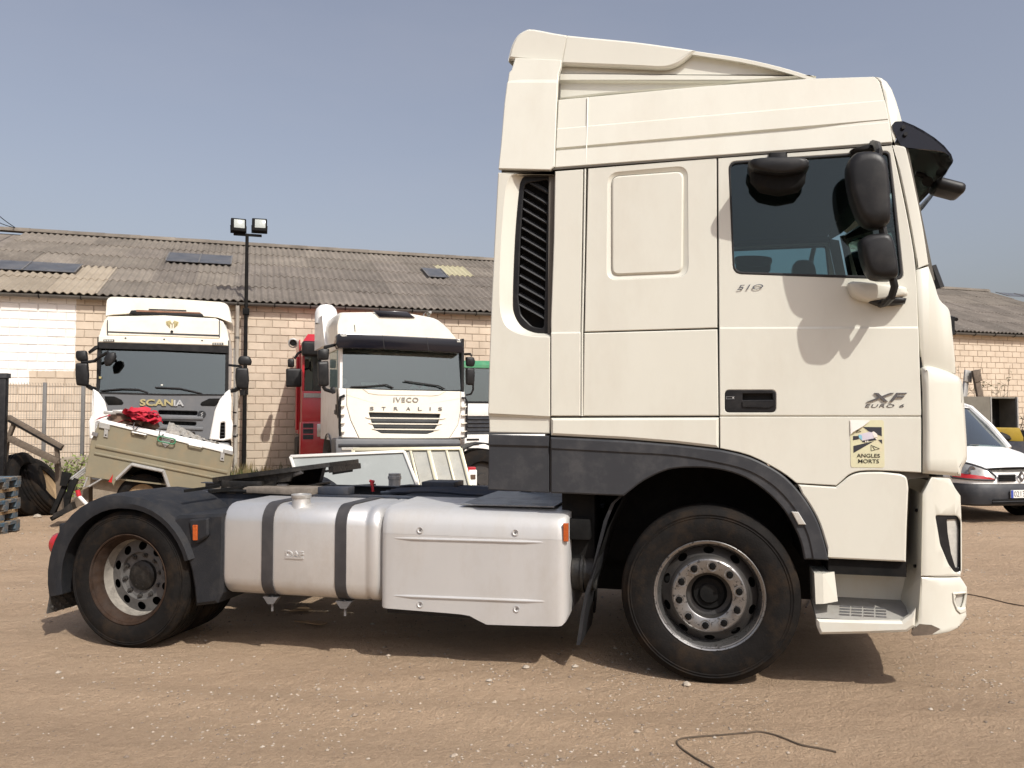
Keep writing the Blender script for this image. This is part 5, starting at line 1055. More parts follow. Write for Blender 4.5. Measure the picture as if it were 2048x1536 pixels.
fpanel(SC, 'header', 'M2', [(178, 436), (800, 448), (1420, 480), (1422, 536), (176, 500)], WM, t1, y=.0, th=.12, ch=.015)
for x in (437, 808, 1172): q = MB(); c = SC.S(*P('M2', (x, 462 + (x - 437) * .03))[0], -.005); q.tube([c, c + Vector((0, .02, 0))], .016, 8); obj('header_bolt', q, M['blackp'], t1)
for x0_, y0_ in ((225, 474), (1272, 506)):
    s_ = prism(SC, 'led_strip', 'M2', rect(x0_, y0_, x0_ + 104, y0_ + 22), M['blackp'], t1, -.012, .02)
    for k in range(4): q = MB(); c = SC.S(*P('M2', (x0_ + 16 + 23 * k, y0_ + 11))[0], -.013); q.box(c, (.03, .006, .03)); obj('led', q, M['lens'], s_)
prism(SC, 'sun_strip', 'M2', [(176, 502), (1420, 538), (1418, 605), (800, 575), (182, 560)], M['blackp'], t1, .01, .06)
fpanel(SC, 'windscreen', 'M2', [(183, 555), (800, 570), (1416, 598), (1422, 955), (1388, 1002), (800, 1000), (185, 980)], M['wglass'], t1, y=.03, th=.006, ch=0, yf=lambda x, z: max(0, z - 1.9) * .10)
q = MB(); zz = SC.S(*P('M2', (800, 1000))[0], .1).z; q.bx((xL + .06, .1, zb), (xR - .06, .75, zz + .02)); obj('dashboard', q, M['dash'], t1, bevel=.03)
for x in (xL, xR - .06): q = MB(); q.bx((x, .04, zz - .1), (x + .06, .14, zt_s)); obj('window_pillar', q, M['blackp'], t1)
grh = [rounded(P('M2', *a), 4) for a in ([(750, 1155), (1130, 1165), (1125, 1205), (750, 1195)], [(780, 1255), (1118, 1268), (1112, 1305), (790, 1292)], [(900, 1355), (1105, 1368), (1100, 1400), (905, 1385)], [(290, 1160), (420, 1155), (420, 1190), (300, 1195)])]
gp = fpanel(SC, 'grille', 'M2', [(188, 982), (800, 1002), (1390, 1006), (1340, 1070), (1295, 1160), (1240, 1437), (800, 1440), (300, 1440), (272, 1200), (235, 1075)], gg, t1, y=0, th=.05, ch=.012, holes=grh)
prism(SC, 'grille_backing', 'M2', [(280, 1100), (1280, 1110), (1230, 1430), (300, 1430)], M['blackmat'], t1, .10, .12)
for (a, nm) in (([(235, 1020), (330, 1022), (400, 1055), (418, 1085), (405, 1102), (268, 1105), (240, 1060)], 'l'), ([(1345, 1040), (1240, 1042), (1170, 1075), (1155, 1095), (1165, 1112), (1300, 1115), (1330, 1080)], 'r')): prism(SC, 'side_intake', 'M2', a, M['blackmat'], t1, -.008, .03, .004)
prism(SC, 'grille_rib', 'M2', [(640, 1205), (1180, 1215), (1180, 1245), (640, 1235)], gg, t1, -.03, .0, .006); prism(SC, 'grille_rib', 'M2', [(740, 1305), (1180, 1318), (1180, 1345), (740, 1332)], gg, t1, -.03, .0, .006)
letters('lettering', 'SCAN', lbox(SC, 0, P('M2', (575, 1112))[0], P('M2', (896, 1050))[0]), M['gold'], gp, -.005, bold=.03, depth=.02); letters('lettering', 'IA', lbox(SC, 0, P('M2', (900, 1114))[0], P('M2', (1000, 1056))[0]), M['silverletter'], gp, -.005, bold=.03, depth=.02)
c = SC.S(*P('M2', (1170, 1192))[0], 0); q = MB(); q.lathe([(-.012, .075), (-.02, .065), (-.02, .058), (-.005, .05), (-.005, 0)], c, 'y', 20); em = obj('round_emblem', q, M['greytrim'], gp); q = MB(); q.tube([c + Vector((.02, -.01, .03)), c + Vector((-.015, -.012, .01)), c + Vector((.012, -.012, -.01)), c + Vector((-.01, -.01, -.035))], .012, 6); obj('emblem_mark', q, M['silverletter'], em)
for s_ in (-1, 1):
    q = MB(); c0 = SC.S(*P('M2', (885, 330))[0], .045)
    for k in range(4): q.prism([c0 + Vector((s_ * (.03 + .022 * k), 0, .075 - .004 * k)), c0 + Vector((s_ * (.047 + .022 * k), 0, .078 - .012 * k)), c0 + Vector((s_ * (.05 + .014 * k), 0, -.05 + .012 * k)), c0 + Vector((s_ * (.034 + .01 * k), 0, -.07 + .02 * k))], (0, .01, 0))
    obj('gold_emblem', q, M['gold'], t1, smooth=0)
q = MB(); c0 = SC.S(*P('M2', (885, 330))[0], .045); q.tube([c0 + Vector((-.028, 0, .05)), c0 + Vector((0, 0, .0)), c0 + Vector((.028, 0, .05))], .007, 5); q.tube([c0 + Vector((0, 0, .0)), c0 + Vector((0, 0, -.06))], .007, 5); obj('gold_emblem', q, M['gold'], t1)
c = SC.S(*P('M2', (881, 399))[0], .04); q = MB(); q.tube([c, c + Vector((0, .03, 0))], .026, 10); obj('front_lock', q, M['blackp'], t1)
cl_ = [(120, 948), (180, 985), (238, 1070), (272, 1200), (285, 1300), (160, 1262), (150, 1440), (92, 1430), (82, 1260), (112, 1200), (110, 1090)]; cr_ = [(1440, 948), (1456, 1060), (1450, 1230), (1468, 1290), (1456, 1432), (1372, 1450), (1240, 1436), (1292, 1165), (1335, 1062), (1395, 985)]
hr_ = P('M2', *rounded([(1348, 1275), (1392, 1268), (1392, 1425), (1338, 1432)], 14))
fpanel(SC, 'corner_panel', 'M2', rounded(cl_, 12, 3), M['white'], t1, y=-.02, th=.16, ch=.02); fpanel(SC, 'corner_panel', 'M2', rounded(cr_, 12, 3), M['white'], t1, y=-.02, th=.16, ch=.02, holes=[hr_])
hl = prism(SC, 'headlamp', 'M2', [(1340, 1270), (1395, 1265), (1395, 1430), (1335, 1435)], M['blackmat'], t1, .05, .07)
for k in range(4): prism(SC, 'lamp_louvre', 'M2', rect(1345, 1300 + 32 * k, 1388, 1306 + 32 * k), M['greytrim'], hl, .0, .05)
q = MB(); q.bx((xL - .05, -.05, .35), (xR + .05, .25, 1.02)); obj('bumper', q, gg, t1, bevel=.06)
q = MB(); q.bx((xL + .001, .3, .45), (xR - .001, 1.9, 1.149)); obj('underbody', q, M['blackmat'], t1)
prism(SC, 'number_plate', 'M2', rect(1470, 1290, 1500, 1420), M['alframe'], t1, .8, .83)
mirror_(SC, 'K1', rounded([(595, 1108), (680, 1105), (692, 1185), (610, 1190), (592, 1160)], 16, 3), t1, -.1); mirror_(SC, 'K1', rounded([(592, 1205), (690, 1202), (698, 1300), (692, 1390), (600, 1380), (590, 1300)], 14, 3), t1, -.1, .14)
mirror_(SC, 'K1', rounded([(1872, 1180), (1890, 1148), (1965, 1150), (1985, 1190), (1978, 1222), (1880, 1218)], 16, 3), t1, -.1); mirror_(SC, 'K1', rounded([(1858, 1240), (1955, 1242), (1962, 1330), (1955, 1415), (1862, 1405), (1852, 1320)], 14, 3), t1, -.1, .14)
mirror_(SC, 'K1', [(690, 1115), (745, 1070), (770, 1062), (772, 1085), (700, 1132)], t1, -.05); mirror_(SC, 'K1', rounded([(815, 1165), (850, 1122), (905, 1118), (916, 1160), (870, 1225), (825, 1230)], 12, 3), t1, -.42)
arm_(SC, 'K1', [(640, 1195), (700, 1197), (745, 1190), (790, 1155), (850, 1120)], t1, (-.05, -.08, -.1, -.2, -.35), .03); arm_(SC, 'K1', [(1800, 1222), (1860, 1228), (1890, 1232), (1905, 1240)], t1, (.1, 0, -.04, -.05), .025); arm_(SC, 'K1', [(690, 1385), (715, 1400), (745, 1410)], t1, (-.05, 0, .1), .04); arm_(SC, 'K1', [(1880, 1405), (1850, 1420), (1820, 1425)], t1, (-.05, 0, .1), .04); arm_(SC, 'K1', [(1905, 1415), (1912, 1460)], t1, (-.05, -.05), .05)
for a in ([(195, 968), (400, 950), (560, 955), (650, 985)], [(720, 935), (960, 945), (1090, 975), (1170, 995)]): arm_(SC, 'M2', a, t1, (-.01, -.02, -.02, 0), .014, 'wiper')
prism(SC, 'wiper_cowl', 'M2', [(185, 978), (800, 996), (1390, 1000), (1390, 1012), (800, 1010), (188, 992)], M['blackp'], t1, -.01, .05)
prism(SC, 'windscreen_tag', 'M2', rect(776, 905, 796, 918), M['paper'], t1, .02, .029); prism(SC, 'yellow_tag', 'M2', rect(182, 830, 206, 850), M['gold'], t1, .02, .029)
for k, (x, y) in enumerate(((xL + .05, 1.0), (xR - .35, 1.0), (xL + .05, 4.6), (xR - .35, 4.6))): simple_wheel(t1, (x, y, .5))
chassis(t1, xL, xR, 1.0, 5.2)
q = MB(); q.tube([SC.S(*p, .9) for p in P('M2', (1478, 560), (1480, 900), (1470, 1230))], .012, 6); q.tube([SC.S(*p, .4) for p in P('M2', (1400, 330), (1412, 420), (1425, 560))], .012, 6); obj('grab_rail', q, M['zinc'], t1)
for z_ in (1170, 1300, 1400): prism(SC, 'entry_step', 'M2', rect(1468, z_, 1500, z_ + 14), M['blackp'], t1, .4, .8)

# --- white truck with black visor (middle)
p_ = at_depth(800, 835, 15.4); IV = Frame((p_.x, p_.y, 0), 21.5)
t2 = thing('tractor_truck', 'white truck with black sun visor and slatted grille, middle, facing forward', 'truck', IV, group='trucks parked along the warehouse')
WW = M['white']; xL, xR = IV.S(*P('M3', (532, 900))[0], .1).x, IV.S(*P('M3', (1655, 900))[0], .1).x; zt_s = IV.S(*P('M3', (900, 330))[0], .2).z; zb = 1.05
cab_box(IV, t2, xL, xR, zb, zt_s, .12, 2.45, WW)
taper(IV, 'roof', 'M3', rounded([(522, 440), (515, 200), (545, 96), (830, 92), (1200, 108), (1420, 150), (1520, 235), (1600, 345), (1650, 470)], [2, 30, 40, 3, 3, 60, 60, 40, 2], 4), WM, t2, [(.05, .995, .90, 0), (.12, 1, .96, 0), (.35, 1, 1.0, 0), (.8, 1, 1.02, 0), (2.45, 1, 1.02, 0)])
prism(IV, 'roof_hatch', 'M3', [(840, 92), (1150, 105), (1222, 158), (1180, 160), (900, 152)], M['visor'], t2, .02, .06, .01)
q = MB(); c = IV.S(*P('M3', (1325, 135))[0], .3); q.lathe([(-.05, .06), (.12, .05)], c, 'y', 12); q.tube([c + Vector((.0, 0, .03)), c + Vector((.1, .05, .06))], .03, 8); obj('roof_beacon', q, M['zinc'], t2)
arm_(IV, 'M3', [(672, 225), (678, 285)], t2, (.05, .05), .008, 'aerial')
vis2 = prism(IV, 'sun_visor', 'M3', rounded([(518, 318), (535, 300), (940, 318), (1330, 338), (1600, 352), (1640, 375), (1668, 470), (1640, 478), (1330, 460), (940, 442), (530, 432), (508, 390)], [10, 10, 2, 2, 10, 10, 8, 4, 2, 2, 6, 6]), M['visor'], t2, -.22, .10, .03)
for a in ([(540, 312), (600, 316), (606, 326), (560, 330)], [(1598, 366), (1630, 370), (1632, 382), (1600, 380)]): prism(IV, 'marker_lens', 'M3', a, M['lens'], vis2, -.235, -.215)
for x, y0_, y1_ in ((925, 318, 440), (1325, 338, 460)): prism(IV, 'visor_seam', 'M3', [(x, y0_), (x + 5, y0_), (x + 20, y1_), (x + 15, y1_)], M['seal'], vis2, -.2225, -.21)
fpanel(IV, 'windscreen', 'M3', [(540, 450), (1000, 470), (1636, 485), (1662, 815), (1200, 812), (600, 796), (540, 788)], M['wglass'], t2, y=.03, th=.006, ch=0, yf=lambda x, z: max(0, z - 1.85) * .10)
zz = IV.S(*P('M3', (1000, 812))[0], .1).z; q = MB(); q.bx((xL + .06, .1, zb), (xR - .06, .7, zz + .03)); obj('dashboard', q, M['dash'], t2, bevel=.03)
for x in (xL, xR - .06): q = MB(); q.bx((x, .02, zz - .05), (x + .05, .12, zt_s)); obj('window_pillar', q, WW if x == xL else M['blackp'], t2)
hole = P('M3', *rounded([(800, 1015), (1450, 1030), (1430, 1120), (1385, 1195), (1330, 1212), (915, 1206), (855, 1172), (830, 1115)], 10))
fpn = fpanel(IV, 'front_panel', 'M3', [(603, 800), (1000, 815), (1630, 826), (1630, 1000), (1605, 1130), (1528, 1250), (1100, 1252), (718, 1250), (640, 1085), (604, 950)], WM, t2, y=0, th=.05, ch=.008, holes=[hole], grooves=((P('M3', (604, 860))[0], P('M3', (840, 930))[0], 2, .008), (P('M3', (1400, 930))[0], P('M3', (1630, 890))[0], 2, .008)))
prism(IV, 'grille_backing', 'M3', [(790, 1000), (1460, 1015), (1430, 1220), (830, 1215)], M['blackmat'], t2, .12, .14)
for a in ((740, 1012, 1525, 1022, 1), (770, 1062, 1500, 1072, 0), (800, 1114, 1470, 1122, 0), (830, 1164, 1445, 1172, 0)):
    if a[4]: continue
    prism(IV, 'grille_slat', 'M3', [(a[0], a[1] - 3), (a[2], a[3] - 5), (a[2] - 40, a[3] + 6), (a[0] + 40, a[1] + 9)], WM, fpn, -.02, .03, .004)
letters('lettering', 'IVECO', lbox(IV, 0, P('M3', (1025, 922))[0], P('M3', (1250, 880))[0]), mat('dull_silver_letters', (.34, .33, .31), .4, .4), fpn, -.004, bold=.012, depth=.015, space=1.15)  # darker silver than the lettering on the left truck
for ch_, x in zip('STRALIS', (828, 936, 1046, 1158, 1264, 1356, 1446)): letters('lettering', ch_, lbox(IV, 0, P('M3', (x - (18 if ch_ != 'I' else 5), 994 + (x - 828) * .007))[0], P('M3', (x + (18 if ch_ != 'I' else 5), 964 + (x - 828) * .007))[0]), M['steel'], fpn, -.004, bold=.0, depth=.012)
fpanel(IV, 'front_lip', 'M3', [(750, 806), (1000, 815), (1500, 824), (1440, 860), (1380, 868), (880, 858), (800, 845)], WM, fpn, y=-.012, th=.02, ch=.008)
fpanel(IV, 'corner_panel', 'M3', [(530, 798), (600, 800), (600, 950), (636, 1085), (712, 1250), (560, 1245), (540, 1225), (538, 900)], WW, t2, y=.01, th=.1, ch=.02); fpanel(IV, 'corner_panel', 'M3', [(1634, 828), (1668, 828), (1680, 1000), (1680, 1245), (1534, 1250), (1610, 1130), (1636, 1000)], WW, t2, y=.01, th=.1, ch=.02)
for k in range(4): prism(IV, 'air_fin', 'M3', [(545, 945 + 78 * k), (592, 945 + 78 * k), (580, 960 + 78 * k), (545, 962 + 78 * k)], WM, t2, -.05, .02, .005)
arm_(IV, 'M3', [(585, 862), (545, 880), (540, 930), (540, 1150), (545, 1230)], t2, (-.03,) * 5, .028, 'air_guide'); arm_(IV, 'M3', [(1640, 885), (1675, 885), (1690, 920), (1685, 1080), (1682, 1240), (1640, 1248)], t2, (-.03,) * 6, .022, 'air_guide')
for k in range(4): prism(IV, 'air_fin', 'M3', [(1645, 962 + 74 * k), (1690, 958 + 74 * k), (1690, 966 + 74 * k), (1645, 972 + 74 * k)], WM, t2, -.05, .02)
bp_ = prism(IV, 'bumper', 'M3', [(500, 1252), (1632, 1258), (1632, 1500), (505, 1500)], gg, t2, -.02, .5, .04)
prism(IV, 'bumper_strip', 'M3', [(530, 1300), (1632, 1296), (1632, 1320), (530, 1325)], M['greytrim'], bp_, -.05, 0, .01)
prism(IV, 'fog_lamp', 'M3', [(555, 1332), (720, 1330), (700, 1355), (560, 1358)], M['lens'], bp_, -.035, .0, .006)
q = MB(); q.bx((xL - .02, .5, .45), (xL + .35, .75, 1.05)); q.bx((xR - .35, .5, .45), (xR, 1.9, 1.05)); q.bx((xL + .36, .3, .5), (xR - .36, 2.0, 1.05)); obj('underbody', q, M['blackmat'], t2)
q = MB(); n_ = 14; arc = [Vector((xL - .015, 1.35 + .62 * math.cos(math.pi * k / n_), .5 + .62 * math.sin(math.pi * k / n_))) for k in range(n_ + 1)]; q.loft([arc, [p + Vector((.3, 0, 0)) for p in arc], [p + Vector((.3, 0, .04)) for p in arc], [p + Vector((-.01, 0, .06)) for p in arc]], ring=False, caps=False); obj('wheel_arch', q, gg, t2)
for (x, y) in ((xL + .03, 1.35), (xR - .33, 1.35), (xL + .03, 4.9), (xR - .33, 4.9)): simple_wheel(t2, (x, y, .5))
chassis(t2, xL, xR, 1.0, 5.4)
x_s = xL - .012
q = MB(); q.bx((x_s, .28, zz - .02), (x_s + .02, 1.15, zt_s - .25)); sw_ = obj('side_window', q, M['glass'], t2); q = MB(); q.bx((x_s - .004, .35, 1.55), (x_s + .02, .42, 1.75)); obj('door_grip', q, M['blackp'], t2)
q = MB(); q.prism([(x_s - .006, .12, zz), (x_s - .006, .30, zz), (x_s - .006, .22, zz - .5), (x_s - .006, .12, zz - .55)], (.01, 0, 0)); obj('quarter_trim', q, M['blackp'], t2)
# side deflector and intake dome
q = MB(); z0_ = IV.S(*P('M3', (420, 430))[0], 1.9).z; z1_ = IV.S(*P('M3', (400, 150))[0], 1.9).z; q.loft([[Vector((xL - .10 * f, y, z)) for y, z in ((1.3, z0_), (2.8, z0_), (2.8, z1_), (1.7, z1_))] for f in (0, .6, 1)] ); 
obj('side_deflector', q, WW, t2, smooth=30)
c = Vector((xL + .08, 2.35, z1_)); q = MB(); q.lathe([(-.1, .24), (.12, .24), (.22, .21), (.30, .13), (.33, 0)], c, 'z', 20); obj('air_intake', q, WW, t2)
mirror_(IV, 'M3', rounded([(345, 555), (440, 550), (445, 770), (400, 785), (350, 770)], 16, 3), t2, -.05, .14); mirror_(IV, 'M3', rounded([(345, 450), (405, 435), (450, 440), (440, 540), (345, 540)], 16, 3), t2, .0, .12)
arm_(IV, 'M3', [(400, 430), (440, 420), (500, 405)], t2, (.02, .05, .1), .03); arm_(IV, 'M3', [(390, 780), (410, 810), (460, 825), (490, 810)], t2, (0, 0, .05, .1), .035)
o = mirror_(IV, 'M3', rounded([(455, 790), (500, 780), (508, 840), (470, 850)], 12, 3), t2, .02, .1)
mirror_(IV, 'M3', rounded([(1684, 512), (1755, 515), (1768, 560), (1755, 602), (1690, 598)], 14, 3), t2, -.05); mirror_(IV, 'M3', rounded([(1688, 610), (1760, 612), (1764, 700), (1755, 772), (1690, 765)], 14, 3), t2, -.05, .14)
arm_(IV, 'M3', [(1668, 488), (1720, 486), (1732, 510)], t2, (.1, 0, 0), .022); arm_(IV, 'M3', [(1745, 765), (1745, 810), (1725, 850), (1680, 858)], t2, (0, 0, .03, .1), .02)
for a in ([(640, 785), (800, 780), (960, 765), (1025, 795)], [(1125, 732), (1250, 750), (1430, 775), (1490, 805)]): arm_(IV, 'M3', a, t2, (-.01, -.02, -.02, 0), .014, 'wiper')
q = MB(); c = IV.S(*P('M3', (578, 735))[0], .1); q.lathe([(-.01, .0), (-.01, .06), (.02, .062)], c, 'y', 16); obj('window_disc', q, M['zinc'], t2)
prism(IV, 'dash_paper', 'M3', [(730, 742), (880, 746), (895, 790), (740, 775)], M['paper'], t2, .16, .17); prism(IV, 'dash_cloth', 'M3', [(1205, 760), (1262, 800), (1170, 800)], M['teal'], t2, .15, .17); prism(IV, 'dash_cloth', 'M3', [(1300, 765), (1345, 800), (1262, 802)], M['teal'], t2, .15, .17)
zn_ = IV.S(*P('M3', (482, 1012))[0], .4).z; dn_ = letters('door_number', '540', (0, 0, .22, .085), M['ink'], t2, 0, shear=.2, depth=.006); dn_.location = (xL - .004, .62, zn_ - .04); dn_.rotation_euler = (0, 0, R(-90))

# --- red truck half hidden behind it
p_ = at_depth(600, 835, 18.4); RD = Frame((p_.x, p_.y, 0), 17.8)
t3 = thing('tractor_truck', 'red truck half hidden behind the left side of the white truck with black visor', 'truck', RD, group='trucks parked along the warehouse')
xL = RD.S(*P('M3', (200, 700))[0], 0).x; xR = xL + 2.45; zt_s = RD.S(*P('M3', (250, 300))[0], .3).z; zb = 1.1; zw0 = RD.S(*P('M3', (250, 820))[0], 0).z; zw1 = RD.S(*P('M3', (250, 485))[0], 0).z
cab_box(RD, t3, xL, xR, zb, zw1 + .05, .06, 2.2, M['red'])
q = MB(); q.loft([[Vector((x, y, z)) for x, y, z in ((xL + i, .05 + j, zw1), (xR - i, .05 + j, zw1), (xR - i, 2.2, zw1), (xL + i, 2.2, zw1))] if False else [Vector((xL + i, .0 + j, z)), Vector((xR - i, .0 + j, z)), Vector((xR - i, 2.2, z)), Vector((xL + i, 2.2, z))] for z, i, j in ((zw1, 0, 0), (zw1 + .25, .0, .04), (zt_s - .15, .05, .3), (zt_s, .15, .5))]); obj('roof', q, M['red'], t3, smooth=30)
q = MB(); q.bx((xL - .02, -.22, zw1 - .06), (xR + .02, .02, zw1 + .28)); obj('sun_visor', q, M['blackp'], t3, bevel=.06, bseg=3)
q = MB(); q.bx((xL + .05, .0, zw0), (xR - .05, .008, zw1)); obj('windscreen', q, M['wglass'], t3)
for x in (xL, xR - .05): q = MB(); q.bx((x, .0, zw0), (x + .05, .06, zw1)); obj('window_pillar', q, M['red'], t3)
q = MB(); q.bx((xL, -.01, zb), (xR, .06, zw0)); obj('front_panel', q, M['red'], t3, bevel=.03); q = MB(); q.bx((xL + .06, .07, zb), (xR - .06, .7, zw0 + .02)); obj('dashboard', q, M['dash'], t3)
q = MB(); a = RD.S(*P('M3', (215, 842))[0], -.02); q.bx((a.x, -.03, a.z - .1), (a.x + .9, -.0, a.z)); obj('handle_rail', q, M['zinc'], t3)
q = MB(); q.bx((xL - .03, .9, zb), (xL - .001, 2.5, zt_s - .1)); obj('side_fairing', q, M['red'], t3, bevel=.01)
for k in range(2): q = MB(); q.tube([(xL - .06, .95 + .12 * k, zb + .1), (xL - .06, .95 + .12 * k, zw1)], .03, 8); obj('grab_rail', q, M['red'], t3)
q = MB(); a = RD.S(*P('M3', (148, 385))[0], .5); q.lathe([(-.12, .09), (-.1, .12), (.3, .06), (.4, .05)], (xL - .18, .75, a.z), 'y', 18, M['zinc']); q.lathe([(-.08, .0), (-.08, .07)], (xL - .18, .75, a.z), 'y', 14, M['blackmat']); obj('air_horn', q, None, t3)
for (x0_, y0_, x1_, y1_) in ((70, 530, 130, 605), (55, 618, 195, 785)): mirror_(RD, 'M3', rounded(rect(x0_, y0_, x1_, y1_), 14, 3), t3, .0, .14)
arm_(RD, 'M3', [(130, 530), (165, 480), (200, 465)], t3, (.1, .1, .1), .03)
q = MB(); z1_ = RD.S(*P('M3', (200, 1095))[0], 0).z; q.bx((xL - .03, -.05, .38), (xR + .03, .5, z1_)); bmp = obj('bumper', q, M['red'], t3, bevel=.05)
for k in range(3): q = MB(); z_ = RD.S(*P('M3', (200, 1130 + 52 * k))[0], 0).z; q.bx((xL + .03, -.06, z_ - .06), (xL + .26, -.045, z_ + .04)); obj('step_recess', q, M['greytrim'], bmp)
q = MB(); z_ = RD.S(*P('M3', (290, 1150))[0], -.05).z; q.bx((xL + .34, -.075, z_ - .22), (xL + .62, -.045, z_ + .08)); obj('headlamp', q, M['lens'], t3, bevel=.02)
q = MB(); q.bx((xL - .02, .5, .5), (xL + .3, .8, zb)); q.bx((xL + .31, .51, .5), (xR - .02, 2.0, zb)); obj('underbody', q, M['blackmat'], t3)
for (x, y) in ((xL, 1.4), (xR - .3, 1.4), (xL, 4.8), (xR - .3, 4.8)): simple_wheel(t3, (x, y, .5))
chassis(t3, xL, xR, 1.0, 5.2)
q = MB(); q.bx((xL - .03, 2.6, .45), (xL + .5, 3.8, 1.0)); obj('fuel_tank', q, M['skip'], t3, bevel=.06); q = MB(); q.bx((xL - .1, 4.1, .9), (xL + .5, 5.5, 1.08)); obj('mudguard', q, M['blackp'], t3, bevel=.05)

# --- white truck with green roof edge, mostly behind the big cab
p_ = at_depth(945, 835, 17.2); GN = Frame((p_.x, p_.y, 0), 17.8)
t4 = thing('tractor_truck', 'white truck with green roof edge seen in the gap beside the cream cab', 'truck', GN, group='trucks parked along the warehouse')
xL = GN.S(*P('M3', (1655, 700))[0], 0).x; xR = xL + 2.4; z = lambda yy: GN.S(*P('M3', (1780, yy))[0], 0).z
cab_box(GN, t4, xL, xR, z(1200), z(600), .06, 1.9, M['white'])
q = MB(); q.loft([[Vector((xL + i, j, zz_)), Vector((xR - i, j, zz_)), Vector((xR - i, 1.9, zz_)), Vector((xL + i, 1.9, zz_))] for zz_, i, j in ((z(612), 0, -.02), (z(585), 0, -.02), (z(545), .06, .1))]); obj('roof', q, M['green'], t4, smooth=20)
q = MB(); q.prism([(xL + .03, .0, z(918)), (xR - .03, .0, z(918)), (xR - .03, .055, z(612)), (xL + .03, .055, z(612))], (0, .008, 0)); obj('windscreen', q, M['wglass'], t4); q = MB(); q.bx((xL + .06, .08, z(1200) + .06), (xR - .06, .6, z(918))); obj('dashboard', q, M['dash'], t4)
q = MB(); q.bx((xL, -.01, z(935)), (xR, .05, z(915))); obj('wiper_cowl', q, M['blackp'], t4); q = MB(); q.bx((xL, -.02, z(1048)), (xR, .05, z(936))); obj('front_panel', q, M['white'], t4, bevel=.01)
q = MB(); q.bx((xL, .0, z(1210)), (xR, .05, z(1050))); gq = obj('grille', q, M['greytrim'], t4)
for k in range(4): q = MB(); q.bx((xL + .1, -.03, z(1075 + 35 * k)), (xR - .1, .0, z(1068 + 35 * k))); obj('grille_slat', q, M['frame'], gq)
q = MB(); q.bx((xL - .0, -.12, .4), (xR + .0, .4, z(1215))); bq = obj('bumper', q, M['white'], t4, bevel=.03)
for k in range(4): q = MB(); q.bx((xL + .05, -.135, z(1265 + 42 * k)), (xL + .32, -.118, z(1250 + 42 * k))); obj('step_slot', q, M['blackp'], bq)
q = MB(); q.bx((xL + .02, .42, .5), (xR - .02, 1.9, z(1200))); obj('underbody', q, M['blackmat'], t4)
for (x, y) in ((xL, 1.3), (xR - .3, 1.3), (xL, 4.6), (xR - .3, 4.6)): simple_wheel(t4, (x, y, .5))
chassis(t4, xL, xR, .8, 5.0)
# a loose wheel assembly with black mudguard between the trucks
c = at_depth(965, 835, 12.9); wg = thing('wheel_and_mudguard', 'dark truck wheel under a curved black mudguard beside the cream cab', 'truck wheel', loc=(c.x, c.y, 0), yaw=17.8)
q = MB(); q.lathe([(.06, .27), (.0, .30), (.0, .45), (.04, .5), (.30, .5), (.34, .45), (.34, .3)], (0, 0, .5), 'y', 32, M['rubber']); obj('tyre', q, None, wg); q = MB(); q.lathe([(.03, .30), (.08, .25), (.08, .1), (.02, .09), (.02, 0)], (0, 0, .5), 'y', 24); obj('rim', q, M['rimdark'], wg)
q = MB(); arc = [(.60 * math.cos(a), .5 + .60 * math.sin(a)) for a in [R(10 + 16 * k) for k in range(11)]]; q.loft([[Vector((x * f, y, .5 + (z_ - .5) * f)) for x, z_ in arc] for y, f in ((-.06, .96), (-.06, 1), (.42, 1), (.42, .97))], ring=False, caps=False); obj('mudguard', q, M['blackp'], wg)

# ================================================================ clutter in the yard
def gpt(px, py, dz=0.0):
    p = ground_pt(px, py); return Vector((p.x, p.y, gz(p.x, p.y) + dz))
# --- box trailer
p_ = at_depth(315, 835, 11.5); BT = Frame((p_.x, p_.y, 0), 22)
bt = thing('box_trailer', 'small olive box trailer with white lid, tilted down to the right', 'trailer', BT)
s_out = P('K3', (780, 412), (1833, 662), (1772, 960), (1335, 930), (1318, 880), (1285, 795), (1040, 742), (925, 852), (893, 912), (868, 868), (668, 838), (716, 560))
bs = panel(BT, 'side_panel', s_out, M['olive'], bt, y=0, th=.02, ch=.006, grooves=((P('K3', (750, 592))[0], P('K3', (1795, 802))[0], 16, .03), (P('K3', (740, 655))[0], P('K3', (1765, 862))[0], 16, -.022)))
def q3(px, py, y): return BT.S(*P('K3', (px, py))[0], y)
a, b, c, d = q3(780, 412, 0), q3(1833, 662, 0), q3(1772, 960, 0), q3(668, 838, 0); dy = Vector((0, 1.2, 0))
for nm, pts in (('end_panel', [a, d, d + dy, a + dy]), ('end_panel', [b, c, c + dy, b + dy]), ('floor', [d, c, c + dy, d + dy])):
    q = MB(); nrm = (pts[1] - pts[0]).cross(dy).normalized() * .02; q.prism([p + Vector((0, .021, 0)) for p in pts], nrm); obj(nm, q, M['olive'], bt, smooth=0)
panel(BT, 'far_side_panel', P('K3', (790, 430), (1820, 670), (1765, 940), (690, 835)), M['olive'], bt, y=1.22, th=.02)
for p0, p1, hh_ in (((752, 596), (1793, 806), .045), ((742, 655), (1766, 864), .03)): q = MB(); q.beam(q3(*p0, -.004), q3(*p1, -.004), .035, hh_, up=(0, 0, 1)); obj('pressed_rib', q, M['olive'], bs, bevel=.008)
la, lb = q3(784, 400, -.02), q3(1834, 622, -.02); lc, ld = q3(1834, 668, -.02), q3(786, 412, -.02); ld2 = q3(870, 440, -.02)
q = MB(); dl = Vector((0, 1.26, .0)); q.prism([la, lb, lc, ld], dl); ld_o = obj('lid', q, WW, bt, bevel=.006)
ax_ = (lb - la).normalized(); nz_ = Vector((-ax_.z, 0, ax_.x))
q = MB(); q.beam(la + dl * .5 + nz_ * .01, lb + dl * .5 + nz_ * .01, 1.2, .03, up=nz_); obj('lid_top', q, WW, ld_o, bevel=.012)
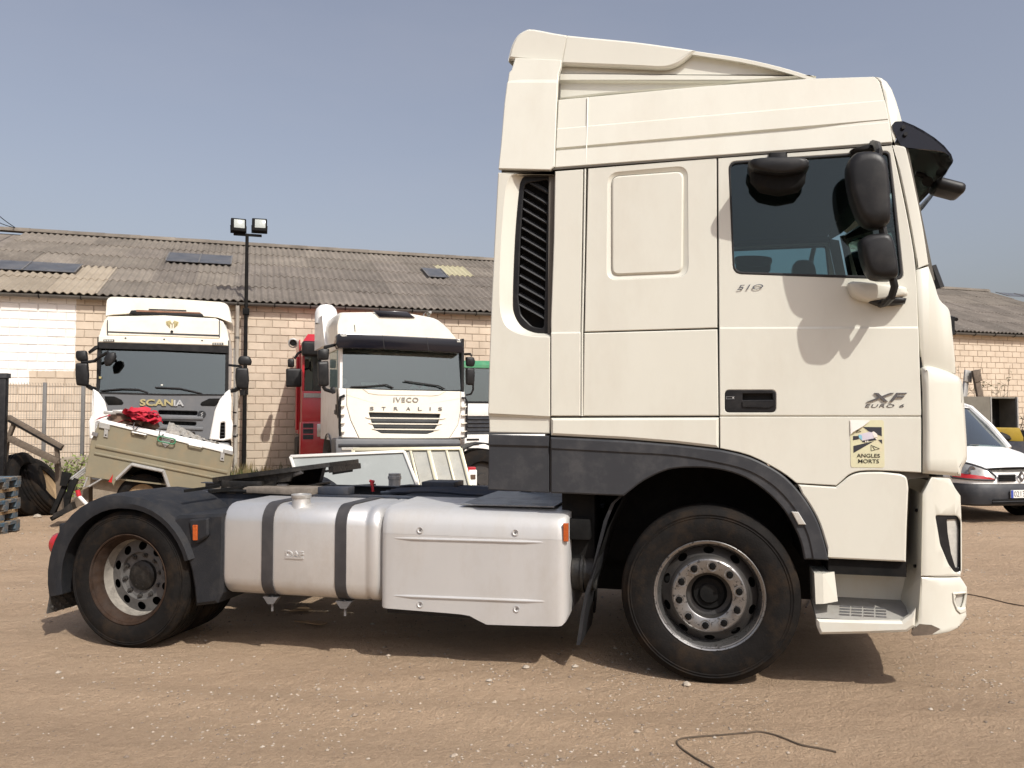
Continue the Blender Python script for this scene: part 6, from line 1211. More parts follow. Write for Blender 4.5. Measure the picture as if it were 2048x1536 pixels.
for px_, py_ in ((1095, 500), (1540, 598)): 
    c0 = q3(px_, py_, -.05); q = MB(); q.tube([c0 - ax_ * .1 + Vector((0, .03, 0)), c0 - ax_ * .09, c0 + ax_ * .09, c0 + ax_ * .1 + Vector((0, .03, 0))], .014, 6); obj('lid_handle', q, M['zinc'], ld_o)
panel(BT, 'lid_handle_surround', P('K3', (1055, 486), (1140, 506), (1135, 516), (1062, 500)), M['greytrim'], ld_o, y=-.024, th=.01, ch=0)
for pts in ([(782, 410), (868, 430), (862, 470), (778, 452)], [(1760, 622), (1835, 640), (1830, 668), (1756, 650)]): panel(BT, 'corner_plate', P('K3', *pts), M['zinc'], bs, y=-.028, th=.008, ch=.002)
for x0_, y0_ in ((835, 505), (1752, 690)):
    panel(BT, 'clasp', P('K3', (x0_ - 14, y0_ - 45), (x0_ + 18, y0_ - 38), (x0_ + 12, y0_ + 30), (x0_ - 20, y0_ + 22)), M['zinc'], bs, y=-.02, th=.02, ch=.005); q = MB(); c0 = q3(x0_ - 2, y0_ + 8, -.022); q.tube([c0, c0 + Vector((0, .01, 0))], .012, 8); obj('clasp_hole', q, M['blackmat'], bs)
q = MB(); c0 = q3(1312, 552, -.06); loops = [c0 + ax_ * (.12 * math.cos(t)) + nz_ * (.045 * math.sin(t) + .01 * math.sin(3 * t)) for t in [.5 * k for k in range(27)]]; q.tube(loops, .010, 6); obj('green_cord', q, M['greenp'], bt); 
panel(BT, 'clasp', P('K3', (1270, 540), (1350, 556), (1330, 590), (1300, 612), (1275, 575)), M['zinc'], bs, y=-.02, th=.02, ch=.005)
for p0, p1 in (((918, 862), (1042, 742)), ((1036, 742), (1288, 796)), ((1284, 790), (1330, 925))):
    q = MB(); q.beam(q3(*p0, .0), q3(*p1, .0), .06, .05); q.beam(q3(*p0, .03) , q3(*p1, .03), .32, .012); obj('fender', q, M['zinc'], bt)
wc = q3(1118, 1010, .08); q = MB(); q.lathe([(.02, .2), (0, .24), (0, .29), (.03, .34), (.16, .34), (.18, .29), (.18, .22)], wc, 'y', 28, M['rubber']); obj('tyre', q, None, bt); q = MB(); q.lathe([(.02, .21), (.05, .18), (.03, .09), (.02, 0)], wc, 'y', 20); obj('rim', q, M['wood'], bt)
q = MB(); q.beam(wc + Vector((0, .1, 0)), wc + Vector((0, 1.2, 0)), .06, .06); q.lathe([(1.0, .0), (1.0, .34), (1.18, .34), (1.18, 0)], wc, 'y', 28); obj('axle', q, M['blackmat'], bt)
tri = [q3(*p, -.03) for p in ((890, 820), (852, 880), (880, 888))]; q = MB(); q.prism(tri, (0, .02, 0)); obj('red_reflector', q, M['redlens'], bt)
q = MB(); q.beam(q3(1770, 930, .6), Vector((q3(1900, 1010, .6).x, .6, .25)), .08, .06); obj('drawbar', q, M['zinc'], bt)
q = MB(); q.tube([q3(*p, -.05) for p in ((690, 845), (660, 920), (700, 918), (800, 858))], .012, 6); obj('tail_chain', q, M['zinc'], bt)
q = MB(); q.beam(q3(725, 500, -.03), q3(770, 510, -.03), .05, .05); obj('hinge', q, M['steel'], bt)
# --- heap of red straps on its lid
st_ = thing('strap_heap', 'tangled heap of red lashing straps on the trailer lid', 'straps', BT)
rs2 = random.Random(21); base0 = q3(1090, 455, .3)
def on_lid(u, v, h): return base0 + ax_ * u + Vector((0, v, 0)) + nz_ * h
def ribbon(path, wd, m, name, par):
    q = MB(); up = Vector((rs2.uniform(-.5, .5), rs2.uniform(-1, 0), rs2.uniform(.2, 1))).normalized(); L1_, L2_ = [], []
    for i, p in enumerate(path):
        d = (path[min(i + 1, len(path) - 1)] - path[max(i - 1, 0)]).normalized(); sd_ = d.cross(up); sd_ = sd_.normalized() if sd_.length > .05 else Vector((0, 1, 0)); L1_.append(p + sd_ * wd / 2); L2_.append(p - sd_ * wd / 2)
        up = (up + Vector((rs2.uniform(-.25, .25), rs2.uniform(-.25, .25), rs2.uniform(-.15, .25)))).normalized()
    n = len(path); off = Vector((0, 0, -.004)); q.add(L1_ + L2_ + [p + off for p in L1_ + L2_], [(i, i + 1, n + i + 1, n + i) for i in range(n - 1)] + [(2 * n + i, 3 * n + i, 3 * n + i + 1, 2 * n + i + 1) for i in range(n - 1)]); return obj(name, q, m, par, smooth=60)
for k in range(30):
    u0, v0 = rs2.uniform(-.10, .14), rs2.uniform(-.42, .1); R_ = rs2.uniform(.05, .13); ph = rs2.uniform(0, 6); tl = rs2.uniform(-.7, .7); hh = .07 + .20 * max(0, 1 - ((u0 - .04) / .25) ** 2) * rs2.uniform(.4, 1)
    pts = [on_lid(u0 + R_ * 1.3 * math.cos(ph + t), v0 + R_ * .8 * math.sin(ph + t), hh + R_ * tl * math.cos(t * 1.3) + .015 * math.sin(5 * t)) for t in [4.6 * i / 11 for i in range(12)]]
    ribbon(pts, .06, M['strap'], 'strap', st_)
for k in range(5):
    c0 = on_lid(-.45 + .13 * k, rs2.uniform(-.2, .1), .04); q = MB(); pts = [c0 + ax_ * (.11 * math.cos(t)) + Vector((0, .1 * math.sin(2 * t), 0)) + nz_ * (.05 * math.sin(t * 1.5)) for t in [.6 * i for i in range(11)]]; ribbon(pts, .06, M['brown'] if k % 2 else M['strap'], 'strap', st_)
def lump(q, c, r, m, seed, sq=(1, 1, .5), n=10):
    vs, fs = [], []
    for i in range(n // 2 + 1):
        th = math.pi * i / (n // 2)
        for j in range(n):
            ph = 2 * math.pi * j / n; d = Vector((math.sin(th) * math.cos(ph), math.sin(th) * math.sin(ph), math.cos(th))); k = r * (1 + .45 * noise.noise(d * 1.7 + Vector((seed, 0, 0)))); vs.append(Vector(c) + Vector((d.x * k * sq[0], d.y * k * sq[1], d.z * k * sq[2])))
    for i in range(n // 2):
        for j in range(n): fs.append((i * n + j, i * n + (j + 1) % n, (i + 1) * n + (j + 1) % n, (i + 1) * n + j))
    q.add(vs, fs, m)
q = MB(); lump(q, on_lid(-.24, 0, .06), .20, None, 3, (1.2, 1, .55), 14); obj('brown_cloth', q, M['brown'], st_); q = MB(); lump(q, on_lid(.03, .02, .05), .20, None, 7, (1.1, 1, .5), 14); obj('strap_core', q, M['brown'], st_)
for u, h in ((-.40, .13), (-.30, .17)): q = MB(); q.box(on_lid(u, -.2, h), (.16, .05, .05)); obj('ratchet', q, M['zinc'], st_, bevel=.012)
for u, h in ((-.05, .02), (.30, .0)): c0 = on_lid(u, -.34, h); q = MB(); q.tube([c0 + nz_ * .05, c0 - nz_ * .02, c0 + ax_ * .03 - nz_ * .05, c0 + ax_ * .06], .008, 6); obj('hook', q, M['chrome'], st_)
# crumpled plastic on the lid
q = MB(); n1, n2 = 22, 10; vs = [on_lid(.38 + .75 * i / n1, -.28 + .75 * j / n2, .02 + max(0, .16 * (1 - i / n1 * 1.3)) * math.sin(math.pi * j / n2) + .05 * noise.noise(Vector((i * .55, j * .6, 2)))) for j in range(n2 + 1) for i in range(n1 + 1)]
q.add(vs, [(j * (n1 + 1) + i, j * (n1 + 1) + i + 1, (j + 1) * (n1 + 1) + i + 1, (j + 1) * (n1 + 1) + i) for j in range(n2) for i in range(n1)]); o = obj('plastic_sheet', q, M['plast'], smooth=0); o.location = BT.o; o.rotation_euler = (0, 0, BT.yaw); tag(o, 'crumpled clear plastic sheet on the trailer lid beside the straps', 'plastic sheet')

# --- pallets at the left edge
def pallet(z, top_m, side_m, label, dx=0, yaw=6):
    c0 = at_depth(2, 835, 10.6); e = thing('pallet', label, 'pallet', loc=(c0.x - .56 + dx, c0.y, z), yaw=yaw, group='stacked pallets at the left edge')
    for k in range(5): q = MB(); q.bx((-.6, -.4 + .166 * k, .122), (.6, -.4 + .166 * k + .125, .144)); obj('deck_board', q, top_m if k else M['wood'], e, bevel=.003, bseg=1)
    for x in (-.55, 0, .55): q = MB(); q.bx((x - .05, -.4, .1), (x + .05, .39, .1215)); obj('stringer', q, top_m, e)
    for x in (-.53, 0, .53):
        for y in (-.33, 0, .33): q = MB(); q.bx((x - .07, y - .065, .022), (x + .07, y + .065, .0995)); obj('block', q, side_m, e, bevel=.004, bseg=1)
    for y in (-.35, 0, .33): q = MB(); q.bx((-.6, y - .05, 0), (.6, y + .05, .0215)); obj('bottom_board', q, top_m, e)
zz_ = gz(at_depth(2, 835, 10.6).x, 10.6)
for k, (tm, smt, lb_) in enumerate(((M['bluewood'], M['bluewood'], 'blue pallet at the bottom of the stack by the left edge'), (M['wood'], M['bluewood'], 'second pallet from the ground in the left edge stack'), (M['bluewood'], M['bluewood'], 'third pallet from the ground in the left edge stack'), (M['wood'], M['bluewood'], 'fourth pallet from the ground in the left edge stack'), (M['bluewood'], M['bluewood'], 'topmost pallet of the stack at the left edge'))): pallet(zz_ + .147 * k, tm, smt, lb_, .02 * (-1) ** k, 6 + (-1) ** k * 1.2)
# --- worn tyres
def worn_tyre(px, depth, tilt, yaw, label, disc=False):
    c0 = at_depth(px, 835, depth); r = .5; o = thing('worn_tyre', label, 'tyre', loc=(c0.x, c0.y, gz(c0.x, c0.y)), yaw=yaw, group='worn tyres at the left')
    q = MB(); pr = [(.04, .29), (0, .33), (-.005, .40), (.015, .46), (.045, .5)]
    for g_ in (.08, .13, .18, .23): pr += [(g_ - .012, .5), (g_ - .008, .485), (g_ + .008, .485), (g_ + .012, .5)]
    pr += [(.265, .5), (.295, .46), (.315, .40), (.31, .33), (.27, .29), (.26, .32), (.05, .32)]; q.lathe(pr, (0, 0, 0), 'y', 40, None, closed=True); t_ = obj('casing', q, M['rubber'], o, (0, 0, r * math.cos(R(tilt)) + .12 * abs(math.sin(R(tilt)))), rot=(R(-tilt), 0, 0))
    if disc: q = MB(); q.lathe([(.06, .31), (.12, .27), (.12, .1), (.12, 0)], (0, 0, 0), 'y', 24); obj('rusty_disc', q, M['wood'], t_)
worn_tyre(66, 12.6, 13, 94, 'worn truck tyre leaning upright just right of the pallets'); worn_tyre(106, 13.0, 30, 100, 'worn truck tyre with tan disc leaning behind the upright one', True)
# --- old timber frame leaning over the tyres
FRM = Frame(at_depth(60, 835, 12.2) * 1, 10); FRM.o.z = 0
tf = thing('timber_rack', 'weathered timber rack leaning across the tyres by the fence', 'timber rack', FRM)
f_ = lambda x, y, d=0: FRM.S(*P('M1', (x, y))[0], d)
for nm, p0, p1, w_, h_ in (('long_rail', (70, 430), (560, 705), .09, .10), ('long_rail', (25, 590), (530, 830), .09, .09), ('cross_rail', (140, 450), (50, 690), .05, .09), ('cross_rail', (512, 655), (522, 845), .06, .06)): q = MB(); q.beam(f_(*p0), f_(*p1), w_, h_, up=(0, 1, 0)); obj(nm, q, M['oldwood'], tf, bevel=.006)
q = MB(); q.beam(f_(75, 455, -.06), f_(555, 725, -.06), .02, .03, up=(0, 1, 0)); obj('rail_groove', q, M['blackmat'], tf)
q = MB(); q.beam(f_(60, 600, .1), Vector((f_(60, 600, .1).x - .1, .1, 0)), .08, .08); q.beam(f_(520, 830, .25), Vector((f_(520, 830, .25).x + .05, .3, .0)), .07, .07); obj('support_leg', q, M['oldwood'], tf)
# dark upright at the very left
o_ = Frame(at_depth(0, 835, 12.0), 10); o_.o.z = 0; up_ = thing('steel_upright', 'dark rectangular steel upright at the left edge behind the pallets', 'post', o_)
x1_ = o_.S(*P('M1', (48, 300))[0], 0).x; zt_ = o_.S(*P('M1', (20, 35))[0], 0).z; q = MB(); q.bx((x1_ - .5, 0, .0), (x1_, .12, zt_)); obj('upright', q, M['blackp'], up_, bevel=.02); q = MB(); q.bx((x1_ - .51, -.015, zt_ - .06), (x1_ + .015, .13, zt_ + .01)); obj('cap', q, M['greytrim'], up_)
# scrap ironwork between tyres and trailer
SF = Frame(at_depth(130, 835, 11.2), 15); SF.o.z = 0; sc_ = thing('scrap_ironwork', 'dark scrap ironwork of plate and bars beside the trailer', 'scrap metal', SF)
m_ = lambda x, y, d=0: SF.S(*P('M1', (x, y))[0], d)
q = MB(); q.prism([m_(560, 920), (m_(645, 935)), m_(600, 1050), m_(538, 1045)], (0, .04, 0)); obj('plate', q, M['blackmat'], sc_)
for p0, p1, w_ in (((590, 1040), (475, 1300), .10), ((650, 990), (600, 1260), .07), ((470, 1345), (650, 1240), .09), ((690, 980), (610, 1160), .05)): q = MB(); q.beam(m_(*p0, .1), m_(*p1, .05), .06, w_, up=(0, 1, 0)); obj('bar', q, M['blackmat'], sc_, bevel=.005)
q = MB(); q.prism([m_(470, 1350), m_(480, 1300), m_(560, 1260), m_(640, 1200), m_(660, 1260), m_(560, 1310)], (0, .3, 0)); obj('blade', q, M['grease'], sc_)
for k in range(3): q = MB(); q.tube([m_(640 + 5 * k, 985 + 14 * k, .15), m_(770, 885 + 20 * k, .25)], .018, 6); obj('tube', q, M['zinc'], sc_)
q = MB(); q.prism([m_(650, 1190, .2), m_(740, 1085, .2), m_(800, 1060, .2), m_(800, 1200, .2), m_(680, 1250, .2)], (0, .25, 0)); obj('panel', q, M['oldwood'], sc_)
rd = Frame(at_depth(160, 835, 10.8), 15); rd.o.z = 0; hb_ = thing('hand_tool', 'small red and white tool handle propped beside the trailer', 'tool', rd); q = MB(); q.tube([rd.S(*P('M1', (700, 1085))[0]), rd.S(*P('M1', (715, 1140))[0])], .03, 8); obj('red_grip', q, M['redplast'], hb_); q = MB(); q.tube([rd.S(*P('M1', (715, 1141))[0]), rd.S(*P('M1', (800, 1230))[0]), Vector((rd.S(*P('M1', (840, 1300))[0]).x, 0, 0.0))], .025, 8); obj('white_shaft', q, WW, hb_)
# --- wire fence and kerb wall
FN = Frame(at_depth(80, 835, 16.3), 17.8); FN.o.z = 0; fe = thing('wire_fence', 'welded wire mesh fence on grey posts in front of the painted wall', 'fence', FN)
xp1, xp2 = FN.S(*P('M1', (397, 400))[0]).x, FN.S(*P('M1', (745, 400))[0]).x; zt_ = FN.S(*P('M1', (397, 112))[0]).z; gap = xp2 - xp1; x00 = xp1 - 2 * gap
for x in (xp1 - gap, xp1, xp2, xp2 + gap): q = MB(); q.bx((x - .035, 0, 0), (x + .035, .06, zt_)); obj('post', q, M['post'], fe, bevel=.005)
for k in range(4):
    q = MB(); xa = x00 + gap * k + .05
    nW = int((gap - .1) / .05)
    for i in range(nW + 1): x = xa + .05 * i; q.beam((x, -.02, .1), (x, -.02, zt_ - .05), .006, .006); q.beam((x, -.02, zt_ - .05), (x + .0, -.06, zt_ - .01), .006, .006)
    for z in (.3, .35, .9, .95, 1.5, 1.55, zt_ - .1): q.beam((xa, -.025, z), (xa + gap - .1, -.025, z), .006, .006)
    o = obj('mesh_wires', q, M['wire'], fe, smooth=0); o['kind'] = 'stuff'
KW = Frame(at_depth(140, 835, 14.6), 30); KW.o.z = 0; kx0, kx1 = KW.S(*P('M1', (500, 800))[0]).x, KW.S(*P('M1', (800, 800))[0]).x; kz = KW.S(*P('M1', (650, 770))[0]).z
q = MB(); q.prism([(kx0 - .6, 0, 0), (kx1 + .8, 0, 0), (kx1 + .8, 0, kz + .04), (kx0 - .6, 0, kz - .1)], (0, .25, 0)); o = obj('kerb_wall', q, M['concrete'], bevel=.02); o.location = KW.o; o.rotation_euler = (0, 0, KW.yaw); tag(o, 'low rough concrete kerb wall between the fence and the trailer', 'wall')

# --- weeds
def blades(q, c, n, h, sp, rnd, lean=.5, wd=.012):
    for _ in range(n):
        a = rnd.uniform(0, 6.28); b = Vector(c) + Vector((rnd.uniform(-sp, sp), rnd.uniform(-sp, sp), 0)); hh = h * rnd.uniform(.4, 1.1); l = rnd.uniform(0, lean) * hh; d = Vector((math.cos(a), math.sin(a), 0)); s = Vector((-d.y, d.x, 0)) * wd * rnd.uniform(.6, 1.4)
        q.add([b - s, b + s, b + d * l * .4 + Vector((0, 0, hh * .6)) + s * .7, b + d * l * .4 + Vector((0, 0, hh * .6)) - s * .7, b + d * l + Vector((0, 0, hh))], [(0, 1, 2, 3), (3, 2, 4)])
rw = random.Random(9)
for nm, m_w, cnt, lab in (('green_weeds', M['leaf'], 130, 'green weeds growing along the foot of the warehouse wall'), ('dry_weeds', M['dryleaf'], 170, 'dry straw coloured weeds along the foot of the warehouse wall')):
    q = MB()
    for _ in range(cnt):
        s = rw.uniform(-4.5, 9.5) if rw.random() < .8 else rw.uniform(20, 28); wp = B.o + B.u * s + B.v * -rw.uniform(.05, 1.3); blades(q, (wp.x, wp.y, gz(wp.x, wp.y)), 26, rw.uniform(.12, .42), .16, rw)
    tag(obj(nm, q, m_w, smooth=0), lab, 'weeds', kind='stuff')
def leafy(name, label, stems, c, h, sp, n_leaf, m_leaf, ls, rnd, cat='shrub'):
    e = thing(name, label, cat, loc=c); q = MB(); tips = []
    for k in range(stems):
        a = rnd.uniform(0, 6.28); pts = [Vector((0, 0, 0))]; d = Vector((math.cos(a) * .35, math.sin(a) * .35, 1)).normalized(); L_s = h * rnd.uniform(.6, 1.05)
        for i in range(6): d = (d + Vector((rnd.uniform(-.3, .3), rnd.uniform(-.3, .3), rnd.uniform(-.05, .2))) * .6).normalized(); pts.append(pts[-1] + d * L_s / 6)
        for i, p in enumerate(pts): p.x *= sp; p.y *= sp
        q.tube(pts, [.012 * (1 - i / 8) for i in range(7)], 5); tips += [(pts[i].lerp(pts[i + 1], t)) for i in range(1, 6) for t in (0, .33, .66)]
        for i in range(2, 6):
            for _ in range(2):
                d2 = Vector((rnd.uniform(-1, 1), rnd.uniform(-1, 1), rnd.uniform(-.1, .8))).normalized() * rnd.uniform(.12, .3); q.tube([pts[i], pts[i] + d2 * .5, pts[i] + d2 + Vector((0, 0, .03))], [.005, .004, .002], 4); tips += [pts[i] + d2 * t for t in (.5, .75, 1)]
    obj('stems', q, M['twig'], e); q = MB()
    for _ in range(n_leaf):
        t = tips[rnd.randrange(len(tips))] + Vector((rnd.uniform(-.04, .04), rnd.uniform(-.04, .04), rnd.uniform(-.04, .04))); a = Vector((rnd.uniform(-1, 1), rnd.uniform(-1, 1), rnd.uniform(-.6, .8))).normalized(); b = a.orthogonal().normalized(); l = ls * rnd.uniform(.6, 1.3)
        q.add([t, t + a * l * .5 + b * l * .28, t + a * l, t + a * l * .5 - b * l * .28], [(0, 1, 2, 3)])
    o = obj('leaves', q, m_leaf, e, smooth=0); o['kind'] = 'stuff'; return e
c0 = at_depth(135, 835, 13.9); leafy('weed_clump', 'green leafy weed clump between the tyres and the kerb wall', 14, (c0.x, c0.y, 0), .95, 1.0, 900, mat('fresh_leaf', (.16, .20, .045), .7, var=.3), .06, rw, 'weed')
c0 = at_depth(1962, 835, 17.6); leafy('bare_shrub', 'sparse twiggy shrub against the wall behind the steel box', 16, (c0.x, c0.y, 0), 2.7, .8, 420, mat('dull_leaf', (.10, .095, .045), .8, var=.35), .07, rw)
c0 = at_depth(2022, 835, 18.2); leafy('bare_shrub', 'low sparse shrub at the wall near the right edge', 12, (c0.x, c0.y, 0), 2.2, 1.1, 300, mat('dull_leaf_b', (.10, .10, .05), .8, var=.35), .07, rw)

# --- leaning aluminium panels behind the tractor
PN = Frame(at_depth(750, 835, 9.4), 4); PN.o.z = 0
def pl(x, y, d=0): return PN.S(*P('L7', (x, y))[0], d)
g1 = thing('framed_panel', 'plain grey panel with thin white frame leaning behind the tractor', 'panel', PN, group='leaning aluminium panels')
TL, TRr = pl(612, 128, .25), pl(1474, 90, .25); dn = lambda p, kx: Vector((p.x + kx * p.z, .25 - .45 * 1.0, 0.02))
BL, BR = dn(TL, .42), dn(TRr, .42)
q = MB(); nrm = (TRr - TL).cross(BL - TL).normalized() * .012; q.prism([TL, TRr, BR, BL], nrm); obj('sheet', q, M['panelgrey'], g1, smooth=0)
for a, b in ((TL, TRr), (TRr, BR), (BR, BL), (BL, TL)): q = MB(); q.beam(a - nrm * .8, b - nrm * .8, .035, .03, up=nrm); obj('frame_bar', q, M['alframe'], g1, bevel=.004)
PN2 = Frame(at_depth(800, 835, 10.2), 4); PN2.o.z = 0
def pl2(x, y, d=0): return PN2.S(*P('L7', (x, y))[0], d)
g2 = thing('glazed_frame', 'cream aluminium glazed frame with dusty panes leaning behind the grey panel', 'window frame', PN2, group='leaning aluminium panels')
A1, A2 = pl2(1085, 76, .25), pl2(1900, 68, .25); B1, B2 = dn(A1, .26), dn(A2, .26); nrm = (A2 - A1).cross(B1 - A1).normalized() * .012
def ab(t, s): return (A1.lerp(A2, t)).lerp(B1.lerp(B2, t), s)
for t0, t1 in ((0, .26), (.26, .52), (.54, .69), (.71, .86), (.87, 1)): q = MB(); q.prism([ab(t0 + .008, .02), ab(t1 - .008, .02), ab(t1 - .008, .98), ab(t0 + .008, .98)], nrm * .5); obj('pane', q, M['pane'], g2, smooth=0)
for t in (.26, .53, .70, .865): q = MB(); q.beam(ab(t, 0) - nrm, ab(t, 1) - nrm, .03 if t != .70 else .05, .025, up=nrm); obj('mullion', q, M['creamframe'], g2, bevel=.003)
for a, b in ((A1, A2), (A2, B2), (B2, B1), (B1, A1)): q = MB(); q.beam(a - nrm, b - nrm, .045, .04, up=nrm); obj('frame_bar', q, M['creamframe'], g2, bevel=.004)
JC = Frame(at_depth(946, 835, 10.4), 15); JC.o.z = 0; jc = thing('fuel_pump_box', 'narrow white box with red top beside the glazed frame', 'box', JC)
a = JC.S(938, 940); b = JC.S(954, 960); q = MB(); q.bx((a.x, 0, 0), (b.x, .14, a.z)); obj('case', q, WW, jc, bevel=.008); q = MB(); q.bx((a.x - .03, .01, .02), (a.x - .001, .13, a.z + .02)); q.bx((a.x, .02, a.z + .001), (b.x - .01, .12, a.z + .035)); obj('red_top', q, M['redplast'], jc, bevel=.006); q = MB(); q.bx((a.x + .02, -.005, a.z - .12), (b.x - .02, .0, a.z - .06)); obj('label_plate', q, M['brown'], jc)

# --- delivery van at the right edge
p_ = at_depth(2036, 835, 11.5); RN = Frame((p_.x, p_.y, 0), 12); vn = thing('delivery_van', 'white delivery van with dark grey bumper at the right edge', 'van', RN)
M['vlens'] = mat('grey_lamp_glass', (.26, .26, .25), .12, .3, var=.3, vscale=14, coat=.6)
def plan(off=0, yo=0, n=3):
    half = [(.83 - off, 1.15), (.83 - off, .55), (.815 - off, .30), (.74 - off, .13), (.58 - off * .6, .045 + off * .5), (.34, .01 + off * .7), (0, 0 + off * .7)]
    full = [(-x, y + yo) for x, y in half] + [(x, y + yo) for x, y in half[::-1][1:]]; return curve(full, n)
def ringz(z, off=0, yo=0): return [Vector((x, y, z)) for x, y in plan(off, yo)]
q = MB(); q.loft([ringz(.24, .05), ringz(.27, .0, -.06), ringz(.38, -.01, -.08), ringz(.50, -.01, -.075), ringz(.548, .0, -.05), ringz(.553, .06, -.0)], ring=False, caps=False); bmp = obj('bumper', q, M['greytrim'], vn, smooth=40)
q = MB(); q.loft([ringz(.555, .01, -.02), ringz(.62, .0, -.01), ringz(.68, .02, .02), ringz(.715, .05, .08), ringz(.74, .10, .18)], ring=False, caps=False); obj('front_wing', q, WW, vn, smooth=60)
hoodrow = []
for y, z, hw in ((.20, .745, .73), (.42, .845, .77), (.78, .965, .79), (1.06, 1.035, .775)): hoodrow.append([Vector((hw * (i / 6 - 1), y - .17 * (1 - abs(i / 6 - 1) ** 2) * (1 if y < .5 else .4), z + .045 * (1 - (i / 6 - 1) ** 2))) for i in range(13)])
q = MB(); q.loft(hoodrow, ring=False, caps=False); obj('bonnet', q, WW, vn, smooth=60)
q = MB(); wsr = []
for y, z, hw in ((1.00, 1.04, .735), (1.3, 1.34, .69), (1.62, 1.64, .635)): wsr.append([Vector((hw * (i / 5 - 1), y - .12 * (1 - (i / 5 - 1) ** 2), z)) for i in range(11)])
q.loft(wsr, ring=False, caps=False); obj('windscreen', q, M['wglass'], vn, smooth=60)
for s in (-1, 1): q = MB(); q.tube([(s * .775, .98, 1.02), (s * .73, 1.30, 1.37), (s * .675, 1.63, 1.655), (s * .66, 1.9, 1.73)], .045, 8); obj('window_pillar', q, WW, vn)
q = MB(); secs = []
for y, z, hw in ((1.60, 1.65, .66), (1.9, 1.74, .67), (3.0, 1.80, .68), (3.95, 1.77, .67), (4.0, 1.0, .80), (4.0, .35, .82)): secs.append([Vector((hw * (i / 4 - 1), y, z + .03 * (1 - (i / 4 - 1) ** 2) * (1 if z > 1.5 else 0))) for i in range(9)])
q.loft(secs, ring=False, caps=False)
for s in (-1, 1): q.add([Vector((s * a, b, c)) for a, b, c in ((.83, 1.1, .30), (.83, 1.1, .9), (.785, 1.05, 1.03), (.83, 4.0, .35), (.80, 4.0, 1.0), (.67, 3.95, 1.77), (.68, 3.0, 1.8), (.67, 1.9, 1.74), (.80, 2.2, 1.05), (.66, 1.62, 1.65))], [(0, 3, 4, 8, 2, 1), (8, 4, 5, 6, 7), (2, 8, 7, 9)])
obj('body', q, WW, vn, smooth=35)
q = MB(); q.bx((-.72, 1.1, .4), (.72, 1.6, 1.07)); q.bx((-.72, 2.2, .35), (.72, 2.22, 1.7)); q.bx((-.78, .35, .32), (.78, 3.9, .36)); obj('interior', q, M['interior'], vn)
pp = [p for p in plan(.0, -.012)]
def sub(i0, i1): return pp[i0:i1]
for s in (-1, 1):
    seg = [p for p in pp if (p[0] * s > .36) and p[1] < .36]
    if s > 0: seg = seg[::-1]
    n = len(seg); q = MB(); up_l = [Vector((x * .995, y + .036, .61 + .02 * (1 - k / (n - 1)))) for k, (x, y) in enumerate(seg)]; tp_l = [Vector((x * .94, y + .04 + .20 * (1 - (k / (n - 1)) ** 2), .665 + .215 * (1 - (k / (n - 1)) ** 2) ** .6)) for k, (x, y) in enumerate(seg)]
    lo = [Vector((p.x * 1.012, p.y - .05, p.z)) for p in up_l]; hi = [Vector((p.x * 1.012, p.y - .055, p.z)) for p in tp_l]; mid = [a.lerp(b, .30) + Vector((0, -.012, 0)) for a, b in zip(lo, hi)]
    q.loft([lo, mid], m=M['redlens'], ring=False, caps=False); q.loft([mid, hi], m=M['vlens'], ring=False, caps=False); hl_ = obj('headlamp', q, None, vn, smooth=60)
    q = MB(); q.tube(lo + hi[::-1] + [lo[0]], .014, 6); obj('lamp_rim', q, M['greytrim'], hl_)
    c0 = (lo[n // 2] + hi[n // 2]) / 2 + Vector((0, -.005, .015)); q = MB(); q.lathe([(-.012, .035), (-.014, .06), (-.004, .065)], c0, 'y', 18); obj('reflector_ring', q, M['chrome'], hl_)
for s in (-1, 1):
    for k in range(3): q = MB(); q.bx((s * .09 if s > 0 else -.36, -.035, .60 + .03 * k), (.36 if s > 0 else -.09, -.015, .616 + .03 * k)); obj('grille_slat', q, M['blackmat'], vn)
    q = MB(); q.bx((s * .085 if s > 0 else -.37, -.018, .59), (.37 if s > 0 else -.085, -.008, .69)); obj('grille_recess', q, M['greytrim'], vn)
q = MB(); z_ = .655; dm = [(0, .075), (.055, 0), (0, -.075), (-.055, 0)]; di = [(0, .038), (.026, 0), (0, -.038), (-.026, 0)]
q.add([Vector((a, -.045, z_ + b)) for a, b in dm] + [Vector((a, -.045, z_ + b)) for a, b in di] + [Vector((a, -.02, z_ + b)) for a, b in dm], [(i, (i + 1) % 4, 4 + (i + 1) % 4, 4 + i) for i in range(4)] + [(i, (i + 1) % 4, 8 + (i + 1) % 4, 8 + i) for i in range(4)]); obj('diamond_emblem', q, M['chrome'], vn, smooth=0)
q = MB(); q.bx((-.26, -.115, .365), (.26, -.10, .475)); pt_ = obj('number_plate', q, M['platew'], vn); q = MB(); q.bx((-.26, -.117, .366), (-.222, -.1155, .474)); obj('blue_band', q, M['blueplate'], pt_)
letters('plate_number', '0213', (-.212, .382, -.035, .46), M['ink'], pt_, -.1155, bold=.0, depth=.001)
q = MB(); q.bx((-.56, -.10, .285), (.56, -.09, .35)); obj('lower_intake', q, M['blackmat'], bmp, bevel=.02); q = MB(); q.bx((-.56, -.11, .312), (.56, -.099, .324)); obj('intake_bar', q, M['greytrim'], bmp)
for k, s in enumerate((-1, 1)): q = MB(); q.tube([(s * .25, .98, 1.06), (s * .02, .93, 1.075), (s * -.15, .90, 1.08)], .008, 5); obj('wiper', q, M['blackp'], vn)
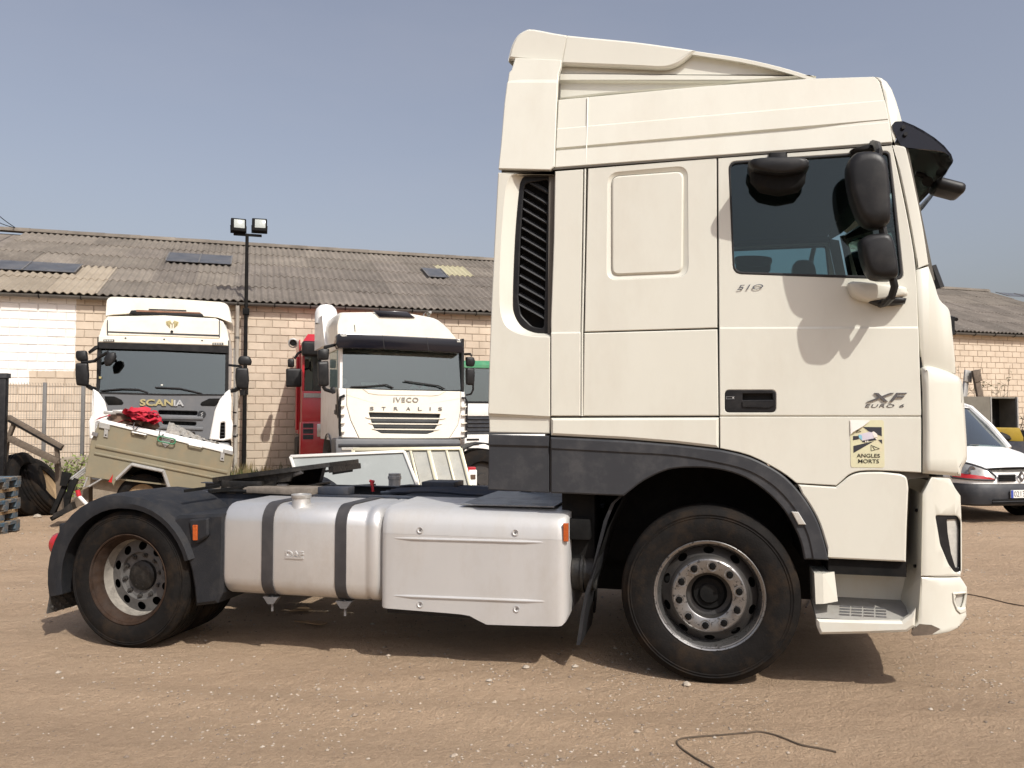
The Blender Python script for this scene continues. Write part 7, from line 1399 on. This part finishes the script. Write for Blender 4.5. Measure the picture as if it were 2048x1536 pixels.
for (x, y) in ((-.80, .75), (.62, .75), (-.80, 3.3), (.62, 3.3)):
    q = MB(); q.lathe([(.02, .2), (0, .23), (.02, .30), (.16, .30), (.18, .22), (.10, .15), (.10, 0)], (0, 0, 0), 'x', 24); wq = obj('wheel', q, M['rubber'], vn, (x, y, .30)); q = MB(); q.lathe([(.03, .2), (.06, .16), (.05, 0)], (0, 0, 0), 'x', 20); obj('hub_cap', q, M['rim'], wq)
# --- steel box, yellow machine and posts behind the van
BX = Frame(at_depth(1985, 835, 15.6), 17.8); BX.o.z = 0; bx_ = thing('steel_box', 'grey steel box with an open dark side behind the van', 'container', BX)
e_ = lambda x, y, d=0: BX.S(*P('M4', (x, y))[0], d)
x0_, xm_, x1_ = e_(150, 450).x, e_(415, 450).x, e_(662, 450).x; zt_ = e_(415, 332).z
q = MB(); q.bx((x0_, 0, .05), (xm_, .03, zt_)); obj('door_panel', q, M['skip'], bx_); q = MB(); q.bx((x0_, .031, .05), (x0_ + .03, 1.0, zt_)); q.bx((x1_ - .03, .031, .05), (x1_, 1.0, zt_)); q.bx((x0_ + .03, .97, .05), (x1_ - .03, 1.0, zt_)); q.bx((x0_ + .03, .031, zt_ - .03), (x1_ - .03, .97, zt_)); q.bx((xm_ + .01, .04, .05), (xm_ + .03, .97, zt_ - .03)); q.bx((x0_ + .03, .031, .05), (x1_ - .03, .97, .1)); obj('shell', q, M['skip'], bx_, smooth=0)
for x in (xm_, x1_ - .02): q = MB(); q.bx((x - .015, -.01, .05), (x + .015, .03, zt_)); obj('frame_post', q, M['zinc'], bx_)
q = MB(); q.bx((xm_ + .03, .4, .1), (x1_ - .03, .42, zt_ - .05)); obj('inner_wall', q, M['blackmat'], bx_); q = MB(); q.bx((xm_ + .28, .38, .1), (xm_ + .34, .399, zt_ - .1)); obj('inner_stay', q, M['steel'], bx_)
YM = Frame(at_depth(2010, 835, 14.4), 10); YM.o.z = 0; ym = thing('yellow_machine', 'yellow machine hood just behind the van bonnet', 'machine', YM)
y_ = lambda x, y, d=0: YM.S(*P('M4', (x, y))[0], d)
q = MB(); q.prism([y_(365, 608), y_(675, 612), y_(712, 700), y_(712, 740), y_(560, 730), y_(540, 690), y_(390, 640)], (0, .06, 0)); obj('hood', q, M['yellow'], ym, bevel=.015); q = MB(); q.bx((y_(365, 700).x, .061, .2), (y_(900, 700).x, 1.0, y_(500, 640).z)); obj('engine', q, M['blackmat'], ym)
q = MB(); q.prism([y_(450, 625, -.05), y_(470, 625, -.05), y_(482, 668, -.05), y_(458, 672, -.05)], (0, .04, 0)); obj('yellow_tab', q, mat('bright_yellow', (.75, .52, .03), .5), ym); q = MB(); lump(q, y_(510, 700, -.05), .14, None, 4, (1.2, .6, .6)); obj('hose_bundle', q, M['blackp'], ym)
q = MB(); q.bx((y_(420, 720).x, -.04, .1), (y_(900, 720).x, .0, y_(600, 735).z)); obj('lower_casing', q, M['frame'], ym)
q = MB(); q.bx((y_(365, 700).x, .1, .0), (y_(365, 700).x + .1, .9, .21)); q.bx((y_(700, 700).x, .1, .0), (y_(700, 700).x + .1, .9, .21)); obj('skids', q, M['blackmat'], ym)
PS = Frame(at_depth(1945, 835, 16.9), 17.8); PS.o.z = 0; w_ = lambda x, y, d=0: PS.S(*P('M4', (x, y))[0], d)
for k, (xa, xb, m_p, lab) in enumerate(((200, 175, M['zinc'], 'pale upright post leaning beside the brown plank at right'), (222, 268, M['oldwood'], 'brown timber plank leaning behind the steel box'))):
    a, b = w_(xa, 95), w_(xb, 330); d = (b - a).normalized(); ft = a + d * (a.z / -d.z); q = MB(); q.beam(a, ft, .14 if k else .11, .06, up=(0, 1, 0)); q.beam(a + Vector((0, -.04, 0)), a + d * .25 + Vector((0, -.04, 0)), .2, .03, up=(0, 1, 0)); o = obj('leaning_post' if not k else 'timber_plank', q, m_p, bevel=.01); o.location = PS.o + Vector((0, 0, 0)) - PS.v * .12 * k; o.rotation_euler = (0, 0, PS.yaw); tag(o, lab, 'post' if not k else 'plank')
# --- rope, cable, cardboard on the ground
CR['L8'] = (500, 1150, 1.7655)
for nm, pts, r, lab, cat in (('rope', P('L8', (1640, 672), (1600, 652), (1560, 628), (1520, 602), (1508, 585), (1540, 576), (1650, 572), (1760, 566), (1800, 562), (1850, 572), (1900, 590), (1950, 606), (2030, 615), (2070, 622)), .0045, 'thin brown rope curling on the earth at lower right', 'rope'),
                         ('cable', [(1925, 1189), (1950, 1192), (1990, 1200), (2030, 1209), (2070, 1216)], .005, 'thin dark cable lying on the earth right of the bumper', 'cable'), ('wire_scrap', [(1612, 1216), (1620, 1200), (1626, 1188)], .005, 'short bent wire between front tyre and step', 'wire')):
    pts = curve(pts, 3); q = MB(); q.tube([gpt(*p, r) for p in pts], r, 6); tag(obj(nm, q, M['rope']), lab, cat)
for pts, lab in ((P('K5', (580, 1228), (705, 1190), (768, 1226)), 'torn cardboard piece lying under the fuel tank'), (P('K5', (620, 1312), (760, 1310), (888, 1322), (850, 1338), (700, 1322)), 'narrow cardboard strip lying under the truck')):
    q = MB(); q.prism([gpt(*p, .02) for p in pts], (0, 0, .006)); tag(obj('cardboard_scrap', q, M['card']), lab, 'cardboard', 'cardboard under the truck')
# scattered bigger clods and stones that can be told apart
for k, (px, py, r, lab) in enumerate(((1374, 1372, .022, 'pale pebble touching the ground in front of the front tyre'), (1052, 1335, .018, 'pale stone on the shadow edge below the side cover'), (75, 1033, .05, 'pale broken lump on the earth below the tyres'))):
    q = MB(); p = gpt(px, py); lump(q, (0, 0, r * .4), r, None, k * 3 + 1, (1.2, 1, .7), 8); o = obj('stone', q, stone2, smooth=0); o.location = p; tag(o, lab, 'stone', 'single stones')
